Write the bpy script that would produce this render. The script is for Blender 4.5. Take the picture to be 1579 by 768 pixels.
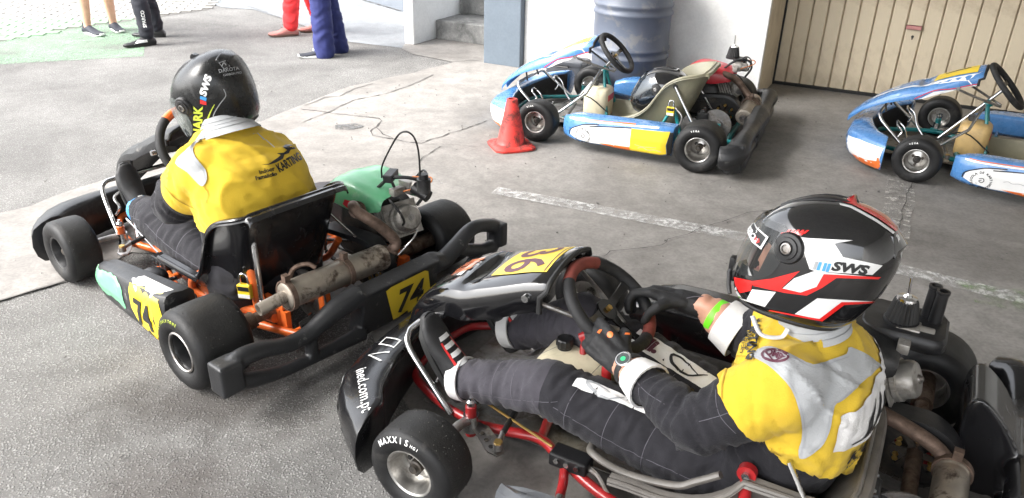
import bpy, bmesh, math, random
from mathutils import Vector as V, Matrix, noise
from mathutils.bvhtree import BVHTree
from mathutils.geometry import tessellate_polygon

for o in list(bpy.data.objects):
    bpy.data.objects.remove(o)
SC = bpy.context.scene
COL = SC.collection
random.seed(7)
R = math.radians

# ---------------------------------------------------------------- camera, light, exposure
cam_d = bpy.data.cameras.new('camera')
cam_d.sensor_fit = 'HORIZONTAL'; cam_d.sensor_width = 36.0
cam_d.lens = 1182.36 / 1579 * 36.0
cam_d.clip_start = 0.05; cam_d.clip_end = 600
cam = bpy.data.objects.new('camera', cam_d); COL.objects.link(cam)
cam.matrix_world = Matrix.Translation((0, 0, 1.5195)) @ Matrix.Rotation(math.pi/2 - 0.45543, 4, 'X') @ Matrix.Rotation(0.02385, 4, 'Z')
SC.camera = cam

SUN_EL, SUN_AZ = R(47), R(-112)      # azimuth from +Y, negative = to the left of the view
world = bpy.data.worlds.new('World'); SC.world = world; world.use_nodes = True
wn = world.node_tree; bg = wn.nodes['Background']
sky = wn.nodes.new('ShaderNodeTexSky'); sky.sky_type = 'NISHITA'; sky.sun_disc = False
sky.sun_elevation = SUN_EL; sky.sun_rotation = SUN_AZ
sky.air_density = 1.0; sky.dust_density = 4.0; sky.ozone_density = 1.0
# a milky sky: bright cloud veil over the blue
hs = wn.nodes.new('ShaderNodeHueSaturation'); hs.inputs['Saturation'].default_value = 0.22
wn.links.new(sky.outputs[0], hs.inputs['Color']); wn.links.new(hs.outputs[0], bg.inputs['Color'])
bg.inputs['Strength'].default_value = 0.15
sun_d = bpy.data.lights.new('sun', 'SUN'); sun_d.energy = 0.95; sun_d.angle = R(40); sun_d.color = (1.0, 0.965, 0.91)
sun = bpy.data.objects.new('sun', sun_d); COL.objects.link(sun)
sdir = V((math.sin(SUN_AZ)*math.cos(SUN_EL), math.cos(SUN_AZ)*math.cos(SUN_EL), math.sin(SUN_EL)))
sun.rotation_euler = sdir.to_track_quat('Z', 'Y').to_euler()
sun.location = sdir * 30
SC.view_settings.view_transform = 'Standard'; SC.view_settings.look = 'None'
SC.view_settings.gamma = 1.0; SC.view_settings.exposure = 2.40
SC.render.engine = 'CYCLES'
SC.cycles.use_denoising = True
SC.cycles.max_bounces = 8; SC.cycles.transparent_max_bounces = 12; SC.cycles.sample_clamp_indirect = 8
SC.cycles.caustics_reflective = False; SC.cycles.caustics_refractive = False

# ---------------------------------------------------------------- materials
def _n(nt, t, **k):
    n = nt.nodes.new(t)
    for a, b in k.items(): setattr(n, a, b)
    return n

def _noise(nt, co, scale, detail=5, rough=.6, dist=0.0):
    n = _n(nt, 'ShaderNodeTexNoise'); n.inputs['Scale'].default_value = scale
    n.inputs['Detail'].default_value = detail; n.inputs['Roughness'].default_value = rough
    n.inputs['Distortion'].default_value = dist
    nt.links.new(co, n.inputs['Vector']); return n

def _ramp(nt, fac, stops):
    r = _n(nt, 'ShaderNodeValToRGB'); e = r.color_ramp.elements
    while len(e) < len(stops): e.new(.5)
    for i, (p, c) in enumerate(stops):
        e[i].position = p; e[i].color = c if len(c) == 4 else (*c, 1)
    nt.links.new(fac, r.inputs[0]); return r

def _mix(nt, fac, a, b, mode='MIX'):
    m = _n(nt, 'ShaderNodeMix', data_type='RGBA', blend_type=mode)
    for s, v in ((m.inputs[0], fac), (m.inputs[6], a), (m.inputs[7], b)):
        if hasattr(v, 'is_linked') or hasattr(v, 'links'): nt.links.new(v, s)
        elif isinstance(v, (int, float)): s.default_value = v
        else: s.default_value = (*v, 1) if len(v) == 3 else v
    return m.outputs[2]

MATS = {}
def mat(name, col, rough=.5, metal=0.0, var=.12, vs=7.0, bump=0.0, bs=60.0, dirt=None, coat=0.0, spec=.5,
        trans=0.0, alpha=1.0, sheen=0.0, rvar=.1, ior=1.5):
    """principled material; var = tone mottling, dirt = (colour, scale, threshold, softness, roughness), bump = relief in metres"""
    m = bpy.data.materials.new(name); m.use_nodes = True; MATS[name] = m
    nt = m.node_tree; b = nt.nodes['Principled BSDF']; out = nt.nodes['Material Output']
    co = _n(nt, 'ShaderNodeTexCoord').outputs['Object']
    lo = tuple(c*(1-var) for c in col); hi = tuple(min(1, c*(1+var)) for c in col)
    nz = _noise(nt, co, vs)
    c = _ramp(nt, nz.outputs[0], [(.32, lo), (.68, hi)]).outputs[0]
    rr = _n(nt, 'ShaderNodeMapRange'); rr.inputs[3].default_value = max(.02, rough-rvar); rr.inputs[4].default_value = min(1, rough+rvar)
    rn = _noise(nt, co, vs*3.1, 4)
    nt.links.new(rn.outputs[0], rr.inputs[0]); ro = rr.outputs[0]
    if dirt:
        dc, ds, th, sf, dr = dirt
        dn = _noise(nt, co, ds, 8, .68, .4)
        f = _ramp(nt, dn.outputs[0], [(max(0, th-sf), (0, 0, 0)), (min(1, th+sf), (1, 1, 1))]).outputs[0]
        c = _mix(nt, f, c, dc)
        mr = _n(nt, 'ShaderNodeMix', data_type='FLOAT')
        nt.links.new(f, mr.inputs[0]); nt.links.new(ro, mr.inputs[2]); mr.inputs[3].default_value = dr
        ro = mr.outputs[0]
    nt.links.new(c, b.inputs['Base Color']); nt.links.new(ro, b.inputs['Roughness'])
    b.inputs['Metallic'].default_value = metal; b.inputs['Coat Weight'].default_value = coat
    b.inputs['Coat Roughness'].default_value = .08
    b.inputs['Specular IOR Level'].default_value = spec; b.inputs['Transmission Weight'].default_value = trans
    b.inputs['Alpha'].default_value = alpha; b.inputs['IOR'].default_value = ior
    if sheen: b.inputs['Sheen Weight'].default_value = sheen
    if bump:
        bn = _noise(nt, co, bs, 6, .6)
        bp = _n(nt, 'ShaderNodeBump'); bp.inputs['Strength'].default_value = 1.0; bp.inputs['Distance'].default_value = bump
        nt.links.new(bn.outputs[0], bp.inputs['Height']); nt.links.new(bp.outputs[0], b.inputs['Normal'])
    return m

DUST = (.30, .28, .25)
mat('black_plastic', (.009, .009, .010), .42, var=.25, vs=9, bump=.0006, bs=140, dirt=((.09, .088, .084), 6, .66, .14, .7))
mat('scuffed_plastic', (.016, .0165, .018), .42, var=.25, vs=6, bump=.0008, bs=110, dirt=((.11, .108, .102), 17, .64, .03, .75))
mat('panel_black', (.006, .006, .007), .10, var=.2, coat=.8, bump=.0008, bs=9, dirt=((.05, .05, .05), 14, .72, .06, .5))
mat('gloss_black', (.007, .007, .008), .24, var=.3, vs=8, coat=.35, bump=.0004, bs=40, dirt=((.04, .04, .04), 12, .68, .08, .5))
mat('pod_grey', (.085, .09, .097), .3, var=.15, bump=.0004, bs=90, dirt=((.16, .16, .16), 9, .64, .1, .6))
mat('tyre', (.008, .008, .0085), .55, var=.3, vs=14, bump=.0006, bs=190, dirt=((.05, .047, .043), 9, .66, .10, .9), spec=.35)
mat('tyre_tread', (.013, .0127, .0123), .55, var=.4, vs=7, bump=.0012, bs=150, dirt=((.13, .12, .11), 62, .71, .03, .95), spec=.4)
mat('rim_alloy', (.52, .51, .49), .33, metal=1, var=.15, vs=20, bump=.0003, bs=160, dirt=((.20, .17, .14), 16, .62, .12, .8))
mat('rim_black', (.016, .016, .017), .35, var=.3)
mat('steel', (.62, .62, .62), .24, metal=1, var=.12, vs=15, dirt=((.36, .31, .27), 20, .74, .08, .5))
mat('dull_steel', (.36, .35, .34), .45, metal=1, var=.25, vs=18, dirt=((.14, .10, .07), 16, .6, .14, .8))
mat('axle_steel', (.24, .18, .14), .5, metal=.8, var=.35, vs=22, dirt=((.10, .06, .04), 20, .55, .15, .85))
mat('muffler', (.40, .355, .30), .42, metal=.8, var=.25, vs=9, bump=.0006, bs=60, dirt=((.085, .06, .045), 10, .585, .05, .85))
mat('header_rust', (.20, .14, .11), .55, metal=.7, var=.35, vs=18, bump=.0008, bs=90, dirt=((.08, .055, .04), 16, .55, .15, .85))
mat('cast_alloy', (.42, .40, .37), .45, metal=.7, var=.2, vs=18, bump=.0008, bs=150, dirt=((.10, .085, .07), 13, .60, .12, .8))
mat('greasy_black', (.012, .011, .010), .5, var=.5, vs=18, bump=.0012, bs=80, dirt=((.09, .07, .05), 12, .6, .15, .8))
mat('orange_paint', (.72, .14, .025), .38, var=.15, vs=14, coat=.3, dirt=((.15, .08, .05), 11, .68, .1, .7))
mat('red_paint', (.34, .016, .018), .34, var=.2, vs=14, coat=.4, dirt=((.10, .05, .04), 11, .70, .1, .7))
mat('teal_paint', (.004, .19, .20), .35, var=.2, vs=14, coat=.4, dirt=((.07, .07, .06), 11, .68, .1, .7))
mat('seat_grey', (.13, .12, .108), .42, var=.2, vs=9, bump=.0005, bs=120, dirt=((.10, .09, .08), 8, .62, .12, .6), trans=0)
mat('seat_tan', (.235, .22, .15), .38, var=.14, vs=8, bump=.0004, bs=120, dirt=((.20, .18, .13), 9, .62, .12, .6))
mat('tank_white', (.66, .60, .44), .4, var=.1, vs=8, dirt=((.42, .36, .24), 8, .64, .12, .6))
mat('tank_amber', (.55, .38, .16), .4, var=.15, vs=8, dirt=((.36, .25, .12), 8, .6, .12, .6))
mat('green_plastic', (.13, .42, .22), .32, var=.12, vs=6, coat=.4, dirt=((.42, .50, .40), 7, .62, .08, .5))
mat('red_plastic', (.52, .022, .035), .36, var=.12, vs=7, coat=.3, dirt=((.25, .05, .04), 9, .66, .1, .6))
mat('blue_plastic', (.075, .215, .47), .28, var=.12, vs=7, coat=.5, dirt=((.30, .36, .43), 30, .69, .03, .6))
mat('white_vinyl', (.74, .74, .73), .35, var=.05, vs=11, coat=.2, dirt=((.34, .33, .31), 13, .67, .06, .6))
mat('orange_vinyl', (.72, .16, .03), .38, var=.08, dirt=((.35, .15, .08), 13, .66, .08, .6))
mat('yellow_vinyl', (.78, .56, .03), .36, var=.06, coat=.2, dirt=((.36, .28, .07), 11, .68, .08, .6))
mat('black_vinyl', (.012, .012, .013), .4, var=.1)
mat('plum_ink', (.10, .025, .045), .45, var=.2)
mat('red_vinyl', (.62, .03, .03), .35, var=.08)
mat('sky_vinyl', (.06, .30, .66), .35, var=.05)
mat('grey_vinyl', (.33, .34, .35), .4, var=.1)
mat('lime_vinyl', (.48, .58, .06), .4, var=.1)
mat('suit', (.016, .0155, .019), .86, var=.2, vs=16, bump=.0014, bs=340, sheen=.08, spec=.25)
mat('suit_grey', (.048, .045, .054), .86, var=.18, vs=11, bump=.0014, bs=340, sheen=.1, spec=.25)
mat('crumb', (.06, .057, .052), .9, var=.5)
mat('yellow_seam', (.40, .25, .02), .85)
mat('seam', (.085, .08, .095), .8, var=.1)
mat('yellow_cloth', (.62, .42, .035), .82, var=.07, vs=9, bump=.0010, bs=260, sheen=.1, spec=.2)
mat('grey_cloth', (.38, .39, .40), .82, var=.07, vs=12, bump=.0010, bs=300, sheen=.2, spec=.25)
mat('white_cloth', (.66, .65, .64), .85, var=.07, vs=14, bump=.0016, bs=260)
mat('glove', (.008, .008, .009), .7, var=.35, vs=30, bump=.0013, bs=210)
mat('skin', (.50, .26, .18), .5, var=.12, vs=20, bump=.0003, bs=220)
mat('skin_pale', (.60, .36, .25), .5, var=.1, vs=20)
mat('lime_band', (.16, .72, .02), .45, var=.06)
mat('helmet_black', (.008, .008, .009), .08, var=.2, coat=1.0, rvar=.03)
mat('helmet_matt', (.009, .0095, .010), .27, var=.15, vs=10, dirt=((.08, .08, .08), 10, .68, .1, .5))
mat('helmet_white', (.68, .68, .67), .18, var=.04, coat=.7, rvar=.04)
mat('helmet_red', (.62, .02, .018), .16, var=.05, coat=.7, rvar=.04)
mat('rubber', (.012, .012, .012), .6, var=.2)
mat('wheel_grip', (.010, .010, .011), .72, var=.25, vs=26, bump=.0008, bs=220, dirt=((.06, .055, .05), 16, .64, .1, .8))
mat('wheel_grip_red', (.17, .035, .025), .72, var=.25, vs=26, bump=.0008, bs=220)
mat('brass', (.62, .42, .14), .35, metal=1, var=.15)
mat('chrome', (.75, .75, .76), .12, metal=1, var=.05)
mat('watch_face', (.05, .06, .06), .1, var=.1, coat=1)
mat('watch_green', (.02, .42, .16), .3, var=.1)
mat('cone_red', (.72, .05, .04), .45, var=.1, vs=8, bump=.0006, bs=80, dirt=((.16, .035, .03), 11, .52, .06, .8))
mat('barrel_blue', (.105, .122, .160), .45, var=.10, vs=4, bump=.0012, bs=14, dirt=((.17, .175, .185), 9, .58, .05, .65))
mat('door_cream', (.56, .48, .35), .5, var=.05, vs=2.2, bump=.0010, bs=26, dirt=((.43, .355, .255), 4.2, .57, .10, .6))
mat('door_seal', (.012, .012, .012), .7)
mat('handle_pink', (.46, .20, .19), .5, var=.1)
mat('handle_dark', (.10, .03, .03), .5)
mat('toolbox', (.055, .06, .07), .5, var=.15, bump=.0005, bs=100)
mat('sneaker_navy', (.018, .020, .030), .75, var=.2, bump=.0008, bs=300)
mat('sneaker_white', (.72, .72, .70), .6, var=.08)
mat('shoe_black', (.014, .014, .015), .6, var=.3, vs=25, bump=.0008, bs=200)
mat('shoe_red', (.30, .015, .015), .5, var=.2)
mat('boot_pink', (.40, .16, .14), .75, var=.2, vs=16, bump=.0012, bs=140)
mat('boot_sole', (.10, .055, .04), .8)
mat('red_trousers', (.72, .03, .035), .85, var=.1, vs=14, bump=.0012, bs=240)
mat('blue_trousers', (.021, .028, .125), .85, var=.15, vs=14, bump=.0012, bs=240)
mat('navy_trousers', (.012, .013, .02), .85, var=.2, vs=14, bump=.0012, bs=240)
mat('shirt_grey', (.25, .26, .28), .85, var=.1)
mat('shirt_white', (.68, .67, .65), .85, var=.06)
mat('hair_brown', (.05, .03, .02), .7, var=.3, vs=60, bump=.002, bs=200)
mat('balaclava', (.012, .012, .013), .9, var=.2, bump=.001, bs=300)
mat('eye', (.02, .015, .012), .2)
mat('lip', (.38, .13, .11), .5)
mat('cable_black', (.012, .012, .012), .45)
mat('cable_orange', (.55, .16, .03), .45)

def glass(name, tint, alpha, rough=.02, metal=0.0):
    m = bpy.data.materials.new(name); m.use_nodes = True; MATS[name] = m
    nt = m.node_tree; b = nt.nodes['Principled BSDF']; out = nt.nodes['Material Output']
    b.inputs['Base Color'].default_value = (*tint, 1); b.inputs['Roughness'].default_value = rough
    b.inputs['Metallic'].default_value = metal; b.inputs['Alpha'].default_value = alpha; b.inputs['IOR'].default_value = 1.5
    b.inputs['Coat Weight'].default_value = .6
    return m
glass('visor_clear', (.06, .065, .065), .30)
glass('visor_mirror', (.55, .62, .60), .55, .06, 1.0)
glass('visor_dark', (.06, .07, .08), .85, .04, .5)

def mask_alpha(m, scale, lo, hi, detail=9, rough=.75, stretch=(1, 1, 1), second=None):
    """worn coat: noise decides where the coat is still there"""
    nt = m.node_tree; b = nt.nodes['Principled BSDF']
    co = _n(nt, 'ShaderNodeTexCoord').outputs['Object']
    mp = _n(nt, 'ShaderNodeMapping'); mp.inputs['Scale'].default_value = stretch; nt.links.new(co, mp.inputs[0])
    n = _noise(nt, mp.outputs[0], scale, detail, rough)
    f = _ramp(nt, n.outputs[0], [(lo, (0, 0, 0)), (hi, (1, 1, 1))]).outputs[0]
    if second:
        n2 = _noise(nt, co, second[0], 3, .5)
        f2 = _ramp(nt, n2.outputs[0], [(second[1], (0, 0, 0)), (second[2], (1, 1, 1))]).outputs[0]
        f = _mix(nt, 1.0, f, f2, 'MULTIPLY')
    nt.links.new(f, b.inputs['Alpha'])

# ---------------------------------------------------------------- mesh helpers
def frame_from(d, up=(0, 0, 1)):
    d = V(d).normalized(); up = V(up)
    if abs(d.dot(up.normalized())) > .97: up = V((1, 0, 0)) if abs(d.x) < .9 else V((0, 1, 0))
    x = up.cross(d).normalized(); y = d.cross(x)
    return x, y, d

def spline(pts, per=6, closed=False):
    P = [V(p) for p in pts]; n = len(P); out = []
    if n < 3: return P
    rng = n if closed else n-1
    for i in range(rng):
        p1, p2 = P[i], P[(i+1) % n]
        p0 = P[i-1] if (closed or i > 0) else p1*2-p2
        p3 = P[(i+2) % n] if (closed or i < n-2) else p2*2-p1
        for k in range(per):
            t = k/per; t2, t3 = t*t, t*t*t
            out.append(.5*((2*p1)+(p2-p0)*t+(2*p0-5*p1+4*p2-p3)*t2+(3*p1-p0-3*p2+p3)*t3))
    if not closed: out.append(P[-1])
    return out

class Ctx: off = V((0, 0, 0))     # build coordinates minus off = coordinates of the thing

class MB:
    def __init__(s): s.v = []; s.f = []; s.mi = []; s.cur = 0
    def add(s, vs, fs):
        b = len(s.v); s.v += [V(p) for p in vs]; s.f += [[b+i for i in f] for f in fs]; s.mi += [s.cur]*len(fs)
        return s
    def loft(s, rings, closed=True, caps=True, loop=False):
        n = len(rings[0]); vs = [p for r in rings for p in r]; fs = []
        m = len(rings)
        for i in range(m if loop else m-1):
            for j in range(n if closed else n-1):
                a, b2 = i*n+j, i*n+(j+1) % n; c, d = ((i+1) % m)*n+(j+1) % n, ((i+1) % m)*n+j
                fs.append([a, b2, c, d])
        if caps and closed and not loop:
            fs.append(list(range(n))[::-1]); fs.append([(m-1)*n+j for j in range(n)])
        return s.add(vs, fs)
    def tube(s, pts, r, n=10, smooth=0, closed=False, caps=True, flat=1.0, up=(0, 0, 1)):
        P = [V(p) for p in pts]
        rr = list(r) if isinstance(r, (list, tuple)) else None
        if smooth:
            if rr: rr = [q.x for q in spline([(x, 0, 0) for x in rr], smooth, closed)]
            P = spline(P, smooth, closed)
        m = len(P); rings = []; x = None
        for i in range(m):
            if closed: d = (P[(i+1) % m]-P[i-1])
            else: d = P[min(i+1, m-1)]-P[max(i-1, 0)]
            if d.length < 1e-9: d = V((0, 0, 1))
            d.normalize()
            if x is None: x, y, _ = frame_from(d, up)
            else:
                x = (x-d*x.dot(d)); x = x.normalized() if x.length > 1e-6 else frame_from(d)[0]
                y = d.cross(x)
            q = rr[i] if rr else r
            rings.append([P[i]+x*(math.cos(2*math.pi*k/n)*q)+y*(math.sin(2*math.pi*k/n)*q*flat) for k in range(n)])
        return s.loft(rings, True, caps, closed)
    def box(s, c, size, rot=None):
        c = V(c); h = V(size)/2; M = rot or Matrix.Identity(3)
        vs = [c+M@V((h.x*a, h.y*b, h.z*d)) for a in (-1, 1) for b in (-1, 1) for d in (-1, 1)]
        return s.add(vs, [[0, 1, 3, 2], [4, 6, 7, 5], [0, 4, 5, 1], [2, 3, 7, 6], [0, 2, 6, 4], [1, 5, 7, 3]])
    def lathe(s, prof, o, ax, n=24, closed=False, ref=(0, 0, 1)):
        x, y, d = frame_from(ax, ref); o = V(o); rings = []
        for k in range(n):
            a = 2*math.pi*k/n; e = x*math.cos(a)+y*math.sin(a)
            rings.append([o+d*h+e*rad for (h, rad) in prof])
        return s.loft(rings, closed, False, True)
    def disc(s, o, ax, r, t, n=20):
        return s.lathe([(-t/2, 0.0001), (-t/2, r), (t/2, r), (t/2, 0.0001)], o, ax, n)
    def prism(s, poly, o, ux, uy, depth):
        o, ux, uy = V(o), V(ux).normalized(), V(uy).normalized(); w = ux.cross(uy)
        a = [o+ux*p[0]+uy*p[1] for p in poly]; n = len(a)
        b2 = [p-w*depth for p in a]
        tri = tessellate_polygon([[V((p[0], p[1], 0)) for p in poly]])
        fs = [list(t) for t in tri]+[[i+n for i in t][::-1] for t in tri]+[[i, i+n, (i+1) % n+n, (i+1) % n] for i in range(n)]
        return s.add(a+b2, fs)
    def capsule(s, a, b, ra, rb, n=14, k=4):
        a, b = V(a), V(b); x, y, d = frame_from((b-a) if (b-a).length > 1e-6 else V((0, 0, 1))); rings = []
        for i in range(k+1):
            t = math.pi/2*(i/k)*.97+.03
            rings.append((a-d*ra*math.cos(t), ra*math.sin(t)))
        for i in range(k+1):
            t = math.pi/2*(1-i/k)*.97+.03
            rings.append((b+d*rb*math.cos(t), rb*math.sin(t)))
        return s.loft([[c+x*(math.cos(2*math.pi*j/n)*r)+y*(math.sin(2*math.pi*j/n)*r) for j in range(n)] for c, r in rings])
    def ellip(s, c, rad, rot=None, n=16, k=10):
        c = V(c); M = rot or Matrix.Identity(3); rings = []
        for i in range(k+1):
            t = math.pi*(.01+.98*i/k)
            rings.append([c+M@V((rad[0]*math.sin(t)*math.cos(2*math.pi*j/n), rad[1]*math.sin(t)*math.sin(2*math.pi*j/n), -rad[2]*math.cos(t))) for j in range(n)])
        return s.loft(rings)
    def mesh(s, name='mesh'):
        me = bpy.data.meshes.new(name)
        me.from_pydata([tuple(p-Ctx.off) for p in s.v], [], s.f)
        return me
    def build(s, name, m, parent=None, smooth=40, bevel=0, seg=2, sub=0, solid=0, voxel=0, relax=0, recalc=True, **props):
        me = s.mesh(name)
        ms = m if isinstance(m, (list, tuple)) else [m]
        for q in ms: me.materials.append(MATS[q])
        if len(ms) > 1: me.polygons.foreach_set('material_index', s.mi)
        if recalc:
            bm = bmesh.new(); bm.from_mesh(me); bmesh.ops.recalc_face_normals(bm, faces=bm.faces); bm.to_mesh(me); bm.free()
        o = bpy.data.objects.new(name, me); COL.objects.link(o)
        if bevel or sub or solid or voxel:
            if voxel:
                q = o.modifiers.new('r', 'REMESH'); q.mode = 'VOXEL'; q.voxel_size = voxel
                if relax: q = o.modifiers.new('s', 'SMOOTH'); q.factor = .5; q.iterations = relax
            if solid: q = o.modifiers.new('so', 'SOLIDIFY'); q.thickness = solid; q.offset = 0
            if bevel: q = o.modifiers.new('b', 'BEVEL'); q.width = bevel; q.segments = seg; q.limit_method = 'ANGLE'; q.angle_limit = R(35)
            if sub: q = o.modifiers.new('u', 'SUBSURF'); q.levels = sub; q.render_levels = sub
            apply_mods(o)
        finish(o, smooth)
        if parent: o.parent = parent
        for k, v in props.items(): o[k] = v
        return o

def apply_mods(o):
    dg = bpy.context.evaluated_depsgraph_get()
    me = bpy.data.meshes.new_from_object(o.evaluated_get(dg), depsgraph=dg)
    old = o.data; mats = list(old.materials); o.modifiers.clear(); o.data = me; me.name = old.name
    if len(me.materials) == 0:
        for q in mats: me.materials.append(q)
    bpy.data.meshes.remove(old)

def finish(o, smooth):
    me = o.data
    me.polygons.foreach_set('use_smooth', [bool(smooth)]*len(me.polygons))
    if smooth and smooth < 180: me.set_sharp_from_angle(angle=R(smooth))
    me.update()

def empty(name, loc=(0, 0, 0), rz=0.0, parent=None):
    o = bpy.data.objects.new(name, None); COL.objects.link(o); o.location = loc; o.rotation_euler = (0, 0, rz)
    o.empty_display_size = .1
    if parent: o.parent = parent
    return o

def tag(o, label, cat, group=None):
    o['label'] = label; o['category'] = cat
    if group: o['group'] = group
    return o

def structure(o): o['kind'] = 'structure'; return o

# ---- flat shapes laid on a surface
def text2d(s, size=1.0, bold=0.0, shear=0.0, sx=1.0, spacing=1.0):
    cu = bpy.data.curves.new('t', 'FONT'); cu.body = s; cu.size = size; cu.offset = bold; cu.shear = shear
    cu.align_x = 'CENTER'; cu.align_y = 'CENTER'; cu.space_character = spacing; cu.resolution_u = 3
    o = bpy.data.objects.new('t', cu); COL.objects.link(o)
    dg = bpy.context.evaluated_depsgraph_get()
    me = bpy.data.meshes.new_from_object(o.evaluated_get(dg), depsgraph=dg)
    vs = [(v.co.x*sx, v.co.y) for v in me.vertices]; fs = [list(p.vertices) for p in me.polygons]
    bpy.data.objects.remove(o); bpy.data.curves.remove(cu); bpy.data.meshes.remove(me)
    xs = [p[0] for p in vs]; ys = [p[1] for p in vs]; cx, cy = (min(xs)+max(xs))/2, (min(ys)+max(ys))/2
    return [(x-cx, y-cy) for x, y in vs], fs

def arc_text(s, rad, size, a0, a1, bold=0.0):
    vs, fs = [], []; n = len(s)
    for i, ch in enumerate(s):
        if ch == ' ': continue
        a = a0+(a1-a0)*i/(n-1); v, f = text2d(ch, size, bold)
        up = 1 if a0 > a1 else -1
        rot = a-math.pi/2 if up > 0 else a+math.pi/2
        b = len(vs); c, q = math.cos(rot), math.sin(rot)
        vs += [(rad*math.cos(a)+c*x-q*y, rad*math.sin(a)+q*x+c*y) for x, y in v]; fs += [[b+k for k in g] for g in f]
    return vs, fs

def poly2d(pts):
    return list(pts), [list(t) for t in tessellate_polygon([[V((p[0], p[1], 0)) for p in pts]])]

def stroke2d(pts, w, closed=False, per=4):
    P = spline([(p[0], p[1], 0) for p in pts], per, closed); n = len(P); vs = []
    for i in range(n):
        d = (P[(i+1) % n]-P[i-1]) if closed else P[min(i+1, n-1)]-P[max(i-1, 0)]
        d.normalize(); q = w(i/(n-1)) if callable(w) else w
        vs += [(P[i].x-d.y*q/2, P[i].y+d.x*q/2), (P[i].x+d.y*q/2, P[i].y-d.x*q/2)]
    fs = [[2*i, 2*i+1, (2*i+3) % (2*n), (2*i+2) % (2*n)] for i in range(n if closed else n-1)]
    return vs, fs

def join2d(*shapes):
    vs, fs = [], []
    for v, f in shapes:
        b = len(vs); vs += list(v); fs += [[b+i for i in g] for g in f]
    return vs, fs

def xf2d(sh, dx=0, dy=0, rot=0, s=1, sx=1):
    c, q = math.cos(rot), math.sin(rot)
    return [(dx+c*x*s*sx-q*y*s, dy+q*x*s*sx+c*y*s) for x, y in sh[0]], sh[1]

_bvh = {}
def bvh_of(o):
    if o.name not in _bvh:
        me = o.data
        _bvh[o.name] = BVHTree.FromPolygons([v.co+Ctx.off for v in me.vertices], [list(p.vertices) for p in me.polygons])
    return _bvh[o.name]

def decal(name, shape, o, ux, uy, target, m, parent, off=.0015, edge=.02, reach=.4, label=None, back=.25, drop=False):
    """lay a flat shape (in the plane o, ux, uy) onto a surface along the plane's normal"""
    o, ux, uy = V(o), V(ux).normalized(), V(uy); uy = (uy-ux*uy.dot(ux)).normalized(); n = ux.cross(uy)
    bm = bmesh.new(); bv = [bm.verts.new((x, y, 0)) for x, y in shape[0]]
    for f in shape[1]:
        try: bm.faces.new([bv[i] for i in f])
        except ValueError: pass
    bmesh.ops.remove_doubles(bm, verts=bm.verts, dist=1e-5)
    bmesh.ops.triangulate(bm, faces=bm.faces)
    for _ in range(6):
        long = [e for e in bm.edges if e.calc_length() > edge]
        if not long: break
        bmesh.ops.subdivide_edges(bm, edges=long, cuts=1)
        bmesh.ops.triangulate(bm, faces=[f for f in bm.faces if len(f.verts) > 3])
    tree = bvh_of(target) if target else None
    gone = []
    for v in bm.verts:
        p = o+ux*v.co.x+uy*v.co.y
        if tree:
            h = tree.ray_cast(p+n*back, -n, reach+back)
            if h[0] is None:
                if drop: gone.append(v)
                h = tree.find_nearest(p)
            elif drop and abs(h[1].dot(n)) < .16: gone.append(v)
            nn = h[1] if h[1].dot(n) > 0 else -h[1]
            p = h[0]+(nn*.5+n*.5).normalized()*off
        v.co = p-Ctx.off
    if gone: bmesh.ops.delete(bm, geom=gone, context='VERTS')
    me = bpy.data.meshes.new(name); bm.normal_update()
    for f in bm.faces:
        if f.normal.dot(n) < 0: f.normal_flip()
    bm.to_mesh(me); bm.free()
    me.materials.append(MATS[m]); ob = bpy.data.objects.new(name, me); COL.objects.link(ob); ob.parent = parent
    finish(ob, 180)
    if label: ob['label'] = label
    return ob

# ================================================================ the place
WO, WU, WN = V((-.293, 6.84, 0)), V((.8874, -.4611, 0)), V((-.4611, -.8874, 0))   # facade: along it, out of it
WRZ = math.atan2(WU.y, WU.x)
def WP(a, b, z=0.0): return WO+WU*a+WN*b+V((0, 0, z))
WM = Matrix((WU, -WN, V((0, 0, 1)))).transposed()          # local x along the facade, y into it

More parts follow.
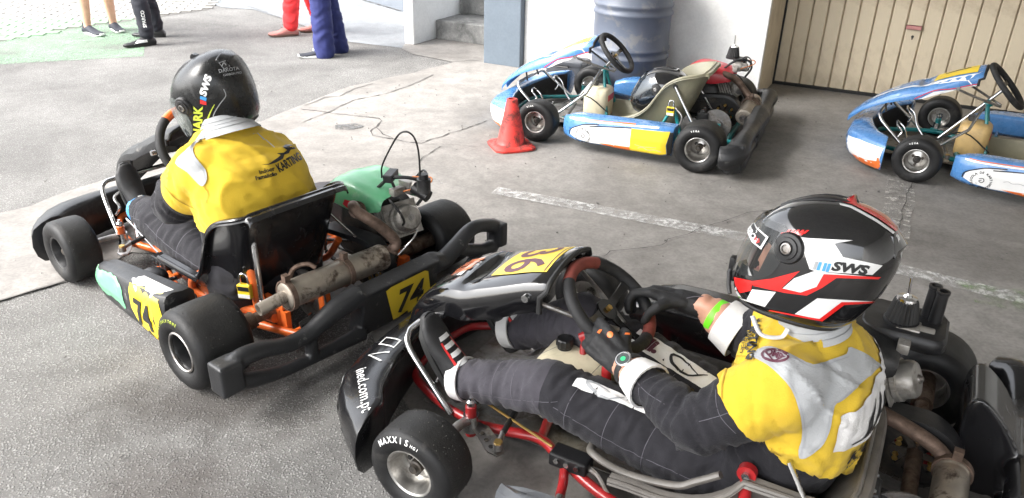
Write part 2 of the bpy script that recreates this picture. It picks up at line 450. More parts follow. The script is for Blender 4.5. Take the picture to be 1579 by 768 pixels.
def ground_mat(name, stone, dark, light, scale, amount, bump, mott=.18, rough=.9, stain=None):
    """aggregate: pale stones in a darker binder"""
    m = bpy.data.materials.new(name); m.use_nodes = True; MATS[name] = m
    nt = m.node_tree; b = nt.nodes['Principled BSDF']
    co = _n(nt, 'ShaderNodeTexCoord').outputs['Object']
    big = _noise(nt, co, 1.3, 9, .68, .5); med = _noise(nt, co, 7, 6, .65)
    vor = _n(nt, 'ShaderNodeTexVoronoi'); vor.inputs['Scale'].default_value = scale; nt.links.new(co, vor.inputs['Vector'])
    vor2 = _n(nt, 'ShaderNodeTexVoronoi'); vor2.inputs['Scale'].default_value = scale*2.3; nt.links.new(co, vor2.inputs['Vector'])
    sep = _n(nt, 'ShaderNodeSeparateColor'); nt.links.new(vor.outputs['Color'], sep.inputs[0])
    sep2 = _n(nt, 'ShaderNodeSeparateColor'); nt.links.new(vor2.outputs['Color'], sep2.inputs[0])
    base = _ramp(nt, med.outputs[0], [(.3, dark), (.7, tuple(c*1.25 for c in dark))]).outputs[0]
    pick = _ramp(nt, sep.outputs[0], [(1-amount-.04, (0, 0, 0)), (1-amount+.04, (1, 1, 1))]).outputs[0]
    inside = _ramp(nt, vor.outputs['Distance'], [(.30, (1, 1, 1)), (.52, (0, 0, 0))]).outputs[0]
    f = _mix(nt, 1.0, pick, inside, 'MULTIPLY')
    st = _ramp(nt, sep.outputs[1], [(0, stone), (.6, light), (1, tuple(min(1, c*1.15) for c in light))]).outputs[0]
    pick2 = _ramp(nt, sep2.outputs[0], [(1-amount*.8-.04, (0, 0, 0)), (1-amount*.8+.04, (1, 1, 1))]).outputs[0]
    inside2 = _ramp(nt, vor2.outputs['Distance'], [(.30, (1, 1, 1)), (.5, (0, 0, 0))]).outputs[0]
    f2 = _mix(nt, 1.0, pick2, inside2, 'MULTIPLY')
    c = _mix(nt, f2, base, stone); c = _mix(nt, f, c, st)
    tone = _ramp(nt, big.outputs[0], [(.3, (1-mott,)*3), (.7, (1+mott*.4,)*3)]).outputs[0]
    c = _mix(nt, 1.0, c, tone, 'MULTIPLY')
    if stain:
        for (x, y, rx, ry, col, k) in stain:
            mp = _n(nt, 'ShaderNodeMapping', vector_type='TEXTURE'); mp.inputs['Location'].default_value = (x, y, 0); mp.inputs['Scale'].default_value = (rx, ry, 9)
            nt.links.new(co, mp.inputs[0])
            ln = _n(nt, 'ShaderNodeVectorMath', operation='LENGTH'); nt.links.new(mp.outputs[0], ln.inputs[0])
            ad = _n(nt, 'ShaderNodeMath', operation='MULTIPLY_ADD'); nt.links.new(med.outputs[0], ad.inputs[0]); ad.inputs[1].default_value = 1.5; ad.inputs[2].default_value = -.75
            sm = _n(nt, 'ShaderNodeMath', operation='ADD'); nt.links.new(ln.outputs['Value'], sm.inputs[0]); nt.links.new(ad.outputs[0], sm.inputs[1])
            fs = _ramp(nt, sm.outputs[0], [(.25, (k,)*3), (1.0, (0, 0, 0))]).outputs[0]
            c = _mix(nt, fs, c, col)
    nt.links.new(c, b.inputs['Base Color']); b.inputs['Roughness'].default_value = rough; b.inputs['Specular IOR Level'].default_value = .12
    bp = _n(nt, 'ShaderNodeBump'); bp.inputs['Distance'].default_value = bump; bp.inputs['Strength'].default_value = 1
    h = _mix(nt, .5, f, med.outputs[0], 'ADD'); nt.links.new(h, bp.inputs['Height']); nt.links.new(bp.outputs[0], b.inputs['Normal'])

STAINS = [(-.95, 1.95, .45, .22, (.035, .028, .024), .55), (-.55, 2.2, .3, .2, (.03, .026, .024), .6), (-.9, 1.55, .3, .25, (.06, .045, .04), .35)]
ground_mat('asphalt', (.255, .25, .242), (.130, .127, .122), (.32, .315, .305), 135, .60, .0034, mott=.34, rough=1.0, stain=STAINS)

def concrete_mat(name, base, dark, light, rough=.75, bump=.0012, scale=1.0, stain=.5, mot=1.0):
    m = bpy.data.materials.new(name); m.use_nodes = True; MATS[name] = m
    nt = m.node_tree; b = nt.nodes['Principled BSDF']
    co = _n(nt, 'ShaderNodeTexCoord').outputs['Object']
    n1 = _noise(nt, co, 1.1*scale, 8, .62, .6); n2 = _noise(nt, co, 9*scale, 8, .7, .2); n3 = _noise(nt, co, 70*scale, 4, .6)
    c = _ramp(nt, n1.outputs[0], [(.28, dark), (.5, base), (.74, light)]).outputs[0]
    f2 = _ramp(nt, n2.outputs[0], [(.36, (.74,)*3), (.60, (1.06,)*3)]).outputs[0]
    c = _mix(nt, .8*mot, c, f2, 'MULTIPLY')
    f3 = _ramp(nt, n3.outputs[0], [(.38, (.80,)*3), (.58, (1.05,)*3)]).outputs[0]
    c = _mix(nt, .6*mot, c, f3, 'MULTIPLY')
    n4 = _noise(nt, co, 3.1*scale, 9, .72, 1.2)
    f4 = _ramp(nt, n4.outputs[0], [(.60, (0, 0, 0)), (.72, (stain,)*3)]).outputs[0]
    c = _mix(nt, f4, c, tuple(k*.55 for k in dark))
    nt.links.new(c, b.inputs['Base Color'])
    rr = _ramp(nt, n2.outputs[0], [(.3, (rough-.18,)*3), (.7, (rough+.1,)*3)]).outputs[0]
    nt.links.new(rr, b.inputs['Roughness']); b.inputs['Specular IOR Level'].default_value = .16
    bp = _n(nt, 'ShaderNodeBump'); bp.inputs['Distance'].default_value = bump
    ad = _mix(nt, .5, n2.outputs[0], n3.outputs[0]); nt.links.new(ad, bp.inputs['Height']); nt.links.new(bp.outputs[0], b.inputs['Normal'])
concrete_mat('concrete', (.235, .223, .209), (.165, .155, .144), (.295, .281, .264))
concrete_mat('concrete_pale', (.33, .32, .30), (.26, .25, .235), (.40, .385, .365), bump=.003)
concrete_mat('road_grey', (.19, .20, .21), (.155, .165, .175), (.23, .24, .25), bump=.0008)
concrete_mat('road_blue', (.13, .145, .165), (.10, .115, .135), (.16, .175, .2), bump=.0008)
concrete_mat('step_stone', (.20, .20, .195), (.085, .085, .082), (.36, .355, .34), rough=.85, bump=.004, scale=5, stain=.7)
concrete_mat('wall_white', (.78, .775, .76), (.70, .69, .67), (.83, .825, .81), rough=.8, bump=.0015, scale=.8, stain=.22, mot=.35)
concrete_mat('post_blue', (.125, .15, .178), (.117, .142, .169), (.133, .158, .187), rough=.6, bump=.0010, scale=.8, stain=.12, mot=.4)
concrete_mat('roof_white', (.55, .55, .53), (.50, .50, .48), (.60, .60, .58), scale=.6, stain=.2)
concrete_mat('paver_pale', (.255, .247, .232), (.19, .183, .17), (.33, .318, .298), bump=.002, scale=2)
concrete_mat('paver_green', (.215, .30, .21), (.165, .25, .165), (.27, .33, .255), bump=.002, scale=2)
concrete_mat('joint_sand', (.13, .125, .115), (.10, .096, .09), (.16, .153, .145), scale=4)
mat('line_paint', (.50, .495, .48), .8, var=.12, vs=20); mask_alpha(MATS['line_paint'], 26, .40, .60, detail=12, rough=.8, second=(3.0, .26, .50))
mat('green_paint', (.24, .43, .26), .7, var=.2, vs=5); mask_alpha(MATS['green_paint'], 60, .42, .66, second=(1.6, .26, .50))
mat('faint_green', (.24, .34, .16), .8, var=.2, vs=5); mask_alpha(MATS['faint_green'], 16, .48, .75)
mat('repair', (.36, .345, .32), .9, var=.2, vs=12); mask_alpha(MATS['repair'], 24, .45, .62)
mat('chalk_scuff', (.42, .41, .40), .9, var=.2, vs=12); mask_alpha(MATS['chalk_scuff'], 30, .54, .66, second=(2.5, .42, .60))
mat('crack_dark', (.055, .051, .048), .95, var=.3)
mat('crack_grey', (.13, .124, .117), .95, var=.3)
mat('damp_stain', (.10, .10, .098), .6, var=.2); mask_alpha(MATS['damp_stain'], 20, .40, .55)

def sheet(name, pts, z, m, jag=0.0, step=.12, parent=None):
    P = []
    n = len(pts)
    for i in range(n):
        a, b = V((*pts[i], 0)), V((*pts[(i+1) % n], 0)); k = max(1, int((b-a).length/step)) if jag else 1
        for j in range(k):
            p = a.lerp(b, j/k)
            if jag and (b-a).length < 12:
                w = noise.noise_vector(p*3.1)*jag+noise.noise_vector(p*13)*jag*.45
                p = p+V((w.x, w.y, 0))
            P.append((p.x, p.y))
    mb = MB(); mb.add([(x, y, z) for x, y in P], [list(t) for t in tessellate_polygon([[V((x, y, 0)) for x, y in P]])])
    o = mb.build(name, m, parent, smooth=0, recalc=False)
    bm = bmesh.new(); bm.from_mesh(o.data)
    for f in bm.faces:
        if f.normal.z < 0: f.normal_flip()
    bm.to_mesh(o.data); bm.free()
    return o

structure(sheet('ground', [(-250, -250), (250, -250), (250, 250), (-250, 250)], 0, 'asphalt'))
slab = [(-3.3, 2.35), (-2.384, 3.435), (-1.95, 4.35), (-1.597, 5.188), (-1.289, 5.903), (-.86, 6.42), (-.56, 6.83), (-.75, 6.99), (-.95, 7.14), (-1.09, 7.36),
        (-1.09, 7.58), (-.96, 8.2), (-.2, 8.3), (9.5, 2.6), (6.5, -5), (1.0, -3), (.25, .4), (-.141, 1.564), (-.289, 1.912), (-.43, 2.2), (-.547, 2.436), (-.78, 2.72), (-1.043, 2.985), (-1.40, 3.0), (-1.647, 2.962), (-1.791, 2.707), (-1.956, 2.527), (-2.6, 1.7)]
structure(sheet('concrete_floor', slab, .005, 'concrete', jag=.035))
structure(sheet('road', [(-3.55, 9.5), (-3.14, 9.39), (-2.4, 8.55), (-1.628, 7.62), (-1.09, 7.39), (-1.0, 7.6), (-.9, 12), (-2, 22), (-14, 22)], .004, 'road_grey', jag=.02))
structure(sheet('far_road', [(-2.012, 10.356), (-1.403, 9.508), (-.7, 9.3), (-.8, 14), (-4, 14)], .008, 'road_blue'))
def crack(pts, w=.008, m='crack_dark', z=.0085, jag=.02, name='crack'):
    P = []
    for a, b in zip(pts, pts[1:]):
        a, b = V((*a, 0)), V((*b, 0)); k = max(2, int((b-a).length/.035))
        for j in range(k):
            p = a.lerp(b, j/k); q = noise.noise_vector(p*9)*jag*.8+noise.noise_vector(p*40)*jag*.35; P.append(p+V((q.x, q.y, 0)))
    P.append(V((*pts[-1], 0))); vs = []
    for i, p in enumerate(P):
        d = (P[min(i+1, len(P)-1)]-P[max(0, i-1)]).normalized(); ww = w*(.12+1.15*abs(noise.noise(p*21)))+.0008
        if i in (0, len(P)-1): ww *= .2
        vs += [p+V((-d.y, d.x, 0))*ww/2+V((0, 0, z)), p-V((-d.y, d.x, 0))*ww/2+V((0, 0, z))]
    mb = MB(); mb.add(vs, [[2*i, 2*i+1, 2*i+3, 2*i+2] for i in range(len(P)-1)])
    return structure(mb.build(name, m, None, smooth=0, recalc=False))
crack([(-1.508, 5.312), (-1.408, 5.567), (-1.311, 5.604), (-1.248, 5.819), (-1.123, 6.001)], .03, 'crack_grey')
crack([(-1.422, 4.925), (-1.295, 5.166), (-1.248, 5.308), (-1.186, 5.502), (-.978, 5.693), (-.819, 6.004), (-.679, 6.358)], .022, 'crack_grey')
crack([(-1.502, 5.234), (-1.334, 5.183), (-1.137, 5.115), (-.92, 5.06), (-.887, 4.992), (-.912, 4.853), (-.933, 4.764), (-.896, 4.682), (-.756, 4.61), (-.583, 4.543), (-.506, 4.65), (-.388, 4.785), (-.266, 4.95), (-.19, 5.073)], .017)
crack([(-.912, 4.853), (-.835, 4.708), (-.756, 4.61)], .016)
crack([(-.583, 4.543), (-.369, 4.539), (-.129, 4.479)], .007, 'crack_grey')
crack([(-.552, 4.177), (-.532, 4.266), (-.503, 4.377), (-.484, 4.434), (-.442, 4.506)], .010)
crack([(.31, 2.997), (.405, 3.042), (.446, 3.085), (.56, 3.112), (.679, 3.161), (.717, 3.217), (.815, 3.279), (.866, 3.339), (1.015, 3.432), (1.102, 3.499), (1.178, 3.554), (1.316, 3.602)], .007, z=.0125)
crack([(2.244, 4.077), (2.119, 3.864), (2.02, 3.671), (1.917, 3.492), (1.828, 3.328), (1.70, 3.06)], .010, z=.0125)
crack([(-3.3, 9.65), (-2.0, 8.05), (-1.65, 7.6), (-1.2, 7.37)], .02, 'crack_grey')
crack([(-2.05, 10.36), (-1.40, 9.50)], .05, 'crack_dark', z=.012, jag=0)
crack([(-.56, 6.83), (-.42, 6.93), (-.3, 6.88)], .02, 'crack_grey')
crack([(-2.0, 2.50), (-1.8, 2.70), (-1.66, 2.94)], .018, 'crack_grey', z=.009)
structure(sheet('repair_strip', [(2.156, 4.18), (2.32, 4.19), (1.80, 3.16), (1.66, 3.18)], .009, 'repair', jag=.03))
structure(sheet('damp_patch', [(-1.17, 4.80), (-1.05, 4.78), (-.99, 4.86), (-1.06, 4.93), (-1.12, 4.90), (-1.18, 4.88)], .009, 'damp_stain', jag=.03, step=.04))
lp = [(-.10, 3.79), (.296, 3.622), (.636, 3.47), (.929, 3.345), (1.104, 3.265), (1.701, 2.97), (1.98, 2.80), (2.6, 2.47), (3.6, 1.93)]
vs = []
for i, p in enumerate(lp):
    d = (V((*lp[min(i+1, len(lp)-1)], 0))-V((*lp[max(i-1, 0)], 0))).normalized(); q = V((-d.y, d.x, 0))*.052
    vs += [V((*p, .009))+q, V((*p, .009))-q]
mb = MB(); mb.add(vs, [[2*i, 2*i+1, 2*i+3, 2*i+2] for i in range(len(lp)-1)])
structure(mb.build('painted_line', 'line_paint', None, smooth=0, recalc=False))
structure(sheet('painted_line', [(-.42, 3.93), (-.2, 3.83), (-.22, 3.80), (-.42, 3.88)], .009, 'chalk_scuff'))
structure(sheet('green_mark', [(1.86, 2.92), (2.3, 2.75), (2.4, 2.45), (1.86, 2.68)], .0095, 'faint_green', jag=.05))
structure(sheet('chalk_mark', [(-2.2, 2.05), (-1.75, 2.0), (-.8, 1.35), (-.9, 1.1), (-1.5, 1.45), (-2.2, 1.8)], .005, 'chalk_scuff', jag=.03))
structure(sheet('painted_zone', [(-5.9, 5.85), (-4.29, 6.35), (-3.286, 6.78), (-3.53, 7.36), (-4.0, 8.45), (-4.08, 8.60), (-4.62, 7.79), (-4.83, 7.19), (-6.2, 6.7)], .005, 'green_paint'))

# pavers of the bright yard, the near ones one by one
yard = [(-4.815, 7.211), (-4.6, 7.80), (-4.035, 8.677), (-3.64, 9.30), (-3.9, 10.4), (-7.0, 10.4), (-8.5, 6.0)]
structure(sheet('paving_bed', yard, .003, 'joint_sand'))
def inside(p, poly):
    c = False; n = len(poly)
    for i in range(n):
        (x1, y1), (x2, y2) = poly[i], poly[i-1]
        if (y1 > p[1]) != (y2 > p[1]) and p[0] < (x2-x1)*(p[1]-y1)/(y2-y1)+x1: c = not c
    return c
paving = structure(empty('paving'))
ea, eb = V((.98, .20, 0)).normalized(), V((-.20, .98, 0)).normalized()
green_zone = [(-9, 5.0), (-4.29, 6.3), (-3.25, 6.76), (-3.5, 7.4), (-4.2, 8.62), (-5.51, 8.33), (-9.5, 7.4)]
pm = MB(); pm.box((0, 0, .006), (.196, .096, .012)); pv0 = pm.build('paver', 'paver_pale', paving, smooth=0, bevel=.004, seg=1)
pv0m = pv0.data; pv1m = pv0.data.copy(); pv1m.materials.clear(); pv1m.materials.append(MATS['paver_green'])
cells = []
for i in range(-18, 18):
    for j in range(-14, 32):
        p = V((-5.2, 7.4, 0))+ea*(i*.205+(j % 2)*.1025)+eb*(j*.105)
        if inside((p.x, p.y), yard): cells.append(p)
cells.sort(key=lambda p: (p-V((-4.3, 7.2, 0))).length)
rz = math.atan2(ea.y, ea.x); rest = MB(); bpy.data.objects.remove(pv0)
for k, p in enumerate(cells):
    g = inside((p.x, p.y), green_zone); dz = random.uniform(-.002, .002)
    if k < 290:
        o = bpy.data.objects.new('paver', pv1m if g else pv0m); COL.objects.link(o); o.parent = paving
        o.location = (p.x, p.y, dz); o.rotation_euler = (random.uniform(-.012, .012), random.uniform(-.012, .012), rz+random.uniform(-.02, .02))
    else:
        rest.cur = 1 if g else 0; rest.box(p+V((0, 0, .006+dz)), (.196, .096, .012), Matrix.Rotation(rz, 3, 'Z'))
rest.build('far_pavers', ['paver_pale', 'paver_green'], paving, smooth=0, kind='stuff')

# facade
def wbox(mb, a0, a1, b0, b1, z0, z1): return mb.box(WP((a0+a1)/2, (b0+b1)/2, (z0+z1)/2), (a1-a0, abs(b1-b0), z1-z0), WM)
def grid_panel(mb, a0, a1, z0, z1, b, na, nz, amp):
    pass
post = MB(); wbox(post, 0, .362, -.9, 0, 0, 3.75)
o = post.build('grey_pillar', 'post_blue', None, smooth=0, bevel=.008)
tag(o, 'blue grey painted pillar between the stone steps and the white wall', 'pillar')
mb = MB(); wbox(mb, .362, 2.372, -.9, -.07, 0, 3.75)
wallo = mb.build('white_wall', 'wall_white', None, smooth=0, bevel=.006)
tag(wallo, 'white plastered wall behind the blue grey barrel', 'wall')
mb = MB(); wbox(mb, 2.372, 5.30, -.95, -.07, 2.25, 3.75); wbox(mb, 5.30, 7.6, -.95, -.07, 0, 3.75)
o = mb.build('white_wall', 'wall_white', None, smooth=0, bevel=.006); tag(o, 'white wall above and beyond the cream garage door', 'wall')
mb = MB(); wbox(mb, -1.06, -.95, -3.2, -.30, 0, 3.75)
o = mb.build('white_wall', 'wall_white', None, smooth=0, bevel=.012); tag(o, 'thin white wall end to the left of the stone steps', 'wall')
mb = MB(); wbox(mb, -.95, 0, -3.3, -2.6, 0, 3.75)
o = mb.build('white_wall', 'wall_white', None, smooth=0); tag(o, 'wall at the top of the stone steps', 'wall')
st = empty('stone_steps', WP(-.45, -.68, 0)); tag(st, 'weathered stone steps between white wall end and grey pillar', 'steps'); Ctx.off = WP(-.45, -.68, 0)
for i in range(5):
    mb = MB(); wbox(mb, -.947, -.003, -.68-.46*(i+1) if i == 0 else -.68-.46-.30*i, -.68 if i == 0 else -.68-.46-.30*(i-1), .19*i, .19*(i+1))
    mb.build('step', 'step_stone', st, smooth=0, bevel=.012)
Ctx.off = V((0, 0, 0))
# the garage door: vertical boards with dark grooves
gd = empty('garage_door', WP(3.8, -.665, 0)); tag(gd, 'cream garage door of vertical ribbed boards with a small pink handle', 'garage door'); Ctx.off = WP(3.8, -.665, 0)
mb = MB(); wbox(mb, 2.374, 5.298, -.72, -.70, 0, 2.25); mb.build('backing', 'door_cream', gd, smooth=0)
mb = MB(); mb.loft([[WP(2.36+x, b, z) for x, b in ((0, -.688), (.003, -.672), (.010, -.665), (.102, -.665), (.109, -.672), (.112, -.688))] for z in (.03, 2.24)])
b0 = mb.build('board', 'door_cream', gd, smooth=30)
for k in range(1, 26):
    c = b0.copy(); COL.objects.link(c); c.parent = gd; c.location = WU*(.1135*k)
mb = MB(); wbox(mb, 2.374, 5.298, -.68, -.645, .008, .028); mb.build('bottom_seal', 'door_seal', gd, smooth=0)
mb = MB(); wbox(mb, 2.3735, 2.378, -.66, -.09, .005, 2.24); mb.build('jamb_lining', 'door_cream', gd, smooth=0)
mb = MB(); wbox(mb, 2.374, 2.392, -.69, -.645, 0, 2.25); mb.build('side_seal', 'door_seal', gd, smooth=0)
mb = MB(); wbox(mb, 3.270, 3.372, -.640, -.628, .540, .566); h = mb.build('handle', 'handle_pink', gd, smooth=0, bevel=.003)
mb = MB(); wbox(mb, 3.266, 3.376, -.6465, -.6405, .536, .570); wbox(mb, 3.315, 3.33, -.664, -.647, .545, .56); mb.build('handle_edge', 'handle_dark', h, smooth=0)
mb = MB(); mb.disc(WP(3.326, -.663, .484), WN, .010, .008, 14); wbox(mb, 3.3215, 3.3305, -.664, -.6595, .463, .484); mb.build('keyhole', 'greasy_black', gd, smooth=0)
Ctx.off = V((0, 0, 0))
# roof over the bay and the closed far sides (out of the picture, they shade it)
mb = MB(); wbox(mb, -.35, 7.8, -.9, 9.0, 3.752, 3.95)
structure(mb.build('roof', 'roof_white', None, smooth=0))
mb = MB(); wbox(mb, 7.6, 7.8, -.07, 9.0, 0, 3.75)
o = mb.build('white_wall', 'wall_white', None, smooth=0); tag(o, 'white side wall closing the covered bay on the right', 'wall')

# barrel
bc = WP(1.435, .25, 0)
br = empty('barrel', bc); tag(br, 'blue grey drum standing against the white wall behind a kart', 'barrel'); Ctx.off = bc
prof = [(0.0, .0005), (0, .275), (.012, .285), (.03, .287)]
for z in (.30, .36, .615, .675):
    prof += [(z-.022, .287), (z-.010, .296), (z, .299), (z+.010, .296), (z+.022, .287)]
prof += [(.86, .287), (.875, .291), (.885, .291), (.895, .285), (.895, .27), (.86, .265), (.858, .0005)]
mb = MB(); mb.lathe(prof, bc, (0, 0, 1), 64); mb.build('drum', 'barrel_blue', br, smooth=50)
mb = MB(); mb.disc(bc+V((.16, 0, .865)), (0, 0, 1), .035, .02); mb.build('bung', 'black_plastic', br)
Ctx.off = V((0, 0, 0))
# toolbox on the floor behind the blue kart
tb = empty('battery_box', (.42, 6.42, .005), WRZ+.05); tag(tb, 'dark grey plastic box on the floor by the white wall', 'box')
mb = MB()
def rrect(w, d, z, r=.02):
    return [(x*(w/2-r)+math.cos(a)*r, y*(d/2-r)+math.sin(a)*r, z) for x, y, a0 in ((1, 1, 0), (-1, 1, 90), (-1, -1, 180), (1, -1, 270)) for a in (R(a0), R(a0+45), R(a0+90))]
mb.loft([rrect(.30, .17, 0), rrect(.31, .18, .01), rrect(.315, .185, .10), rrect(.315, .185, .105)]); mb.build('tray', 'toolbox', tb, smooth=30)
mb = MB(); mb.loft([rrect(.34, .21, .106), rrect(.345, .215, .112), rrect(.345, .215, .135), rrect(.33, .20, .145)]); mb.build('lid', 'toolbox', tb, smooth=30)
mb = MB(); mb.tube([(-.06, -.115, .10), (-.06, -.13, .10), (.06, -.13, .10), (.06, -.115, .10)], .007, 8); mb.build('handle', 'black_plastic', tb)

# traffic cone
cp = V((-.02, 4.53, .006)); cone = empty('traffic_cone', cp, .35); tag(cone, 'scuffed red traffic cone in front of the blue kart wheel', 'traffic cone')
mb = MB(); mb.lathe([(.02, .098), (.035, .088), (.05, .083), (.285, .034), (.297, .0335), (.30, .030), (.30, .022), (.27, .022), (.03, .07)], (0, 0, 0), (0, 0, 1), 32)
mb.build('cone_body', 'cone_red', cone, smooth=45)
mb = MB(); N = 40; rings = []
for (s, z) in ((.128, .0), (.128, .012), (.12, .020), (.10, .024), (.07, .03)):
    rr = []
    for k in range(N):
        a = 2*math.pi*k/N; q = 1/max(abs(math.cos(a)), abs(math.sin(a))); q = min(q, 1.22); w = 0 if z < .03 else (q-1)*.6
        e = noise.noise(V((math.cos(a)*2, math.sin(a)*2, 3)))*.012*(s/.128)
        rr.append((math.cos(a)*s*(q-w), math.sin(a)*s*(q-w), z+max(0, e)))
    rings.append(rr)
mb.loft(rings); mb.build('base_flange', 'cone_red', cone, smooth=40)

# grit and crumbs swept along the floor
rnd = random.Random(11); mb = MB()
for _ in range(420):
    x, y = rnd.uniform(-2.6, 3.2), rnd.uniform(1.2, 6.2); s = rnd.choice((.004, .005, .006, .008, .012 if rnd.random() < .2 else .006))
    mb.box((x, y, .009+s*.2), (s, s*rnd.uniform(.5, 1), s*.5), Matrix.Rotation(rnd.uniform(0, 3), 3, 'Z')@Matrix.Rotation(rnd.uniform(-.4, .4), 3, 'X'))
mb.build('grit', 'crack_grey', None, smooth=0, kind='stuff')

# ================================================================ karts (x forward, y to the driver's left, rear axle above the origin)
def wheel(parent, x, y, r, w, side, rim, steer=0.0, rr=.066, n=44, name='wheel', mark=None, crumbs=0):
    """side +1: outer face towards +y"""
    e = empty(name, (0, 0, 0), 0, parent); s = side; c = V((x, y, r))
    ax = V((math.sin(-steer)*s, math.cos(steer)*s, 0)); h = w/2
    prof = [(-h*.72, rr), (-h*.86, rr+.006), (-h*.98, rr+.022), (-h*1.0, r*.80), (-h*.90, r*.925), (-h*.74, r*.985), (-h*.45, r), (0, r*1.004),
            (h*.45, r), (h*.74, r*.985), (h*.90, r*.925), (h*1.0, r*.80), (h*.98, rr+.022), (h*.86, rr+.006), (h*.72, rr)]
    mb = MB(); mb.lathe(prof, c, ax, n)
    k = len(prof); mb.mi = [1 if 5 <= (i % (k-1)) <= 8 else 0 for i in range(len(mb.f))]
    t = mb.build('tyre', ['tyre', 'tyre_tread'], e, smooth=70)
    mb = MB()
    p2 = [(-h*.80, rr+.007), (-h*.80, rr-.002), (-h*.72, rr-.004), (-h*.3, rr-.010), (h*.25, rr-.012), (h*.72, rr-.003), (h*.82, rr-.001), (h*.86, rr+.004), (h*.84, rr+.009), (h*.74, rr+.006)]
    mb.lathe(p2, c, ax, 36)
    mb.lathe([(h*.10, .0005), (h*.10, .020), (h*.06, .026), (h*.02, .040), (-h*.05, rr-.012), (-h*.09, rr-.012), (-h*.02, .038), (h*.0, .02), (h*.0, .0005)], c, ax, 36)
    mb.build('rim', rim, e, smooth=40)
    mb = MB(); mb.lathe([(0, .0005), (0, .020), (h*.42, .019), (h*.46, .014), (h*.62, .012), (h*.64, .0005)], c, ax, 16)
    x1, y1, d1 = frame_from(ax)
    for i in range(3):
        a = i*2*math.pi/3+.4; q = c+x1*math.cos(a)*.029+y1*math.sin(a)*.029+d1*h*.12
        mb.lathe([(0, .0005), (0, .007), (.014, .007), (.016, .0005)], q, ax, 6)
    mb.build('hub', 'greasy_black', e, smooth=40)
    if crumbs:
        mb = MB(); rn = random.Random(int(x*1000)+5)
        for _ in range(crumbs):
            a = rn.uniform(0, 6.283); q = c+ax*rn.uniform(-h*.8, h*.85)+(x1*math.cos(a)+y1*math.sin(a))*(r*.998); z_ = rn.choice((.0007, .0009, .0012, .0018))
            mb.box(q, (z_, z_*1.6, z_), Matrix.Rotation(a, 3, 'X'))
        mb.build('rubber_crumbs', 'crumb', e, smooth=0, kind='stuff')
    if mark:
        for (m, txt, size, a0, a1, rad) in mark:
            vs, fs = arc_text(txt, rad, size, a0, a1, .022*size)
            xx = V((-1, 0, 0)) if s > 0 else V((1, 0, 0))
            decal('sidewall_lettering', (vs, fs), c+ax*(h+.02), xx, V((0, 0, 1)), t, m, e, off=.0012, edge=.02, reach=.1, back=.05)
    return e

def ribbon_panel(rows):
    """rows of points -> one skin"""
    mb = MB(); mb.loft(rows, closed=False, caps=False); return mb

def front_fairing(K, W, m, yw=.60, zt=.21, name='front_bumper', dx=0.0):
    half = [(0, .440, .335), (.12, .435, .31), (.26, .425, .275), (.38, .395, .245), (.46, .345, .225), (.525, .275, .205), (.565, .215, .19), (yw, .165, .175)]
    # (y, outer x - W, inner x - W)
    rings = []
    sec = [(-q[0], q[1], q[2]) for q in half[::-1]]+[(q[0], q[1], q[2]) for q in half[1:]]
    for i, (y, xo, xi) in enumerate(sec):
        t = abs(y)/yw; nx = V((xo-xi, 0, 0)); k = min(1, max(0, (t-.45)/.5))
        yo, yi = y, y*(1-.22*k)                       # the ends turn round: the inner edge lies nearer the middle
        top = zt-.025*(1-t)**2; xo += W+dx; xi += W+dx
        def P(f, z): return V((xi+(xo-xi)*f, yi+(yo-yi)*f, z))
        rings.append([P(0, .05), P(.05, .03), P(.55, .028), P(.80, .035), P(.98, .065), P(1.05, .110), P(1.0, .158), P(.90, top-.026), P(.62, top-.008), P(.3, top+.003), P(.05, top), P(0, top-.016)])
    mb = MB(); mb.loft(rings); mb.mi = [1 if i % 12 in (0, 1, 11) and i < 12*(len(rings)-1) else 0 for i in range(len(mb.f))]
    return mb.build(name, [m, 'black_plastic'], K, smooth=34, bevel=.006, seg=2)

def nose_panel(K, W, m, yc=0.0, dx=0.0, kw=1.0, ks=1.0, dz=0.0, tipk=1.0, bulge=0.0):
    #       x-W,  z,   half width, skirt, crown
    st = [(.475, .175, .045, .012, .004), (.455, .205, .075, .02, .006), (.40, .262, .105, .035, .008), (.33, .318, .13, .05, .010), (.26, .365, .148, .065, .010), (.19, .402, .158, .080, .008),
          (.150, .421, .161, .088, .012), (.125, .429, .162, .092, .010), (.108, .434, .163, .094, -.010), (.085, .442, .163, .096, -.016), (.062, .455, .163, .099, -.004), (.03, .474, .160, .102, .010), (-.05, .512, .153, .105, .014), (-.13, .543, .145, .105, .018), (-.185, .560, .140, .10, .020), (-.20, .558, .139, .098, .02)]
    rows = []
    for (x, z, hw, sk, cr) in st:
        row = []; hw *= kw; sk *= ks; z += dz*min(1, max(0, (.475-x)/.3)); z += bulge*math.sin(math.pi*min(1, max(0, x/.475)))**.8 if x > 0 else 0; sk = max(sk, min(.03+bulge*1.6*(.5-x)/.2, .10)) if bulge and x > .15 else sk; x *= tipk if x > 0 else 1
        prof = [(-1.03, -sk), (-1.02, -sk*.5), (-1.0, -.026), (-.93, -.008), (-.80, .0), (-.55, cr*.5), (-.28, cr*.9), (0, cr), (.28, cr*.9), (.55, cr*.5), (.80, 0), (.93, -.008), (1.0, -.026), (1.02, -sk*.5), (1.03, -sk)]
        for (f, lf) in prof:
            lift = lf
            row.append(V((W+x+dx+(.02 if abs(f) > .99 and x < -.1 else 0)*(1 if lf < -.03 else 0), yc+f*hw, z+lift)))
        rows.append(row)
    mb = ribbon_panel(rows)
    o = mb.build('nose_panel', m, K, smooth=60, solid=.006, bevel=.0025, seg=2)
    mb = MB(); mb.tube(rows[-1], .0085, 8); mb.build('panel_rim', 'rubber', o)
    return o

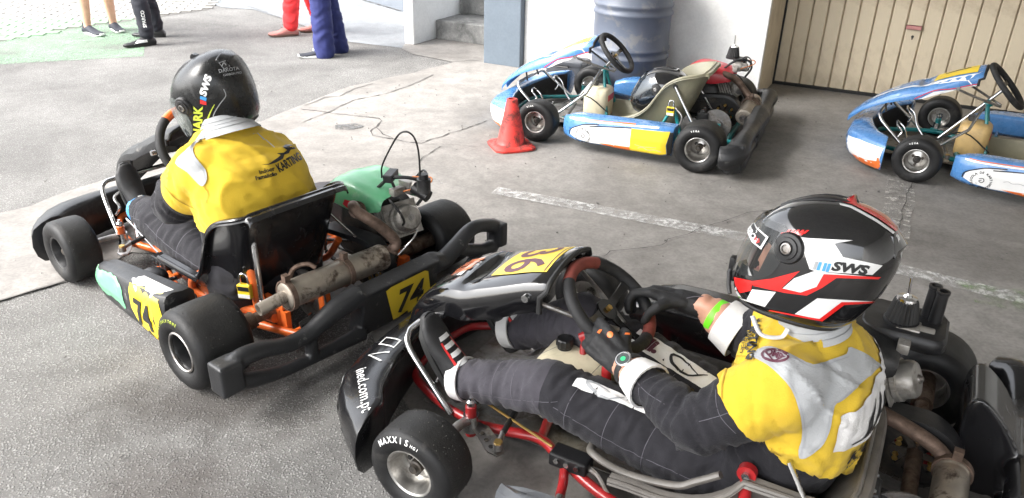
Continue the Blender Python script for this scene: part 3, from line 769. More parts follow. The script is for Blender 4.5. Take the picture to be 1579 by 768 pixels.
def side_pod(K, s, m, xf, xr, yo_f, yo_r, zt_f, zt_r, zb_f, zb_r, yi=.40, name='side_pod', round_f=.06):
    rings = []; N = 12
    for i in range(N+1):
        t = i/N; x = xr+(xf-xr)*t
        yo = yo_r+(yo_f-yo_r)*t; zt = zt_r+(zt_f-zt_r)*t; zb = zb_r+(zb_f-zb_r)*t
        e = max(0, (t-.80)/.20); yo -= round_f*e*e; zt -= .03*e*e; zb += .02*e*e
        e2 = max(0, (.10-t)/.10); yo -= .02*e2*e2
        w = yo-yi
        pr = [(yi, zb+.03), (yi+w*.3, zb+.005), (yi+w*.72, zb), (yo-.02, zb+.004), (yo-.004, zb+.018), (yo+.004, (zb+zt)/2), (yo-.004, zt-.022), (yo-.014, zt-.006), (yo-.036, zt+.001), (yi+w*.35, zt-.006), (yi+.015, zt-.004), (yi, zt-.02)]
        rings.append([V((x, s*a, b)) for a, b in pr])
    mb = MB(); mb.loft(rings)
    return mb.build(name, m, K, smooth=50, bevel=.006, seg=2)

def seat(K, m, yc, hw=.205, x0=0.0, z0=0.0, top=1.0, xs=1.0, emin=0.0, etop=None, emax=9):
    cen = [(.66, .075), (.60, .052), (.48, .042), (.34, .045), (.24, .065), (.16, .12), (.105, .21), (.065, .32), (.03, .42), (.008, .49), (.0, .52)]
    edg = [(.69, .145), (.62, .15), (.50, .155), (.40, .19), (.32, .26), (.27, .345), (.225, .42), (.17, .465), (.11, .49), (.05, .505), (.01, .515)]
    cen = [(q.x, q.y) for q in spline([(a, b, 0) for a, b in cen], 3)]; edg = [(q.x, q.y) for q in spline([(a, b, 0) for a, b in edg], 3)]
    sq = lambda z: z if z < .16 else .16+(z-.16)*top
    cen = [(a*xs, sq(b)) for a, b in cen]; et = top if etop is None else etop
    edg = [(a*xs, min(emax, max(emin, b if b < .16 else .16+(b-.16)*et))) for a, b in edg]
    M = 15; rows = []; n = len(cen)
    for i in range(n):
        row = []; u = i/(n-1); w = hw*(1.0 if u < .75 else 1-.18*((u-.75)/.25)**2); back = max(0, (u-.5)/.5)
        for j in range(M):
            t = -1+2*j/(M-1); f = 1-(1-abs(t)**2.8)**(1/2.2)
            if f > 1: f = 1
            y = yc+w*math.sin(t*math.pi/2)*(.80+.20*f)
            row.append(V((x0+cen[i][0]+(edg[i][0]-cen[i][0])*f, y, z0+cen[i][1]+(edg[i][1]-cen[i][1])*f)))
        # flange turned outwards
        def fl(p, sgn): return p+V((.0, sgn*.022*(1-back*.4), -.004))
        row = [fl(row[0], -1)+V((0, -.004, -.012)), fl(row[0], -1)]+row+[fl(row[-1], 1), fl(row[-1], 1)+V((0, .004, -.012))]
        rows.append(row)
    top = [p+V((-.022, 0, .0)) for p in rows[-1]]; rows.append(top); rows.append([p+V((-.006, 0, -.014)) for p in top])
    mb = ribbon_panel(rows)
    o = mb.build('seat', m, K, smooth=60, solid=.006)
    rim = [r[1] for r in rows[:-2]]+[q for q in rows[-3][2:-2]]+[r[-2] for r in rows[:-2]][::-1]
    mb = MB(); mb.tube(rim, .0075, 8); mb.build('rolled_edge', m, o)
    return o

def steering(K, c, up, yaw=0.0, r=.15, grips=('wheel_grip', 'wheel_grip_red'), base=(.0, 0, .1), redtop=True, tilt_y=0.0, redarc=((60, 140), (255, 300))):
    """c centre, up = direction to the top of the rim"""
    c, up = V(c), V(up).normalized(); y = V((0, 1, 0)); y = (y-up*y.dot(up)).normalized(); nrm = up.cross(y)*1.0
    if nrm.x > 0: nrm = -nrm
    e = empty('steering_wheel', (0, 0, 0), 0, K)
    pts = []
    for k in range(48):
        a = 2*math.pi*k/48; q = r*(1-.10*max(0, -math.sin(a))**3)
        pts.append(c+up*math.sin(a)*q+y*math.cos(a)*q)
    def arc(a0, a1, m, nm):
        n = max(3, int(abs(a1-a0)/7)); P = []
        for i in range(n+1):
            a = R(a0+(a1-a0)*i/n); q = r*(1-.10*max(0, -math.sin(a))**3); P.append(c+up*math.sin(a)*q+y*math.cos(a)*q)
        mb = MB(); mb.tube(P, .0180, 12); return mb.build(nm, m, e, smooth=60)
    if redtop:
        cuts = sorted([x for a in redarc for x in a]); cur = redarc[-1][1]-360
        for (a0, a1) in redarc:
            arc(cur, a0, grips[0], 'rim_grip'); arc(a0, a1, grips[1], 'rim_grip'); cur = a1
    else: 
        mb = MB(); mb.tube(pts, .0165, 12, closed=True); mb.build('rim_grip', grips[0], e, smooth=60)
    for a in (R(5), R(175), R(272)):
        d = up*math.sin(a)+y*math.cos(a); q = d.cross(nrm); i0, i1 = c-nrm*.022+d*.022, c+d*(r-.008)
        mb = MB(); rings = []
        for t in (0, .25, .5, .75, 1):
            p = i0.lerp(i1, t)-nrm*.008*math.sin(t*math.pi); w = .017-.006*math.sin(t*math.pi)
            rings.append([p+q*w+nrm*.003, p-q*w+nrm*.003, p-q*w-nrm*.003, p+q*w-nrm*.003])
        mb.loft(rings); mb.build('spoke', 'gloss_black', e, smooth=30)
    mb = MB(); mb.disc(c-nrm*.022, nrm, .034, .010, 20); mb.build('centre_plate', 'gloss_black', e)
    mb = MB(); mb.disc(c-nrm*.012, nrm, .009, .012, 6); mb.build('bolt', 'brass', e, smooth=0)
    mb = MB(); mb.tube([c-nrm*.024, V(base)], .010, 10); mb.build('steering_column', 'steel', K)
    return e

def tank(K, c, size, m, cap=True, capoff=(0, 0)):
    e = MB(); x, y, z = size; c = V(c); rings = []
    for t, f in ((0, .86), (.04, .96), (.12, 1), (.80, 1), (.90, .95), (.97, .80), (1, .62)):
        rings.append([c+V((px*f, py*f, (t-.5)*z)) for (px, py, _) in rrect(x, y, 0, .045)])
    e.loft(rings); o = e.build('fuel_tank', m, K, smooth=50)
    if cap:
        q = c+V((capoff[0], capoff[1], z/2)); mb = MB()
        n = 24; rr = lambda z, r, k: [q+V((math.cos(2*math.pi*i/n)*(r+(k if i % 2 else 0)), math.sin(2*math.pi*i/n)*(r+(k if i % 2 else 0)), z)) for i in range(n)]
        mb.loft([rr(-.01, .021, 0), rr(.008, .022, 0), rr(.010, .026, -.0025), rr(.030, .026, -.0025), rr(.034, .022, 0)]); mb.build('filler_cap', 'black_plastic', o, smooth=30)
    return o

def hexhead(mb, p, ax, r=.007, h=.006): mb.lathe([(0, .0003), (0, r), (h, r), (h, .0003)], p, ax, 6)

def frame(K, W, m, zr=.075):
    mb = MB(); r = .0150
    for s in (1, -1):
        mb.tube([(-.13, .27*s, .085), (.05, .31*s, zr), (.3, .36*s, zr-.01), (W-.49, .35*s, zr-.01), (W-.30, .288*s, zr), (W-.20, .240*s, zr+.002), (W-.10, .262*s, zr+.005), (W+.02, .300*s, zr+.012)], r, 12, smooth=6)
        mb.tube([(W-.02, .285*s, zr+.01), (W+.10, .262*s, zr+.005), (W+.20, .222*s, zr), (W+.29, .168*s, zr), (W+.315, .08*s, zr), (W+.315, 0, zr)], r*.9, 12, smooth=6)
        mb.tube([(W-.30, .288*s, zr), (W-.33, .36*s, zr), (W-.345, .41*s, zr)], .013, 10)
        mb.tube([(.33, .36*s, zr), (.31, .42*s, zr), (.30, .45*s, zr)], .013, 10)
        mb.tube([(W-.01, .31*s, .065), (W-.01, .31*s, .165)], .016, 12)
        mb.tube([(-.02, .27*s, .085), (-.02, .27*s, .15)], .013, 10)
        mb.box((0, .27*s, .135), (.095, .012, .10))
        mb.box((-.05, .268*s, .10), (.03, .02, .10))
    mb.tube([(W-.20, -.240, zr), (W-.17, -.1, zr), (W-.17, .1, zr), (W-.20, .240, zr)], r, 12, smooth=4)
    mb.tube([(.42, -.35, zr-.01), (.45, 0, zr-.015), (.42, .35, zr-.01)], r*.9, 12, smooth=4)
    mb.tube([(-.10, -.28, .082), (-.10, .28, .082)], r, 12)
    mb.tube([(.12, -.315, zr), (.12, .315, zr)], r*.9, 12)
    return mb.build('frame', m, K, smooth=50)

def front_axle(K, W, FO, wf):
    for s in (1, -1):
        yk = .31*s; yi = s*(FO-wf)
        mb = MB(); mb.tube([(W-.01, yk, .118), (W, yk+.045*s, .122), (W, yi+.05*s, .128)], [.017, .0145, .0125], 12); mb.build('stub_axle', 'dull_steel', K)
        mb = MB(); mb.lathe([(0, .0003), (0, .012), (.014, .012), (.02, .006), (.028, .006), (.028, .0003)], (W-.01, yk, .165), (0, 0, 1), 8); mb.build('king_pin', 'steel', K, smooth=30)
        mb = MB(); mb.lathe([(-.085, .018), (-.085, .022), (-.03, .022), (-.03, .018)], (W-.01, yk, .165), (0, 0, 1), 14, closed=True); mb.build('king_pin_collar', 'steel', K, smooth=30)
        # drilled steering arm
        pl = [(.01, 0), (-.02, .018), (-.10, .075), (-.135, .078), (-.142, .052), (-.12, .03), (-.05, -.016), (-.01, -.018)]
        mb = MB(); mb.prism([(a, b*s) for a, b in pl], (W-.01, yk, .102), (1, 0, 0), (0, 1, 0), .005)
        pa = mb.build('steering_arm', 'rim_alloy', K, smooth=0)
        mb = MB()
        for (a, b) in ((-.05, .020), (-.075, .038), (-.10, .055)): mb.disc((W-.01+a, yk+b*s, .1025), (0, 0, 1), .007, .003, 12)
        mb.build('arm_hole', 'greasy_black', pa, smooth=0)
        q = V((W-.137, yk+.062*s, .125))
        mb = MB(); mb.tube([q, q+V((.012, -.045*s, .006))], .008, 10); mb.lathe([(-.012, .0003), (-.012, .014), (.008, .014), (.008, .0003)], q, (0, 0, 1), 12); mb.build('rod_end', 'dull_steel', K)
        mb = MB(); hexhead(mb, q+V((0, 0, .008)), (0, 0, 1), .012, .006); mb.build('rod_end_nut', 'brass', K, smooth=0)
        mb = MB(); mb.tube([q+V((.010, -.04*s, .005)), V((W-.08, .06*s, .13))], .0085, 10); mb.build('tie_rod', 'cable_black', K)

def rear_axle(K, RO, wr):
    mb = MB(); mb.tube([(0, -(RO-wr*.6), .139), (0, RO-wr*.6, .139)], .0195, 18)
    for s in (1, -1): mb.tube([(0, s*(RO-wr-.07), .139), (0, s*(RO-wr*.6), .139)], .03, 18)
    mb.build('rear_axle', 'axle_steel', K, smooth=40)
    for s in (1, -1):
        mb = MB(); mb.lathe([(-.018, .026), (-.018, .05), (.018, .05), (.018, .026)], (0, .255*s, .139), (0, 1, 0), 20); mb.build('bearing', 'greasy_black', K)
    # sprocket and chain on the right of the seat
    mb = MB(); N = 72; ring = lambda r, y: [V((math.cos(2*math.pi*i/N)*(r+(.006 if i % 2 else 0)), y, .139+math.sin(2*math.pi*i/N)*(r+(.006 if i % 2 else 0)))) for i in range(N)]
    c0 = lambda r, y: [V((math.cos(2*math.pi*i/N)*r, y, .139+math.sin(2*math.pi*i/N)*r)) for i in range(N)]
    mb.loft([c0(.06, -.163), ring(.097, -.163), ring(.097, -.168), c0(.06, -.168)], caps=False, loop=True); 
    for i in range(6):
        a = i*math.pi/3; mb.box((math.cos(a)*.045, -.165, .139+math.sin(a)*.045), (.05, .006, .018), Matrix.Rotation(-a, 3, 'Y'))
    mb.build('sprocket', 'greasy_black', K, smooth=30)
    mb = MB(); hexes = [(math.cos(a)*.05, -.172, .139+math.sin(a)*.05) for a in [i*math.pi/3+.5 for i in range(6)]]
    for h in hexes: hexhead(mb, h, (0, -1, 0), .008, .006); hexhead(mb, (h[0], -.158, h[2]), (0, 1, 0), .008, .006)
    mb.build('sprocket_bolts', 'brass', K, smooth=0, kind='stuff')
    mb = MB(); P = []
    for a in range(90, 271, 9): P.append(V((math.cos(R(a))*.099, -.1655, .139+math.sin(R(a))*.099)))
    A, B = V((.24, -.1655, .095)), V((.24, -.1655, .175))
    lo = [P[-1].lerp(A, i/14) for i in range(1, 15)]; hi = [B.lerp(P[0], i/14) for i in range(0, 14)]
    ar = [V((.24+math.cos(R(a))*.04, -.1655, .135+math.sin(R(a))*.04)) for a in (-60, -30, 0, 30, 60)]
    L = P+lo+ar+hi
    for i, p in enumerate(L):
        q = L[(i+1) % len(L)]; d = (q-p); 
        if d.length < 1e-6: continue
        x, y, z = frame_from(d, (0, 1, 0)); M = Matrix((x, y, z)).transposed()
        mb.box((p+q)/2, (.010, .013 if i % 2 else .008, d.length*.92), M)
    mb.build('chain', 'greasy_black', K, smooth=0, kind='stuff')
    mb = MB(); mb.lathe([(-.003, .035), (-.003, .095), (.003, .095), (.003, .035)], (0, .13, .139), (0, 1, 0), 40, closed=True)
    mb.lathe([(-.02, .021), (-.02, .036), (.02, .036), (.02, .021)], (0, .13, .139), (0, 1, 0), 24); mb.build('brake_disc', 'dull_steel', K, smooth=40)
    mb = MB(); mb.box((.085, .13, .18), (.07, .055, .055)); mb.box((.085, .13, .215), (.035, .07, .02)); mb.build('brake_caliper', 'black_plastic', K, smooth=0, bevel=.006)
    mb = MB()
    for yy in (.10, .16): hexhead(mb, (.085, yy, .226), (0, 0, 1), .009, .006)
    mb.build('caliper_bolts', 'steel', K, smooth=0, kind='stuff')

def engine(K, cover_m, oy=0.0, ox=0.0, oz=0.0, wide=1.0, wire=True):
    y0 = -.335+oy; n0 = set(K.children)
    mb = MB()                                               # crankcase and mount
    mb.loft([[V((a, y0+b, z)) for a, b, _ in rrect(x, y, 0, .03)] if False else [V((.16+a, y0+b, z)) for a, b, _ in rrect(x, y, 0, .03)] for x, y, z in ((.22, .20, .085), (.24, .22, .10), (.22, .21, .20), (.20, .20, .27), (.16, .18, .30))])
    mb.box((.15, y0, .078), (.30, .20, .012))
    mb.build('engine_block', 'greasy_black', K, smooth=40, bevel=.004)
    ax = V((-.90, .12, .42)).normalized(); x, y, d = frame_from(ax); M = Matrix((x, y, d)).transposed(); b0 = V((.09, y0, .22))
    mb = MB()
    for i in range(7): mb.box(b0+d*(.03+i*.0155), (.155-.006*(i % 2), .135, .006), M)
    mb.box(b0+d*.07, (.10, .09, .12), M); mb.build('cylinder_fins', 'cast_alloy', K, smooth=0, kind='stuff')
    c = b0+d*.155; N = 6                                     # valve cover
    hx = lambda r, t: [c+d*t+x*math.cos(a)*r+y*math.sin(a)*r*.92 for a in [R(60*i+30+k) for i in range(6) for k in (-16, 0, 16)]]
    mb = MB(); mb.loft([hx(.060, -.03), hx(.066, -.025), hx(.066, -.012), hx(.058, -.010), hx(.056, .018), hx(.048, .028), hx(.02, .031)]); o = mb.build('valve_cover', 'cast_alloy', K, smooth=35)
    mb = MB(); mb.lathe([(0, .0003), (0, .013), (.006, .012), (.006, .0003)], c+d*.030, d, 16); hexhead(mb, c+d*.036, d, .007, .007); mb.build('cover_bolt', 'dull_steel', o, smooth=30)
    # shroud on top
    st = [(.345, .255, .06, .05), (.325, .325, .085, .06), (.27, .390, .105, .07), (.21, .420, .115, .085), (.14, .418, .118, .095), (.07, .405, .112, .085), (.01, .395, .095, .06), (-.02, .38, .085, .045)]
    rows = []
    for (px, pz, hw, sk) in st:
        rows.append([V((px+.0, y0+.02+f*hw, pz+g*sk)) for f, g in ((-1.05, -1.1), (-1.03, -.5), (-.96, -.12), (-.75, .06), (-.4, .02), (-.15, .10), (.15, .12), (.4, .03), (.75, .05), (.96, -.14), (1.03, -.5), (1.05, -1.15))])
    rows = [[q+V((0, 0, noise.noise(q*9)*.006)) for q in r] for r in rows]
    mb = ribbon_panel([[V((q.x, y0+(q.y-y0)*wide, q.z)) for q in r] for r in rows]); mb.build('engine_cover', cover_m, K, smooth=60, solid=.005, sub=1)
    mb = MB(); mb.disc(V((.165, y0-.125, .20)), (0, 1, 0), .095, .05, 28); mb.disc(V((.165, y0-.155, .20)), (0, 1, 0), .05, .02, 20); mb.build('recoil_starter', 'black_plastic', K, smooth=40)
    # carburettor, hoses, plug lead
    mb = MB(); mb.box((-.02, y0-.03, .40), (.06, .06, .05)); mb.disc((-.06, y0-.03, .40), (1, 0, 0), .026, .05, 18); mb.box((-.02, y0+.035, .395), (.03, .06, .03)); mb.build('carburettor', 'cast_alloy', K, smooth=30, bevel=.004)
    mb = MB(); mb.tube([(.05, y0+.07, .40), (-.02, y0+.06, .455), (-.09, y0-.0, .45), (-.11, y0-.03, .40), (-.08, y0-.01, .34)], .007, 8, smooth=6); mb.tube([(-.02, y0-.06, .42), (-.06, y0-.07, .46), (-.10, y0-.05, .44), (-.09, y0-.02, .38)], .0045, 8, smooth=6)
    mb.tube([(.02, y0+.06, .36), (-.05, y0+.09, .37), (-.09, y0+.07, .30), (-.02, y0+.05, .24)], .005, 8, smooth=6)
    if wire: mb.build('hose', 'cable_black', K, kind='stuff')
    if wire:
        mb = MB(); mb.tube([(-.04, y0-.03, .44), (-.11, y0-.06, .445), (-.125, y0-.02, .43), (-.05, y0+.03, .40)], .003, 6, smooth=6); mb.build('wire', 'cable_orange', K)
    for ob in set(K.children)-n0:
        for w_ in [ob]+list(ob.children):
            w_.data.transform(Matrix.Translation((ox, 0, oz)))
    # chain guard
    rows = []
    for i in range(15):
        a = R(200-i*11); rr = .125; px, pz = .02+math.cos(a)*rr*1.05, .139+math.sin(a)*rr
        if i > 9: px, pz = .02+.13*math.cos(R(101))+(i-9)*.05, .139+rr-(i-9)*.004
        rows.append([V((px, -.20, pz-.018)), V((px, -.198, pz)), V((px, -.13, pz)), V((px, -.128, pz-.018))])
    mb = ribbon_panel(rows); mb.build('chain_guard', 'black_plastic', K, smooth=40, solid=.003)

def air_filter(K, c, stem=.05, box=None):
    c = V(c); e = empty('air_filter', (0, 0, 0), 0, K)
    N = 44; ring = lambda z, r: [c+V((math.cos(2*math.pi*i/N)*(r-(.0035 if i % 2 else 0)), math.sin(2*math.pi*i/N)*(r-(.0035 if i % 2 else 0)), z)) for i in range(N)]
    mb = MB(); mb.loft([ring(0, .042), ring(.008, .042), ring(.062, .031), ring(.066, .028)]); mb.build('pleats', 'rubber', e, smooth=0)
    mb = MB(); mb.lathe([(-.012, .0003), (-.012, .038), (-.010, .045), (.004, .045), (.006, .042), (.006, .0003)], c, (0, 0, 1), 28); mb.build('filter_base', 'black_plastic', e)
    mb = MB(); mb.lathe([(.062, .0003), (.062, .027), (.072, .025), (.075, .012), (.080, .009), (.080, .0003)], c, (0, 0, 1), 24); mb.tube([c+V((0, 0, .08)), c+V((.004, 0, .08+stem))], .0035, 8); mb.build('filter_cap', 'chrome', e)
    return e

def header_pipe(K, pts, r=.019):
    mb = MB(); mb.tube(pts, r, 14, smooth=7)
    for p, q in ((pts[0], pts[1]), (pts[-1], pts[-2])):
        d = (V(q)-V(p)).normalized(); mb.disc(V(p)+d*.008, d, r+.012, .009, 16)
    return mb.build('exhaust_header', 'header_rust', K, smooth=50)

def muffler_body(K, a, b, r=.055, tail=True, clamps=(.42,), tail_dir=None):
    a, b = V(a), V(b); L = (b-a).length; d = (b-a).normalized()
    e = MB(); e.lathe([(0, .02), (.002, r*.80), (.006, r*.96), (.012, r), (.024, r), (.026, r*.965), (.032, r*.965), (.034, r*.99), (L-.034, r*.99), (L-.03, r), (L-.01, r), (L-.004, r*.95), (L, r*.75), (L, .02)], a, d, 36)
    o = e.build('muffler', 'muffler', K, smooth=40)
    if tail:
        td = V(tail_dir) if tail_dir else d; td = td.normalized(); t0 = b-d*.01; t1 = b+td*.095
        mb = MB(); mb.lathe([(0, .022), (.105, .022), (.105, .0185), (.0, .0185)], t0, td, 20); mb.lathe([(.02, .0003), (.02, .0185)], t0, td, 20); mb.build('tail_pipe', 'muffler', o, smooth=40)
    for t in clamps:
        mb = MB(); p = a.lerp(b, t); mb.lathe([(-.009, r+.001), (-.009, r+.006), (.009, r+.006), (.009, r+.001)], p, d, 32); x, y, _ = frame_from(d); mb.box(p+y*(r+.014), (.022, .02, .028), Matrix((x, d, y)).transposed()); mb.build('clamp', 'header_rust', o, smooth=30)
    return o

def bumper_bars(K, W, m='steel', drop=True):
    for (zz, yy, r, xf) in ((.245, .245, .0098, .275),):
        mb = MB(); mb.tube([(W+.075, .285, .085), (W+.13, .275, .13), (W+xf-.03, yy, zz-.02), (W+xf, yy-.03, zz+.012), (W+xf+.01, yy-.10, zz+.015), (W+xf+.01, -yy+.10, zz+.015), (W+xf, -yy+.03, zz+.012), (W+xf-.03, -yy, zz-.02), (W+.13, -.275, .13), (W+.075, -.285, .085)], r, 10, smooth=5)
        mb.build('bumper_hoop', m, K)
    for s in (1, -1):
        mb = MB(); mb.tube([(W+.26, .10*s, .255), (W+.27, .09*s, .29), (W+.28, .08*s, .325)], .006, 8, smooth=3); mb.build('panel_bracket', 'black_plastic', K)
        mb = MB(); mb.tube([(W-.10, .135*s, .45), (W-.20, .09*s, .41), (W-.32, .02*s, .365)], .007, 8); mb.build('panel_stay', 'dull_steel', K)
        mb = MB(); mb.disc((W-.09, .151*s, .462), (0, 1, 0), .011, .02, 12); mb.build('panel_bolt', 'steel', K)

def pedals(K, W, ys=((.20, 1), (-.20, 1))):
    for (y, s) in ys:
        mb = MB(); mb.tube([(W+.05, y-.02, .06), (W+.10, y-.025, .12), (W+.13, y-.03, .19), (W+.165, y-.03, .22), (W+.175, y+.0, .235), (W+.165, y+.035, .22), (W+.135, y+.035, .185), (W+.15, y+.05, .15)], .0058, 8, smooth=5)
        mb.tube([(W+.05, y-.05, .06), (W+.05, y+.03, .06)], .009, 8)
        mb.build('pedal', 'steel', K)

def column_support(K, m, top, foot_x=.0, W=1.03, strap='red_paint'):
    for s in (1, -1):
        mb = MB(); mb.tube([V(top)+V((0, .018*s, -.01)), V(top)+V((-.01, .04*s, -.06)), V((foot_x+.02, .10*s, .12)), V((foot_x, .115*s, .06))], .0105, 10, smooth=4); mb.build('column_support', m, K)
    mb = MB(); mb.disc(V(top), (-.8, 0, .6), .024, .03, 16); mb.build('column_bush', m, K)

def rear_bumper_generic(K, m, x=-.215, RO=.68, zt=.22, rs=1.0):
    mb = MB()
    for s in (1, -1):
        y = lambda v: v*s
        mb.tube([(x+.075, y(RO+.01), .125), (x+.03, y(RO+.005), .13), (x-.01, y(RO-.05), .15), (x-.02, y(RO-.16), .185), (x-.02, y(.34), .17), (x-.02, y(.22), .165), (x-.02, y(.0), .18)], [rs*q for q in (.05, .052, .05, .040, .036, .04, .06)], 12, smooth=5)
        mb.tube([(x+.03, y(RO), .085), (x-.01, y(RO-.06), .075), (x-.02, y(.45), .06), (x-.02, y(.25), .055), (x-.02, 0, .06)], [rs*q for q in (.04, .04, .03, .03, .035)], 12, smooth=5)
        mb.box((x-.005, y(RO-.055), .125), (.09, .11, .16)); mb.box((x-.01, y(.30), .11), (.05, .05, .12))
    mb.box((x-.02, 0, .125), (.09, .34, .17))
    return mb.build('rear_bumper', m, K, smooth=60, voxel=.007, relax=3)

def padlock(K, p, ax, face='yellow_vinyl'):
    p, ax = V(p), V(ax).normalized(); x = V((0, 0, 1)).cross(ax).normalized(); z = V((0, 0, 1)); M = Matrix((x, ax, z)).transposed()
    o = MB(); o.box(p, (.046, .022, .054), M); b = o.build('padlock', face, K, smooth=0, bevel=.003)
    mb = MB(); mb.tube([p+x*.014+z*.025, p+x*.014+z*.05, p+x*.007+z*.064, p-x*.007+z*.064, p-x*.014+z*.05, p-x*.014+z*.025], .004, 8, smooth=4); mb.build('shackle', 'steel', b)
    mb = MB(); mb.box(p+ax*.0115-z*.016, (.042, .002, .014), M); mb.build('label_strip', 'white_vinyl', b, smooth=0)
    mb = MB(); mb.box(p+ax*.0115+z*.012, (.040, .002, .016), M); mb.build('label_strip', 'black_vinyl', b, smooth=0)
    return b

def kart_root(name, X, Y, a, label, group='racing karts in the bay'):
    K = empty(name, (X, Y, .005), a); tag(K, label, 'go kart', group); return K

# ---------------------------------------------------------------- the blue karts
def blue_kart(X, Y, a, label, second=False):
    K = kart_root('go_kart', X, Y, a, label); W, RO, FO = 1.03, .70, .594
    WR, WF = .20, .130
    frame(K, W, 'teal_paint'); front_axle(K, W, FO, WF); rear_axle(K, RO, WR)
    mk = [('white_vinyl', 'VEGA', .012, R(118), R(98), .105)]
    for s in (1, -1):
        wheel(K, W, s*(FO-WF/2), .128, WF, s, 'rim_alloy', mark=mk if s > 0 else None, rr=.062)
        wheel(K, 0, s*(RO-WR/2), .139, WR, s, 'rim_alloy', mark=[('white_vinyl', 'VEGA', .013, R(112), R(92), .113)] if s > 0 else None, rr=.066)
    fb = front_fairing(K, W, 'blue_plastic', yw=.60)
    np_ = nose_panel(K, W, 'blue_plastic', kw=.92, ks=.72)
    sp = side_pod(K, 1, 'blue_plastic', .85, .155, .615, .655, .215, .225, .050, .055, yi=.49)
    side_pod(K, -1, 'blue_plastic', .85, .155, .615, .655, .20, .215, .055, .06, yi=.49)
    for s in (1, -1):
        mb = MB(); mb.tube([(W-.345, .40*s, .075), (W-.345, .52*s, .09)], .010, 8); mb.tube([(.30, .44*s, .075), (.30, .52*s, .09)], .010, 8); mb.build('pod_bar', 'steel', K)
    seat(K, 'seat_tan', .11, x0=.07, top=.90)
    steering(K, (.704, 0, .477), (.69, 0, .72), r=.150, base=(.98, 0, .12), redtop=False)
    column_support(K, 'teal_paint', (.775, 0, .37), .70, W)
    tk = tank(K, (.80, .03, .165), (.17, .20, .20), 'tank_amber' if second else 'tank_white', capoff=(.03, 0))
    mb = MB(); mb.box((.72, .03, .20), (.012, .12, .045)); mb.build('tank_strap', 'red_plastic', K, smooth=0, bevel=.004)
    mb = MB(); mb.box((.83, 0, .043), (.85, .46, .004)); mb.build('floor_tray', 'dull_steel', K, smooth=0)
    bumper_bars(K, W); pedals(K, W)
    mb = MB(); mb.tube([(W-.05, .22, .17), (.85, .16, .22), (.70, .13, .12)], .004, 8, smooth=4); mb.build('brake_line', 'cable_black', K)
    mb = MB(); mb.tube([(W-.02, .285, .10), (W-.20, .20, .25), (.79, .06, .37)], .0088, 10); mb.build('support_rod', 'steel', K)
    engine(K, 'red_plastic', oy=.06, oz=.015, wide=1.15); air_filter(K, (.03, -.40, .455), .06)
    mb = MB(); mb.box((-.02, -.40, .42), (.08, .09, .07)); mb.build('airbox', 'black_plastic', K, smooth=0, bevel=.008)
    header_pipe(K, [(.12, -.20, .34), (.06, -.16, .39), (-.04, -.14, .37), (-.11, -.13, .31), (-.155, -.115, .265)], .021)
    muffler_body(K, (-.175, -.14, .25), (-.155, .10, .195), .052, tail=False, clamps=(.30, .38))
    mb = MB(); mb.lathe([(0, .026), (.006, .026), (.006, .021), (-.03, .021), (-.03, .0004)], (-.1545, .106, .1935), (.02, .24, -.055), 20); mb.build('muffler_outlet', 'dull_steel', K)
    for s in (1, -1):
        mb = MB(); y = .29 if s > 0 else -.10
        mb.tube([(.24, y+.02*s, .385), (.085, y+.06*s, .155)], .0098, 10); mb.build('seat_stay', 'steel', K)
        mb = MB(); mb.lathe([(-.006, .0003), (-.006, .014), (.006, .014), (.006, .0003)], (.24, y+.02*s, .388), (0, 1, 0), 12); mb.build('stay_bolt', 'black_plastic', K)
        mb = MB(); mb.tube([(.16, .335*s, .07), (.20, .325*s, .18), (.23, .32*s, .26)], .012, 10); mb.tube([(.33, .345*s, .07), (.25, .325*s, .24)], .010, 10); mb.build('seat_post', 'teal_paint', K)
    padlock(K, (.245, .345, .245), (0, 1, 0))
    mb = MB(); mb.tube([(.22, .345, .27), (.17, .36, .22), (.19, .36, .14)], .006, 8, smooth=4); mb.build('cable', 'dull_steel', K)
    rear_bumper_generic(K, 'scuffed_plastic', x=-.205, RO=RO, zt=.22, rs=1.3)
    # vinyl on the pod: white field, black edge, yellow number plate, orange tail
    o, ux, uy = V((.5, .75, .125)), V((-1, 0, 0)), V((0, 0, 1))
    D = lambda n, pts, m, off=.0025, edge=.018: decal(n, poly2d(pts), o, ux, uy, sp, m, K, off+.0015, edge)
    D('white_flash', [(-.28, .005), (-.20, .044), (-.10, .058), (-.16, .040), (-.02, .056), (.10, .068), (.10, -.048), (-.15, -.058), (-.24, -.048), (-.285, -.03)], 'white_vinyl')
    decal('flash_edge', stroke2d([(-.29, -.03), (-.28, .005), (-.20, .046), (-.10, .062)], .006), o, ux, uy, sp, 'black_vinyl', K, .0052, .02)
    decal('flash_edge', stroke2d([(-.16, .042), (-.02, .060), (.10, .072)], .006), o, ux, uy, sp, 'black_vinyl', K, .0052, .02)
    D('orange_tail', [(-.10, -.050), (.10, -.043), (.10, -.066), (.0, -.064)], 'orange_vinyl', .0032)
    D('number_plate', [(.10, .070), (.327, .082), (.312, .0), (.32, -.05), (.28, -.062), (.10, -.064)], 'yellow_vinyl', .0032)
    D('pod_edge', [(.325, .075), (.345, .08), (.345, -.06), (.318, -.062), (.324, -.05), (.316, .0)], 'black_vinyl', .002)
    decal('pod_stripe', stroke2d([(-.30, .066), (-.10, .074), (.12, .086), (.26, .093)], .008), o, ux, uy, sp, 'white_vinyl', K, .0035, .02)
    decal('pod_stripe', stroke2d([(-.28, .074), (-.10, .082), (.12, .093)], .004), o, ux, uy, sp, 'orange_vinyl', K, .0052, .02)
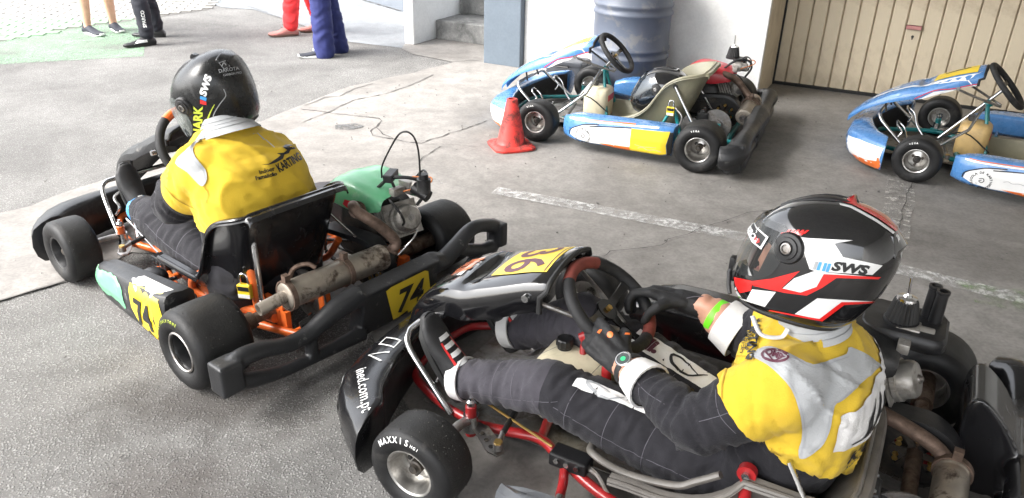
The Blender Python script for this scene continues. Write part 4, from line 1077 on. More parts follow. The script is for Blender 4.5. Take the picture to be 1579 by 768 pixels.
    decal('school_logo', join2d(xf2d(arc_text('ESCOLA DE KARTING', .046, .016, R(205), R(-25), .0006), -.20, -.024), xf2d(arc_text('DO MINHO', .046, .015, R(-140), R(-40), .0006), -.20, -.024), xf2d(stroke2d([(-.012, .008), (.006, .013), (.013, 0), (.003, -.012), (-.01, -.004), (.002, .003)], .004), -.20, -.022)), o, ux, uy, sp, 'black_vinyl', K, .0052, .02)
    decal('scuff_writing', stroke2d([(-.10, -.006), (-.08, .001), (-.06, -.006), (-.03, .0), (.0, -.004), (.04, .002), (.07, -.003)], .0028), o, ux, uy, sp, 'grey_vinyl', K, .0052, .02)
    decal('scuff_writing', stroke2d([(.15, -.040), (.18, -.030), (.21, -.042), (.25, -.034), (.29, -.04)], .0028), o, ux, uy, sp, 'grey_vinyl', K, .0052, .02)
    decal('scuff_writing', stroke2d([(.13, -.02), (.18, -.026), (.26, -.018)], .002), o, ux, uy, sp, 'grey_vinyl', K, .0052, .02)
    # front fairing colours on the near corner
    q, vx = V((W+.30, .80, .11)), V((-.8, .0, 0)); d1 = V((-.86, .5, 0)).normalized(); vx = V((-.5, -.86, 0))
    vx = V((-.62, .78, 0)).normalized()
    decal('corner_vinyl', poly2d([(-.16, .035), (-.02, .055), (.20, .06), (.20, -.03), (.05, -.055), (-.10, -.05)]), V((W+.45, .62, .11)), V((-.70, .71, 0)), V((0, 0, 1)), fb, 'white_vinyl', K, .0018, .03)
    decal('corner_vinyl', poly2d([(-.06, -.045), (.08, -.038), (.21, -.01), (.21, -.075), (.0, -.075)]), V((W+.45, .62, .11)), V((-.70, .71, 0)), V((0, 0, 1)), fb, 'orange_vinyl', K, .0024, .03)
    # nose panel colours
    po, px, py = V((W+.13, 0, .7)), V((0, -1, 0)), V((1, 0, 0))
    decal('number_plate', poly2d([(-.095, -.085), (.095, -.085), (.10, -.29), (-.10, -.29)]), po, px, py, np_, 'yellow_vinyl', K, .002, .03)
    decal('race_number', xf2d(text2d('1' if second else '7', .16, .005, sx=1.1), rot=math.pi), po+V((-.19, 0, 0)), px, py, np_, 'black_vinyl', K, .003, .03)
    decal('panel_stripe', stroke2d([(-.02, .30), (-.055, .15), (-.105, .0), (-.13, -.12), (-.125, -.30)], .022), po, px, py, np_, 'white_vinyl', K, .002, .03)
    decal('panel_stripe', stroke2d([(.02, .30), (.055, .15), (.105, .0), (.13, -.12), (.125, -.30)], .022), po, px, py, np_, 'white_vinyl', K, .002, .03)
    so, sx_, sy_ = V((W, .4, .42)), V((-1, 0, 0)), V((0, 0, 1))
    decal('skirt_vinyl', poly2d([(-.10, -.055), (-.03, .005), (.06, .03), (.20, .085), (.20, .035), (.02, -.06)]), so, sx_, sy_, np_, 'white_vinyl', K, .0018, .03)
    decal('skirt_line', stroke2d([(-.12, -.05), (-.03, .012), (.06, .036), (.2, .09)], .005), so, sx_, sy_, np_, 'red_vinyl', K, .0025, .03)
    return K
BK = blue_kart(1.3002, 4.7558, 2.73254, 'blue and white kart with red engine cover parked in front of the grey drum')
BK2 = blue_kart(3.410, 4.000, 2.5769, 'blue and white kart with amber fuel tank in front of the cream garage door', True)

# ---------------------------------------------------------------- kart 74 (black, orange frame)
K1X = (-.64615, 2.50266, 2.47360)
K = kart_root('go_kart', *K1X, 'black kart with orange frame and yellow 74 plates, driver in the seat'); KA = K
W, RO, FO = 1.018, .636, .568; WR, WF = .20, .132
frame(K, W, 'orange_paint'); front_axle(K, W, FO, WF); rear_axle(K, RO, WR)
for s in (1, -1):
    wheel(K, W, s*(FO-WF/2), .128, WF, s, 'rim_black', steer=0, rr=.062, crumbs=150)
    e = wheel(K, 0, s*(RO-WR/2), .139, WR, s, 'rim_black', rr=.066, crumbs=220, mark=[('lime_vinyl', 'BRIDGESTONE', .012, R(150), R(80), .112)] if s > 0 else None)
    mb = MB(); y = s*(RO-.018); mb.lathe([(0, .0655), (.008, .070), (.011, .0655), (.008, .062), (0, .0625)], (0, y, .139), (0, s, 0), 36); mb.build('rim_lip', 'dull_steel', e)
front_fairing(K, W, 'scuffed_plastic', yw=.585)
npA = nose_panel(K, W, 'scuffed_plastic', dx=.02, kw=.86, ks=.62)
sp = side_pod(K, 1, 'scuffed_plastic', .76, .155, .555, .60, .185, .262, .045, .062, yi=.47, round_f=.02); podA = sp
side_pod(K, -1, 'scuffed_plastic', .80, .155, .56, .60, .20, .225, .05, .06)
o, ux, uy = V((.45, .75, .14)), V((-1, 0, 0)), V((0, 0, 1))
decal('number_plate', poly2d([(.055, .085), (.265, .118), (.285, .04), (.275, -.085), (.18, -.088), (.10, -.07), (.07, .0)]), o, ux, uy, sp, 'yellow_vinyl', K, .002, .04)
decal('race_number', text2d('74', .135, .004, 0, .95), o+V((-.165, 0, .008)), V((-1, 0, .10)), uy, sp, 'black_vinyl', K, .0052, .02)
gp = [(-.29, .035), (-.22, .038), (-.15, .052), (-.07, .066), (-.02, .055), (0, .01), (.005, -.03), (-.03, -.04), (-.10, -.03), (-.17, -.045), (-.24, -.035), (-.30, -.05), (-.30, -.01)]
gp = [(x+noise.noise(V((x*40, y*40, 0)))*.008, y+noise.noise(V((x*40, y*40, 5)))*.008) for x, y in [(q.x, q.y) for q in spline([(a, b, 0) for a, b in gp], 4, True)]]
decal('torn_sticker', poly2d(gp), o, ux, uy, sp, 'green_plastic', K, .002, .03)
decal('top_sticker', poly2d([(.03, -.045), (.26, -.045), (.27, .02), (.05, .03)]), V((.45, .545, .5)), V((-1, 0, 0)), V((0, -1, 0)), sp, 'white_vinyl', K, .002, .04)
mb = MB(); mb.tube([(.52, .35, .11), (.50, .47, .13)], .010, 8); mb.tube([(.30, .44, .075), (.30, .52, .09)], .010, 8); mb.build('pod_bar', 'steel', K)
mb = MB(); mb.tube([(.53, .33, .11), (.525, .36, .113)], .014, 10); mb.build('bar_socket', 'orange_paint', K)
mb = MB(); mb.ellip((.50, .44, .155), (.06, .05, .035)); mb.build('bar_cover', 'black_plastic', K, smooth=60)
seat(K, 'gloss_black', .15, hw=.222, x0=-.02, xs=.80, emin=.215)
steering(K, (.79, .03, .50), (.47, 0, .88), r=.15, base=(.98, 0, .12), grips=('wheel_grip', 'orange_paint'), redarc=((55, 125), (250, 290)))
column_support(K, 'orange_paint', (.84, .02, .37), .72, W)
tank(K, (.82, -.06, .15), (.17, .20, .19), 'tank_white')
mb = MB(); mb.box((.83, 0, .043), (.85, .46, .004)); mb.build('floor_tray', 'dull_steel', K, smooth=0)
decal('tray_lettering', text2d('CRG', .09, .004, .3), V((.88, .18, .3)), V((-.9, .2, 0)), V((-.2, -.9, 0)), None, 'white_vinyl', K) if False else None
bumper_bars(K, W); pedals(K, W)
mb = MB(); mb.box((.70, .30, .10), (.11, .05, .04)); mb.build('master_cylinder', 'black_plastic', K, smooth=0, bevel=.005)
mb = MB()
for xx in (.67, .70, .73): hexhead(mb, (xx, .327, .105), (0, 1, 0), .007, .006)
mb.build('cylinder_bolts', 'steel', K, smooth=0, kind='stuff')
mb = MB(); mb.tube([(W+.08, .24, .15), (.76, .29, .115)], .004, 8); mb.tube([(W+.05, .22, .13), (W-.08, .275, .12)], .009, 8); mb.build('brake_rod', 'steel', K)
# frame hoop beside the seat, seat posts, stays
mb = MB(); mb.tube([(.20, .325, .195), (.30, .340, .200), (.375, .350, .165), (.395, .350, .115), (.35, .335, .085), (.26, .305, .082), (.14, .27, .095)], .0165, 12, smooth=6); mb.build('side_hoop', 'orange_paint', K)
mb = MB(); mb.tube([(.06, .30, .10), (.06, .302, .24), (.10, .305, .36)], .0165, 12); mb.tube([(.16, .30, .09), (.13, .303, .24), (.105, .305, .35)], .013, 12); mb.tube([(-.02, .29, .12), (.10, .30, .11), (.20, .31, .09)], .018, 12); mb.tube([(.10, .305, .36), (.10, .26, .37)], .013, 10); mb.build('seat_post', 'orange_paint', K)
mb = MB(); mb.tube([(.035, .30, .47), (.015, .31, .175)], .0105, 10); mb.disc((.037, .31, .48), (0, 1, 0), .016, .02, 12); mb.lathe([(-.02, .012), (-.02, .017), (.02, .017), (.02, .012)], (.015, .31, .165), (.05, 0, 1), 10); mb.build('seat_stay', 'steel', K)
mb = MB(); mb.tube([(.40, .32, .17), (.40, .345, .12), (.30, .38, .06), (.10, .37, .08), (.0, .345, .11)], .004, 8, smooth=6); mb.build('brake_line', 'cable_black', K)
padlock(K, (.066, .338, .215), (-.55, 1, .1))
for (yy) in (.12, -.20, -.27):
    mb = MB(); mb.box((-.075, yy, .10), (.03, .035, .13)); mb.box((-.05, yy, .055), (.10, .05, .02)); mb.build('bumper_bracket', 'orange_paint', K, smooth=0, bevel=.004)
mb = MB(); mb.tube([(.30, -.10, .09), (.22, -.13, .12), (.14, -.13, .22)], .014, 10, smooth=4); mb.build('engine_frame', 'orange_paint', K)
pl = [(-.035, .02), (.03, .03), (.045, .0), (.03, -.035), (.012, -.03), (0, -.04), (-.012, -.03), (-.03, -.035)]
mb = MB(); mb.prism(pl, (-.13, .235, .115), (0, -1, 0), (.2, 0, 1), .003); tg = mb.build('tag', 'steel', K, smooth=0)
decal('tag_number', text2d('0039', .032, .001), V((-.20, .232, .121)), (0, -1, 0), (.2, 0, 1), tg, 'black_vinyl', K, .001, .05)
engine(K, 'green_plastic', oz=.02, wide=1.1)
decal('bare_patch', poly2d([(-.06, -.03), (.0, -.045), (.06, -.03), (.04, -.005), (-.01, .0), (-.05, -.008)]), V((.10, -.15, .385)), V((-.95, .3, 0)), V((.0, -.3, .9)), bpy.data.objects[[q.name for q in K.children if q.name.startswith('engine_cover')][0]], 'red_plastic', K, .003, .03)
mb = MB(); mb.disc((-.135, -.33, .46), (0, 0, 1), .026, .05, 18); mb.disc((-.135, -.33, .49), (0, 0, 1), .018, .03, 14); mb.disc((-.105, -.345, .42), (1, .2, .4), .024, .07, 16); mb.build('intake', 'black_plastic', K, smooth=40)
mb = MB(); mb.tube([(-.128, -.32, .50), (-.127, -.315, .60), (-.118, -.30, .655), (-.095, -.28, .67), (-.06, -.27, .64), (.02, -.27, .52), (.04, -.28, .46)], .0035, 8, smooth=7); mb.build('loose_cable', 'cable_black', K)
mb = MB(); mb.box((.0, -.29, .475), (.035, .085, .03), Matrix.Rotation(.5, 3, 'Z')); mb.tube([(.0, -.29, .46), (-.02, -.30, .40)], .006, 8); mb.build('kill_switch', 'black_plastic', K, smooth=0, bevel=.004)
header_pipe(K, [(.05, -.16, .36), (.0, -.10, .41), (-.05, -.085, .40), (-.105, -.135, .345), (-.135, -.175, .28), (-.13, -.15, .245)], .021)
muffler_body(K, (-.135, -.115, .245), (-.12, .31, .25), .0475, clamps=(.42, .97), tail_dir=(.1, 1, -.12))
mb = MB(); mb.tube([(-.11, .17, .30), (-.09, .19, .315), (-.05, .22, .29), (-.04, .24, .22)], .008, 8, smooth=4); mb.build('muffler_hanger', 'header_rust', K)
mb = MB(); mb.tube([(-.16, -.16, .24), (-.18, -.22, .29), (-.15, -.27, .30), (-.10, -.285, .27)], .0035, 8, smooth=5); mb.build('spring', 'steel', K)
mb = MB(); mb.tube([(.22, -.10, .38), (.15, -.11, .33), (.02, -.12, .27)], .0045, 8, smooth=4); mb.build('cable', 'steel', K)
# moulded rear bumper with a plate in the middle
mb = MB(); x = -.225
mb.tube([(x, .60, .165), (x, .55, .182), (x, .47, .172), (x, .39, .148), (x, .30, .150), (x, .20, .185), (x, .09, .205)], [.030, .031, .028, .027, .029, .037, .043], 12, smooth=5)
mb.tube([(x, .60, .11), (x, .52, .085), (x, .43, .063), (x, .32, .052), (x, .22, .048), (x, .08, .045)], [.026, .027, .022, .021, .023, .028], 12, smooth=5)
mb.box((x, .607, .145), (.075, .075, .105)); mb.box((x, .30, .10), (.04, .035, .10))
mb.box((x+.012, -.09, .125), (.07, .37, .19), Matrix.Rotation(-.22, 3, 'Y'))
mb.tube([(x, -.27, .185), (x, -.33, .175), (x, -.40, .205), (x, -.48, .245), (x, -.54, .248), (x, -.62, .222), (x, -.645, .195), (x, -.64, .135)], [.045, .038, .034, .03, .028, .030, .032, .03], 12, smooth=5)
mb.tube([(x, -.40, .19), (x, -.49, .16), (x, -.56, .135), (x, -.64, .125)], [.026, .028, .027, .028], 12, smooth=4)
mb.tube([(x, -.25, .06), (x, -.35, .065), (x, -.46, .08), (x, -.54, .12)], [.034, .028, .026, .028], 12, smooth=4)
mb.box((x, -.655, .18), (.085, .04, .10))
rb = mb.build('rear_bumper', 'scuffed_plastic', K, smooth=60, voxel=.006, relax=3)
n74 = V((-1, 0, .22)).normalized(); o74 = V((-.35, -.115, .125))
decal('number_plate', poly2d([(-.115, .085), (-.09, .092), (.075, .092), (.095, .082), (.135, -.04), (.13, -.075), (-.02, -.088), (-.05, -.08)]), o74, (0, -1, 0), (.22, 0, 1), rb, 'yellow_vinyl', K, .003, .03)
decal('race_number', text2d('74', .14, .004, 0, .95), o74+V((0, -.02, .01)), (0, -1, 0), (.22, 0, 1), rb, 'black_vinyl', K, .0045, .03)
mb = MB()
for yy, zz in ((-.36, .075), (-.44, .095), (-.50, .10)): mb.disc((x-.03, yy, zz), (1, 0, 0), .007, .012, 10)
mb.build('bumper_bolts', 'dull_steel', K, kind='stuff')

# ---------------------------------------------------------------- kart 36 (black, red frame)
K2X = (1.01299, 1.47482, 2.63144)
K = kart_root('go_kart', *K2X, 'black kart with red frame and yellow 36 nose plate, driver holding its wheel'); KB = K
W, RO, FO = 1.118, .68, .599; WR, WF = .20, .132
frame(K, W, 'red_paint'); front_axle(K, W, FO, WF); rear_axle(K, RO, WR)
for s in (1, -1):
    wheel(K, W, s*(FO-WF/2), .128, WF, s, 'rim_alloy', rr=.064, crumbs=260, mark=[('yellow_vinyl' if False else 'white_vinyl', 'MAXXIS', .021, R(138), R(88), .108), ('white_vinyl', 'HG1', .010, R(80), R(70), .106)] if s > 0 else None)
    wheel(K, 0, s*(RO-WR/2), .139, WR, s, 'rim_alloy', rr=.066)
fb = front_fairing(K, W, 'gloss_black', yw=.60)
vs = text2d('ined.com.pt', .046, .0004, 0, .92, 1.06)
decal('web_address', vs, V((W+.262, .448, .4)), V((-.70, .71, 0)), V((-.71, -.70, 0)), fb, 'white_vinyl', K, .002, .02)
decal('front_number', join2d(stroke2d([(-.075, -.03), (-.055, .03), (-.01, .03), (-.03, -.03)], .008, True, 1), stroke2d([(.02, .03), (.04, -.03), (.075, .03)], .008, False, 1)), V((W+.345, .25, .4)), V((-.2, .97, 0)), V((-.97, -.2, 0)), fb, 'white_vinyl', K, .002, .02)
decal('front_badge', poly2d([(-.05, -.03), (.03, -.045), (.06, -.02), (.03, .04), (-.04, .045)]), V((W+.6, .53, .12)), V((-.45, .89, 0)), V((0, 0, 1)), fb, 'white_vinyl', K, .002, .02)
decal('front_badge', stroke2d([(-.02, -.01), (0, .02), (.02, -.01)], .008), V((W+.6, .53, .12)), V((-.45, .89, 0)), V((0, 0, 1)), fb, 'black_vinyl', K, .003, .02)
np_ = nose_panel(K, W, 'panel_black', dx=.052, dz=-.040, tipk=.72, bulge=.045); npB = np_
po, px, py = V((W+.13, 0, .8)), V((0, -1, 0)), V((1, 0, 0))
decal('number_plate', poly2d([(-.090, -.070), (.090, -.070), (.095, -.252), (-.095, -.252)]), po, px, py, np_, 'yellow_vinyl', K, .002, .03)
decal('race_number', xf2d(text2d('36', .205, .0018, 0, 1.0), rot=math.pi, s=.9), po+V((-.160, 0, 0)), px, py, np_, 'plum_ink', K, .003, .02)
decal('plate_line', stroke2d([(-.092, -.243), (.092, -.243)], .004, False, 1), po, px, py, np_, 'plum_ink', K, .003, .03)
for (y0, wd, m) in ((.045, .030, 'white_vinyl'), (.178, .020, 'white_vinyl'), (.262, .014, 'yellow_vinyl')):
    hw = .078-.12*max(0, y0-.06); wd *= .8; y0 = .03+(y0-.03)*.8
    decal('sponsor_strip', poly2d([(-hw, y0), (hw, y0), (hw-.01, y0+wd), (-hw+.01, y0+wd)]), po+V((.0, 0, 0)), px, py, np_, m, K, .002, .03)
decal('sponsor_text', xf2d(text2d('RACING TEAM', .026, .0010), rot=math.pi, s=.72), po+V((.098, 0, 0)), px, py, np_, 'orange_vinyl', K, .003, .02)
decal('sponsor_text', xf2d(text2d('KARTING', .036, .0016), rot=math.pi, s=.72), po+V((.126, 0, 0)), px, py, np_, 'orange_vinyl', K, .003, .02)
decal('sponsor_text', xf2d(text2d('SPORT', .026, .0012), rot=math.pi, s=.72), po+V((.184, 0, 0)), px, py, np_, 'sky_vinyl', K, .003, .02)
podB = side_pod(K, 1, 'pod_grey', .885, .165, .60, .64, .185, .20, .055, .06, yi=.505, round_f=.045)
podR = side_pod(K, -1, 'gloss_black', .92, .165, .60, .63, .235, .24, .06, .06)
decal('pod_label', poly2d([(-.12, -.032), (.12, -.032), (.12, .032), (-.12, .032)]), V((.655, -.50, .5)), V((1, .0, 0)), V((0, 1, 0)), podR, 'white_vinyl', K, .002, .04)
decal('pod_lettering', text2d('BRIDGESTONE', .040, .0022, .2, .82), V((.655, -.50, .5)), V((1, .0, 0)), V((0, 1, 0)), podR, 'black_vinyl', K, .003, .03)
for s in (1, -1):
    mb = MB(); mb.tube([(W-.345, .405*s, .075), (W-.35, .45*s, .075)], .012, 10); mb.tube([(.30, .44*s, .075), (.30, .52*s, .09)], .010, 8); mb.build('pod_bar', 'dull_steel', K)
seat(K, 'seat_grey', .10, hw=.235, x0=.115, top=.36, xs=.80, etop=.85, emax=.292)
steering(K, (.833, .0, .422), (.80, 0, .60), r=.148, base=(1.06, 0, .12), redarc=((62, 128), (222, 262)))
column_support(K, 'red_paint', (.90, 0, .30), .80, W)
tank(K, (.905, .035, .158), (.225, .22, .200), 'tank_white', capoff=(.05, .0))
mb = MB(); mb.box((.86, 0, .043), (.95, .46, .004)); mb.build('floor_tray', 'dull_steel', K, smooth=0)
bumper_bars(K, W); pedals(K, W)
mb = MB(); mb.box((W-.32, .295, .10), (.11, .055, .042)); mb.build('master_cylinder', 'black_plastic', K, smooth=0, bevel=.005)
mb = MB()
for xx in (-.35, -.32, -.29): hexhead(mb, (W+xx, .324, .105), (0, 1, 0), .008, .006)
mb.build('cylinder_bolts', 'steel', K, smooth=0, kind='stuff')
mb = MB(); mb.tube([(W+.07, .24, .16), (W-.26, .290, .115)], .004, 8); mb.build('brake_rod', 'brass', K)
mb = MB(); mb.tube([(W-.375, .30, .10), (W-.41, .315, .10), (.64, .345, .06), (.5, .37, .05)], [.010, .007, .007, .007], 8, smooth=4); mb.build('brake_line', 'dull_steel', K)
mb = MB(); mb.box((W-.02, .285, .085), (.055, .003, .022), Matrix.Rotation(-.35, 3, 'Z')); mb.build('frame_sticker', 'yellow_vinyl', K, smooth=0)
mb = MB(); mb.tube([(.345, .34, .29), (.335, .345, .20), (.34, .35, .09)], [.012, .017, .017], 12); mb.disc((.345, .335, .30), (0, 1, 0), .022, .02, 14); mb.build('seat_post', 'red_paint', K)
mb = MB(); mb.tube([(.55, .36, .075), (.50, .41, .10), (.47, .43, .11)], .016, 12); mb.build('frame_lug', 'red_paint', K)
mb = MB(); hexhead(mb, (.345, .346, .30), (0, 1, 0), .010, .008); mb.build('stay_bolt', 'steel', K, smooth=0)
mb = MB(); mb.tube([(.265, .335, .37), (.12, .35, .13)], .010, 8, flat=.45); mb.build('seat_stay', 'steel', K)
mb = MB(); mb.tube([(.735, .14, .155), (.745, .28, .165), (.71, .345, .19), (.62, .352, .180), (.50, .352, .200), (.45, .35, .235), (.40, .345, .275)], .0115, 10, smooth=6, flat=.8); mb.build('seat_rim', 'seat_grey', K)
mb = MB(); mb.tube([(.80, .075, .345), (.785, .115, .25), (.745, .10, .16), (.72, .06, .08)], .0135, 10, smooth=4, flat=.6); mb.build('tank_strut', 'red_paint', K)
mb = MB(); mb.box((.70, .02, .14), (.05, .16, .05), Matrix.Rotation(.5, 3, 'Y')); mb.build('tank_bracket', 'red_paint', K, smooth=0, bevel=.006)
engine(K, 'black_plastic', oy=.075, ox=.115, oz=.025, wire=False)
mb = MB(); mb.loft([[V((.105+a, -.325+b, z)) for a, b, _ in rrect(x, y, 0, .03)] for x, y, z in ((.20, .17, .40), (.215, .185, .41), (.215, .185, .435), (.20, .17, .445))]); mb.build('airbox', 'black_plastic', K, smooth=40)
air_filter(K, (.115, -.305, .447), .05)
for (a, b) in ((.055, -.375), (.035, -.350)):
    mb = MB(); mb.lathe([(0, .017), (.09, .015), (.092, .017), (.10, .017), (.10, .011), (.04, .011), (.04, .0003)], (a, b, .44), (0, 0, 1), 18); mb.build('snorkel', 'black_plastic', K)
header_pipe(K, [(.15, -.19, .24), (.12, -.14, .255), (.05, -.115, .25), (-.03, -.095, .23), (-.080, -.078, .195)], .020)
muffler_body(K, (-.082, -.075, .192), (-.07, .26, .19), .041, clamps=(.03,), tail_dir=(0, 1, -.1))
mb = MB(); x = -.235
for s in (1, -1):
    y = lambda v: v*s
    mb.tube([(x+.05, y(.67), .17), (x, y(.62), .19), (x-.01, y(.45), .16), (x-.01, y(.2), .17), (x-.01, 0, .18)], [.05, .05, .035, .04, .055], 12, smooth=5)
    mb.tube([(x, y(.62), .09), (x, y(.4), .06), (x, 0, .055)], [.04, .03, .03], 12, smooth=4)
    P = [(-.095, .15), (-.082, .23), (-.082, .30), (-.105, .335), (-.15, .31), (-.20, .25), (-.25, .16), (-.25, .07), (-.14, .05), (-.09, .08)]
    mb.prism([(q.x, q.y) for q in spline([(a, b, 0) for a, b in P], 3, True)], (0, y(.60) if s > 0 else -.40, 0), (1, 0, 0), (0, 0, 1), .20)
rbB = mb.build('rear_bumper', 'gloss_black', K, smooth=60, voxel=.0065, relax=3)
mb = MB(); mb.box((-.19, -.33, .118), (.035, .20, .012), Matrix.Rotation(.5, 3, 'Z')); br_ = mb.build('bumper_bracket', 'black_plastic', K, smooth=0, bevel=.003)
mb = MB()
for t in (-.08, -.045, .06):
    q = V((-.19, -.33, .124))+Matrix.Rotation(.5, 3, 'Z')@V((0, t, 0)); hexhead(mb, q, (0, 0, 1), .008, .005)
mb.build('bracket_bolts', 'steel', br_, smooth=0, kind='stuff')

# ================================================================ people
def seg_t(p, a, b):
    ab = b-a; t = max(0, min(1, (p-a).dot(ab)/max(1e-9, ab.length_squared))); return t, (p-(a+ab*t))

def wrinkle(me, segs, amp=.006, freq=38, soft=.35, zones=None):
    """cloth folds: ridges across each limb, stronger at the bends; segs = (a, b, strength at a, strength at b)"""
    S = [(V(a)-Ctx.off, V(b)-Ctx.off, x, y) for a, b, x, y in segs]
    nrm = [v.normal.copy() for v in me.vertices]
    for v, n in zip(me.vertices, nrm):
        best = None
        for a, b, x, y in S:
            t, r = seg_t(v.co, a, b); d = r.length
            if best is None or d < best[0]: best = (d, t, r, a, b, x, y)
        d, t, r, a, b, x, y = best; L = (b-a).length; ax = (b-a)/max(L, 1e-6)
        k = x+(y-x)*t
        w = noise.noise_vector(v.co*7)*.35
        q = V((t*L*freq+w.x*3, 0, 0))+r*freq*.30+w
        h = 1-abs(noise.noise(q))*2.6
        h2 = noise.noise(v.co*16)
        v.co += n*(max(-.6, h)*amp*k+h2*amp*.5*soft)
    me.update()

def folds(o, amp, sc=9.0, dirs=((1, .25, .6), (.2, 1, .7), (.9, .6, .2))):
    """creases of a loose woven top: narrow ridges in a few drifting directions"""
    me = o.data; nr = [v.normal.copy() for v in me.vertices]
    edge = {i for e in me.edges if False for i in e.vertices}
    for v, n in zip(me.vertices, nr):
        p = v.co+noise.noise_vector(v.co*5)*.05; h = 0
        for k, d in enumerate(dirs):
            q = V((p.x*d[0], p.y*d[1], p.z*d[2]))*sc+V((k*7.3, k*3.1, 0)); a = 1-min(1, abs(noise.noise(q))*4.2)
            m = max(0, noise.noise(p*4+V((k*5, 0, k)))+.25); h += a*a*a*m*1.3
        q = p+noise.noise_vector(p*11)*.03; f2 = 1-min(1, abs(noise.noise(V((q.x*20, q.y*26, q.z*11))))*4.5)
        v.co += n*(h*amp+f2*f2*f2*amp*.45*max(0, noise.noise(p*6)+.3)+noise.noise(p*22)*amp*.10)
    me.update(); finish(o, 180)

def cloth_body(name, mb, voxel, relax, segs, amp, freq=38, mats=('suit',), cls=None, cuts=(), parent=None, smooth=180, soft=.35):
    o = mb.build(name, list(mats), parent, smooth=180, voxel=voxel, relax=relax)
    wrinkle(o.data, segs, amp, freq, soft)
    if cuts or cls:
        bm = bmesh.new(); bm.from_mesh(o.data)
        for (p, n, near) in cuts:
            p = V(p)-Ctx.off
            fs = [f for f in bm.faces if near is None or (f.calc_center_median()-p).length < near]
            geom = list({v for f in fs for v in f.verts})+list({e for f in fs for e in f.edges})+fs
            bmesh.ops.bisect_plane(bm, geom=geom, plane_co=p, plane_no=V(n), dist=1e-5)
        bm.to_mesh(o.data); bm.free()
        if cls:
            for f in o.data.polygons: f.material_index = cls(V(f.center)+Ctx.off)
    finish(o, 180)
    return o

def shell_from(o, name, m, test, off, parent, solid=0.0, extra=None):
    """a garment: the faces of a body that pass the test, moved out along their normals"""
    bm = bmesh.new(); bm.from_mesh(o.data)
    bmesh.ops.delete(bm, geom=[f for f in bm.faces if not test(f.calc_center_median()+Ctx.off)], context='FACES')
    bm.normal_update()
    for v in bm.verts: v.normal_update()
    nn = {v: v.normal.copy() for v in bm.verts}
    edge = {v for e in bm.edges if e.is_boundary for v in e.verts}
    for v in bm.verts: v.co += nn[v]*off
    ext = [e for e in bm.edges if e.is_boundary]
    r = bmesh.ops.extrude_edge_only(bm, edges=ext)
    new = [v for v in r['geom'] if isinstance(v, bmesh.types.BMVert)]
    for v in new:
        src = [e.other_vert(v) for e in v.link_edges if e.other_vert(v) in nn]
        if src: v.co -= nn[src[0]]*(off+.002)
    me = bpy.data.meshes.new(name); bmesh.ops.recalc_face_normals(bm, faces=bm.faces); bm.to_mesh(me); bm.free(); me.materials.append(MATS[m])
    g = bpy.data.objects.new(name, me); COL.objects.link(g); g.parent = parent; finish(g, 60)
    return g

def glove(parent, rim, d, n, side, m='glove', name='glove', s=1.0, cuff=.05, curl=1.0):
    """a hand closed round a bar at `rim`: d wrist->knuckles, n palm side, T along the bar towards the thumb"""
    rim, d, n = V(rim), V(d).normalized(), V(n).normalized(); n = (n-d*n.dot(d)).normalized(); T = n.cross(d) if side > 0 else d.cross(n)
    P = rim-d*.026*s-n*.028*s; W0 = P-d*.088*s
    mb = MB(); lens = ((.040, .027, .022), (.044, .030, .023), (.041, .028, .022), (.032, .021, .019))
    for i in range(4):
        k = P+T*((1.5-i)*.0205*s)-d*(.004*abs(i-1.2))*s
        mb.capsule(W0+T*((1.5-i)*.012*s), k, .0165*s, .0135*s, 10, 3)
        a = [R(28+4*i)*curl, R(112+4*i)*curl, R(178+3*i)*curl]; p = k; r = .0118*s
        for j, (L, an) in enumerate(zip(lens[i], a)):
            q = p+(d*math.cos(an)+n*math.sin(an))*L*s; mb.capsule(p, q, r, r*.93, 10, 3); p, r = q, r*.92
    b = W0+d*.028*s+T*.026*s+n*.008*s; k1 = b+(d*.55+T*.6+n*.35).normalized()*.036*s; k2 = k1+(d*.6+T*.05+n*.8).normalized()*.030*s; k3 = k2+(d*.25-T*.1+n*.9).normalized()*.024*s
    mb.capsule(W0+T*.012*s, b, .018*s, .017*s, 10, 3); mb.capsule(b, k1, .016*s, .0135*s, 10, 3); mb.capsule(k1, k2, .0135*s, .012*s, 10, 3); mb.capsule(k2, k3, .012*s, .0105*s, 10, 3)
    mb.capsule(W0-d*cuff, W0+d*.01, .030*s, .029*s, 14, 3)
    mb.capsule(W0+d*.012-n*.002, P-d*.012, .024*s, .020*s, 12, 3)
    o = mb.build(name, m, parent, smooth=180, voxel=.0042, relax=2)
    for v in o.data.vertices: v.co += v.normal*noise.noise(v.co*60)*.0012
    return o, W0-d*cuff, W0

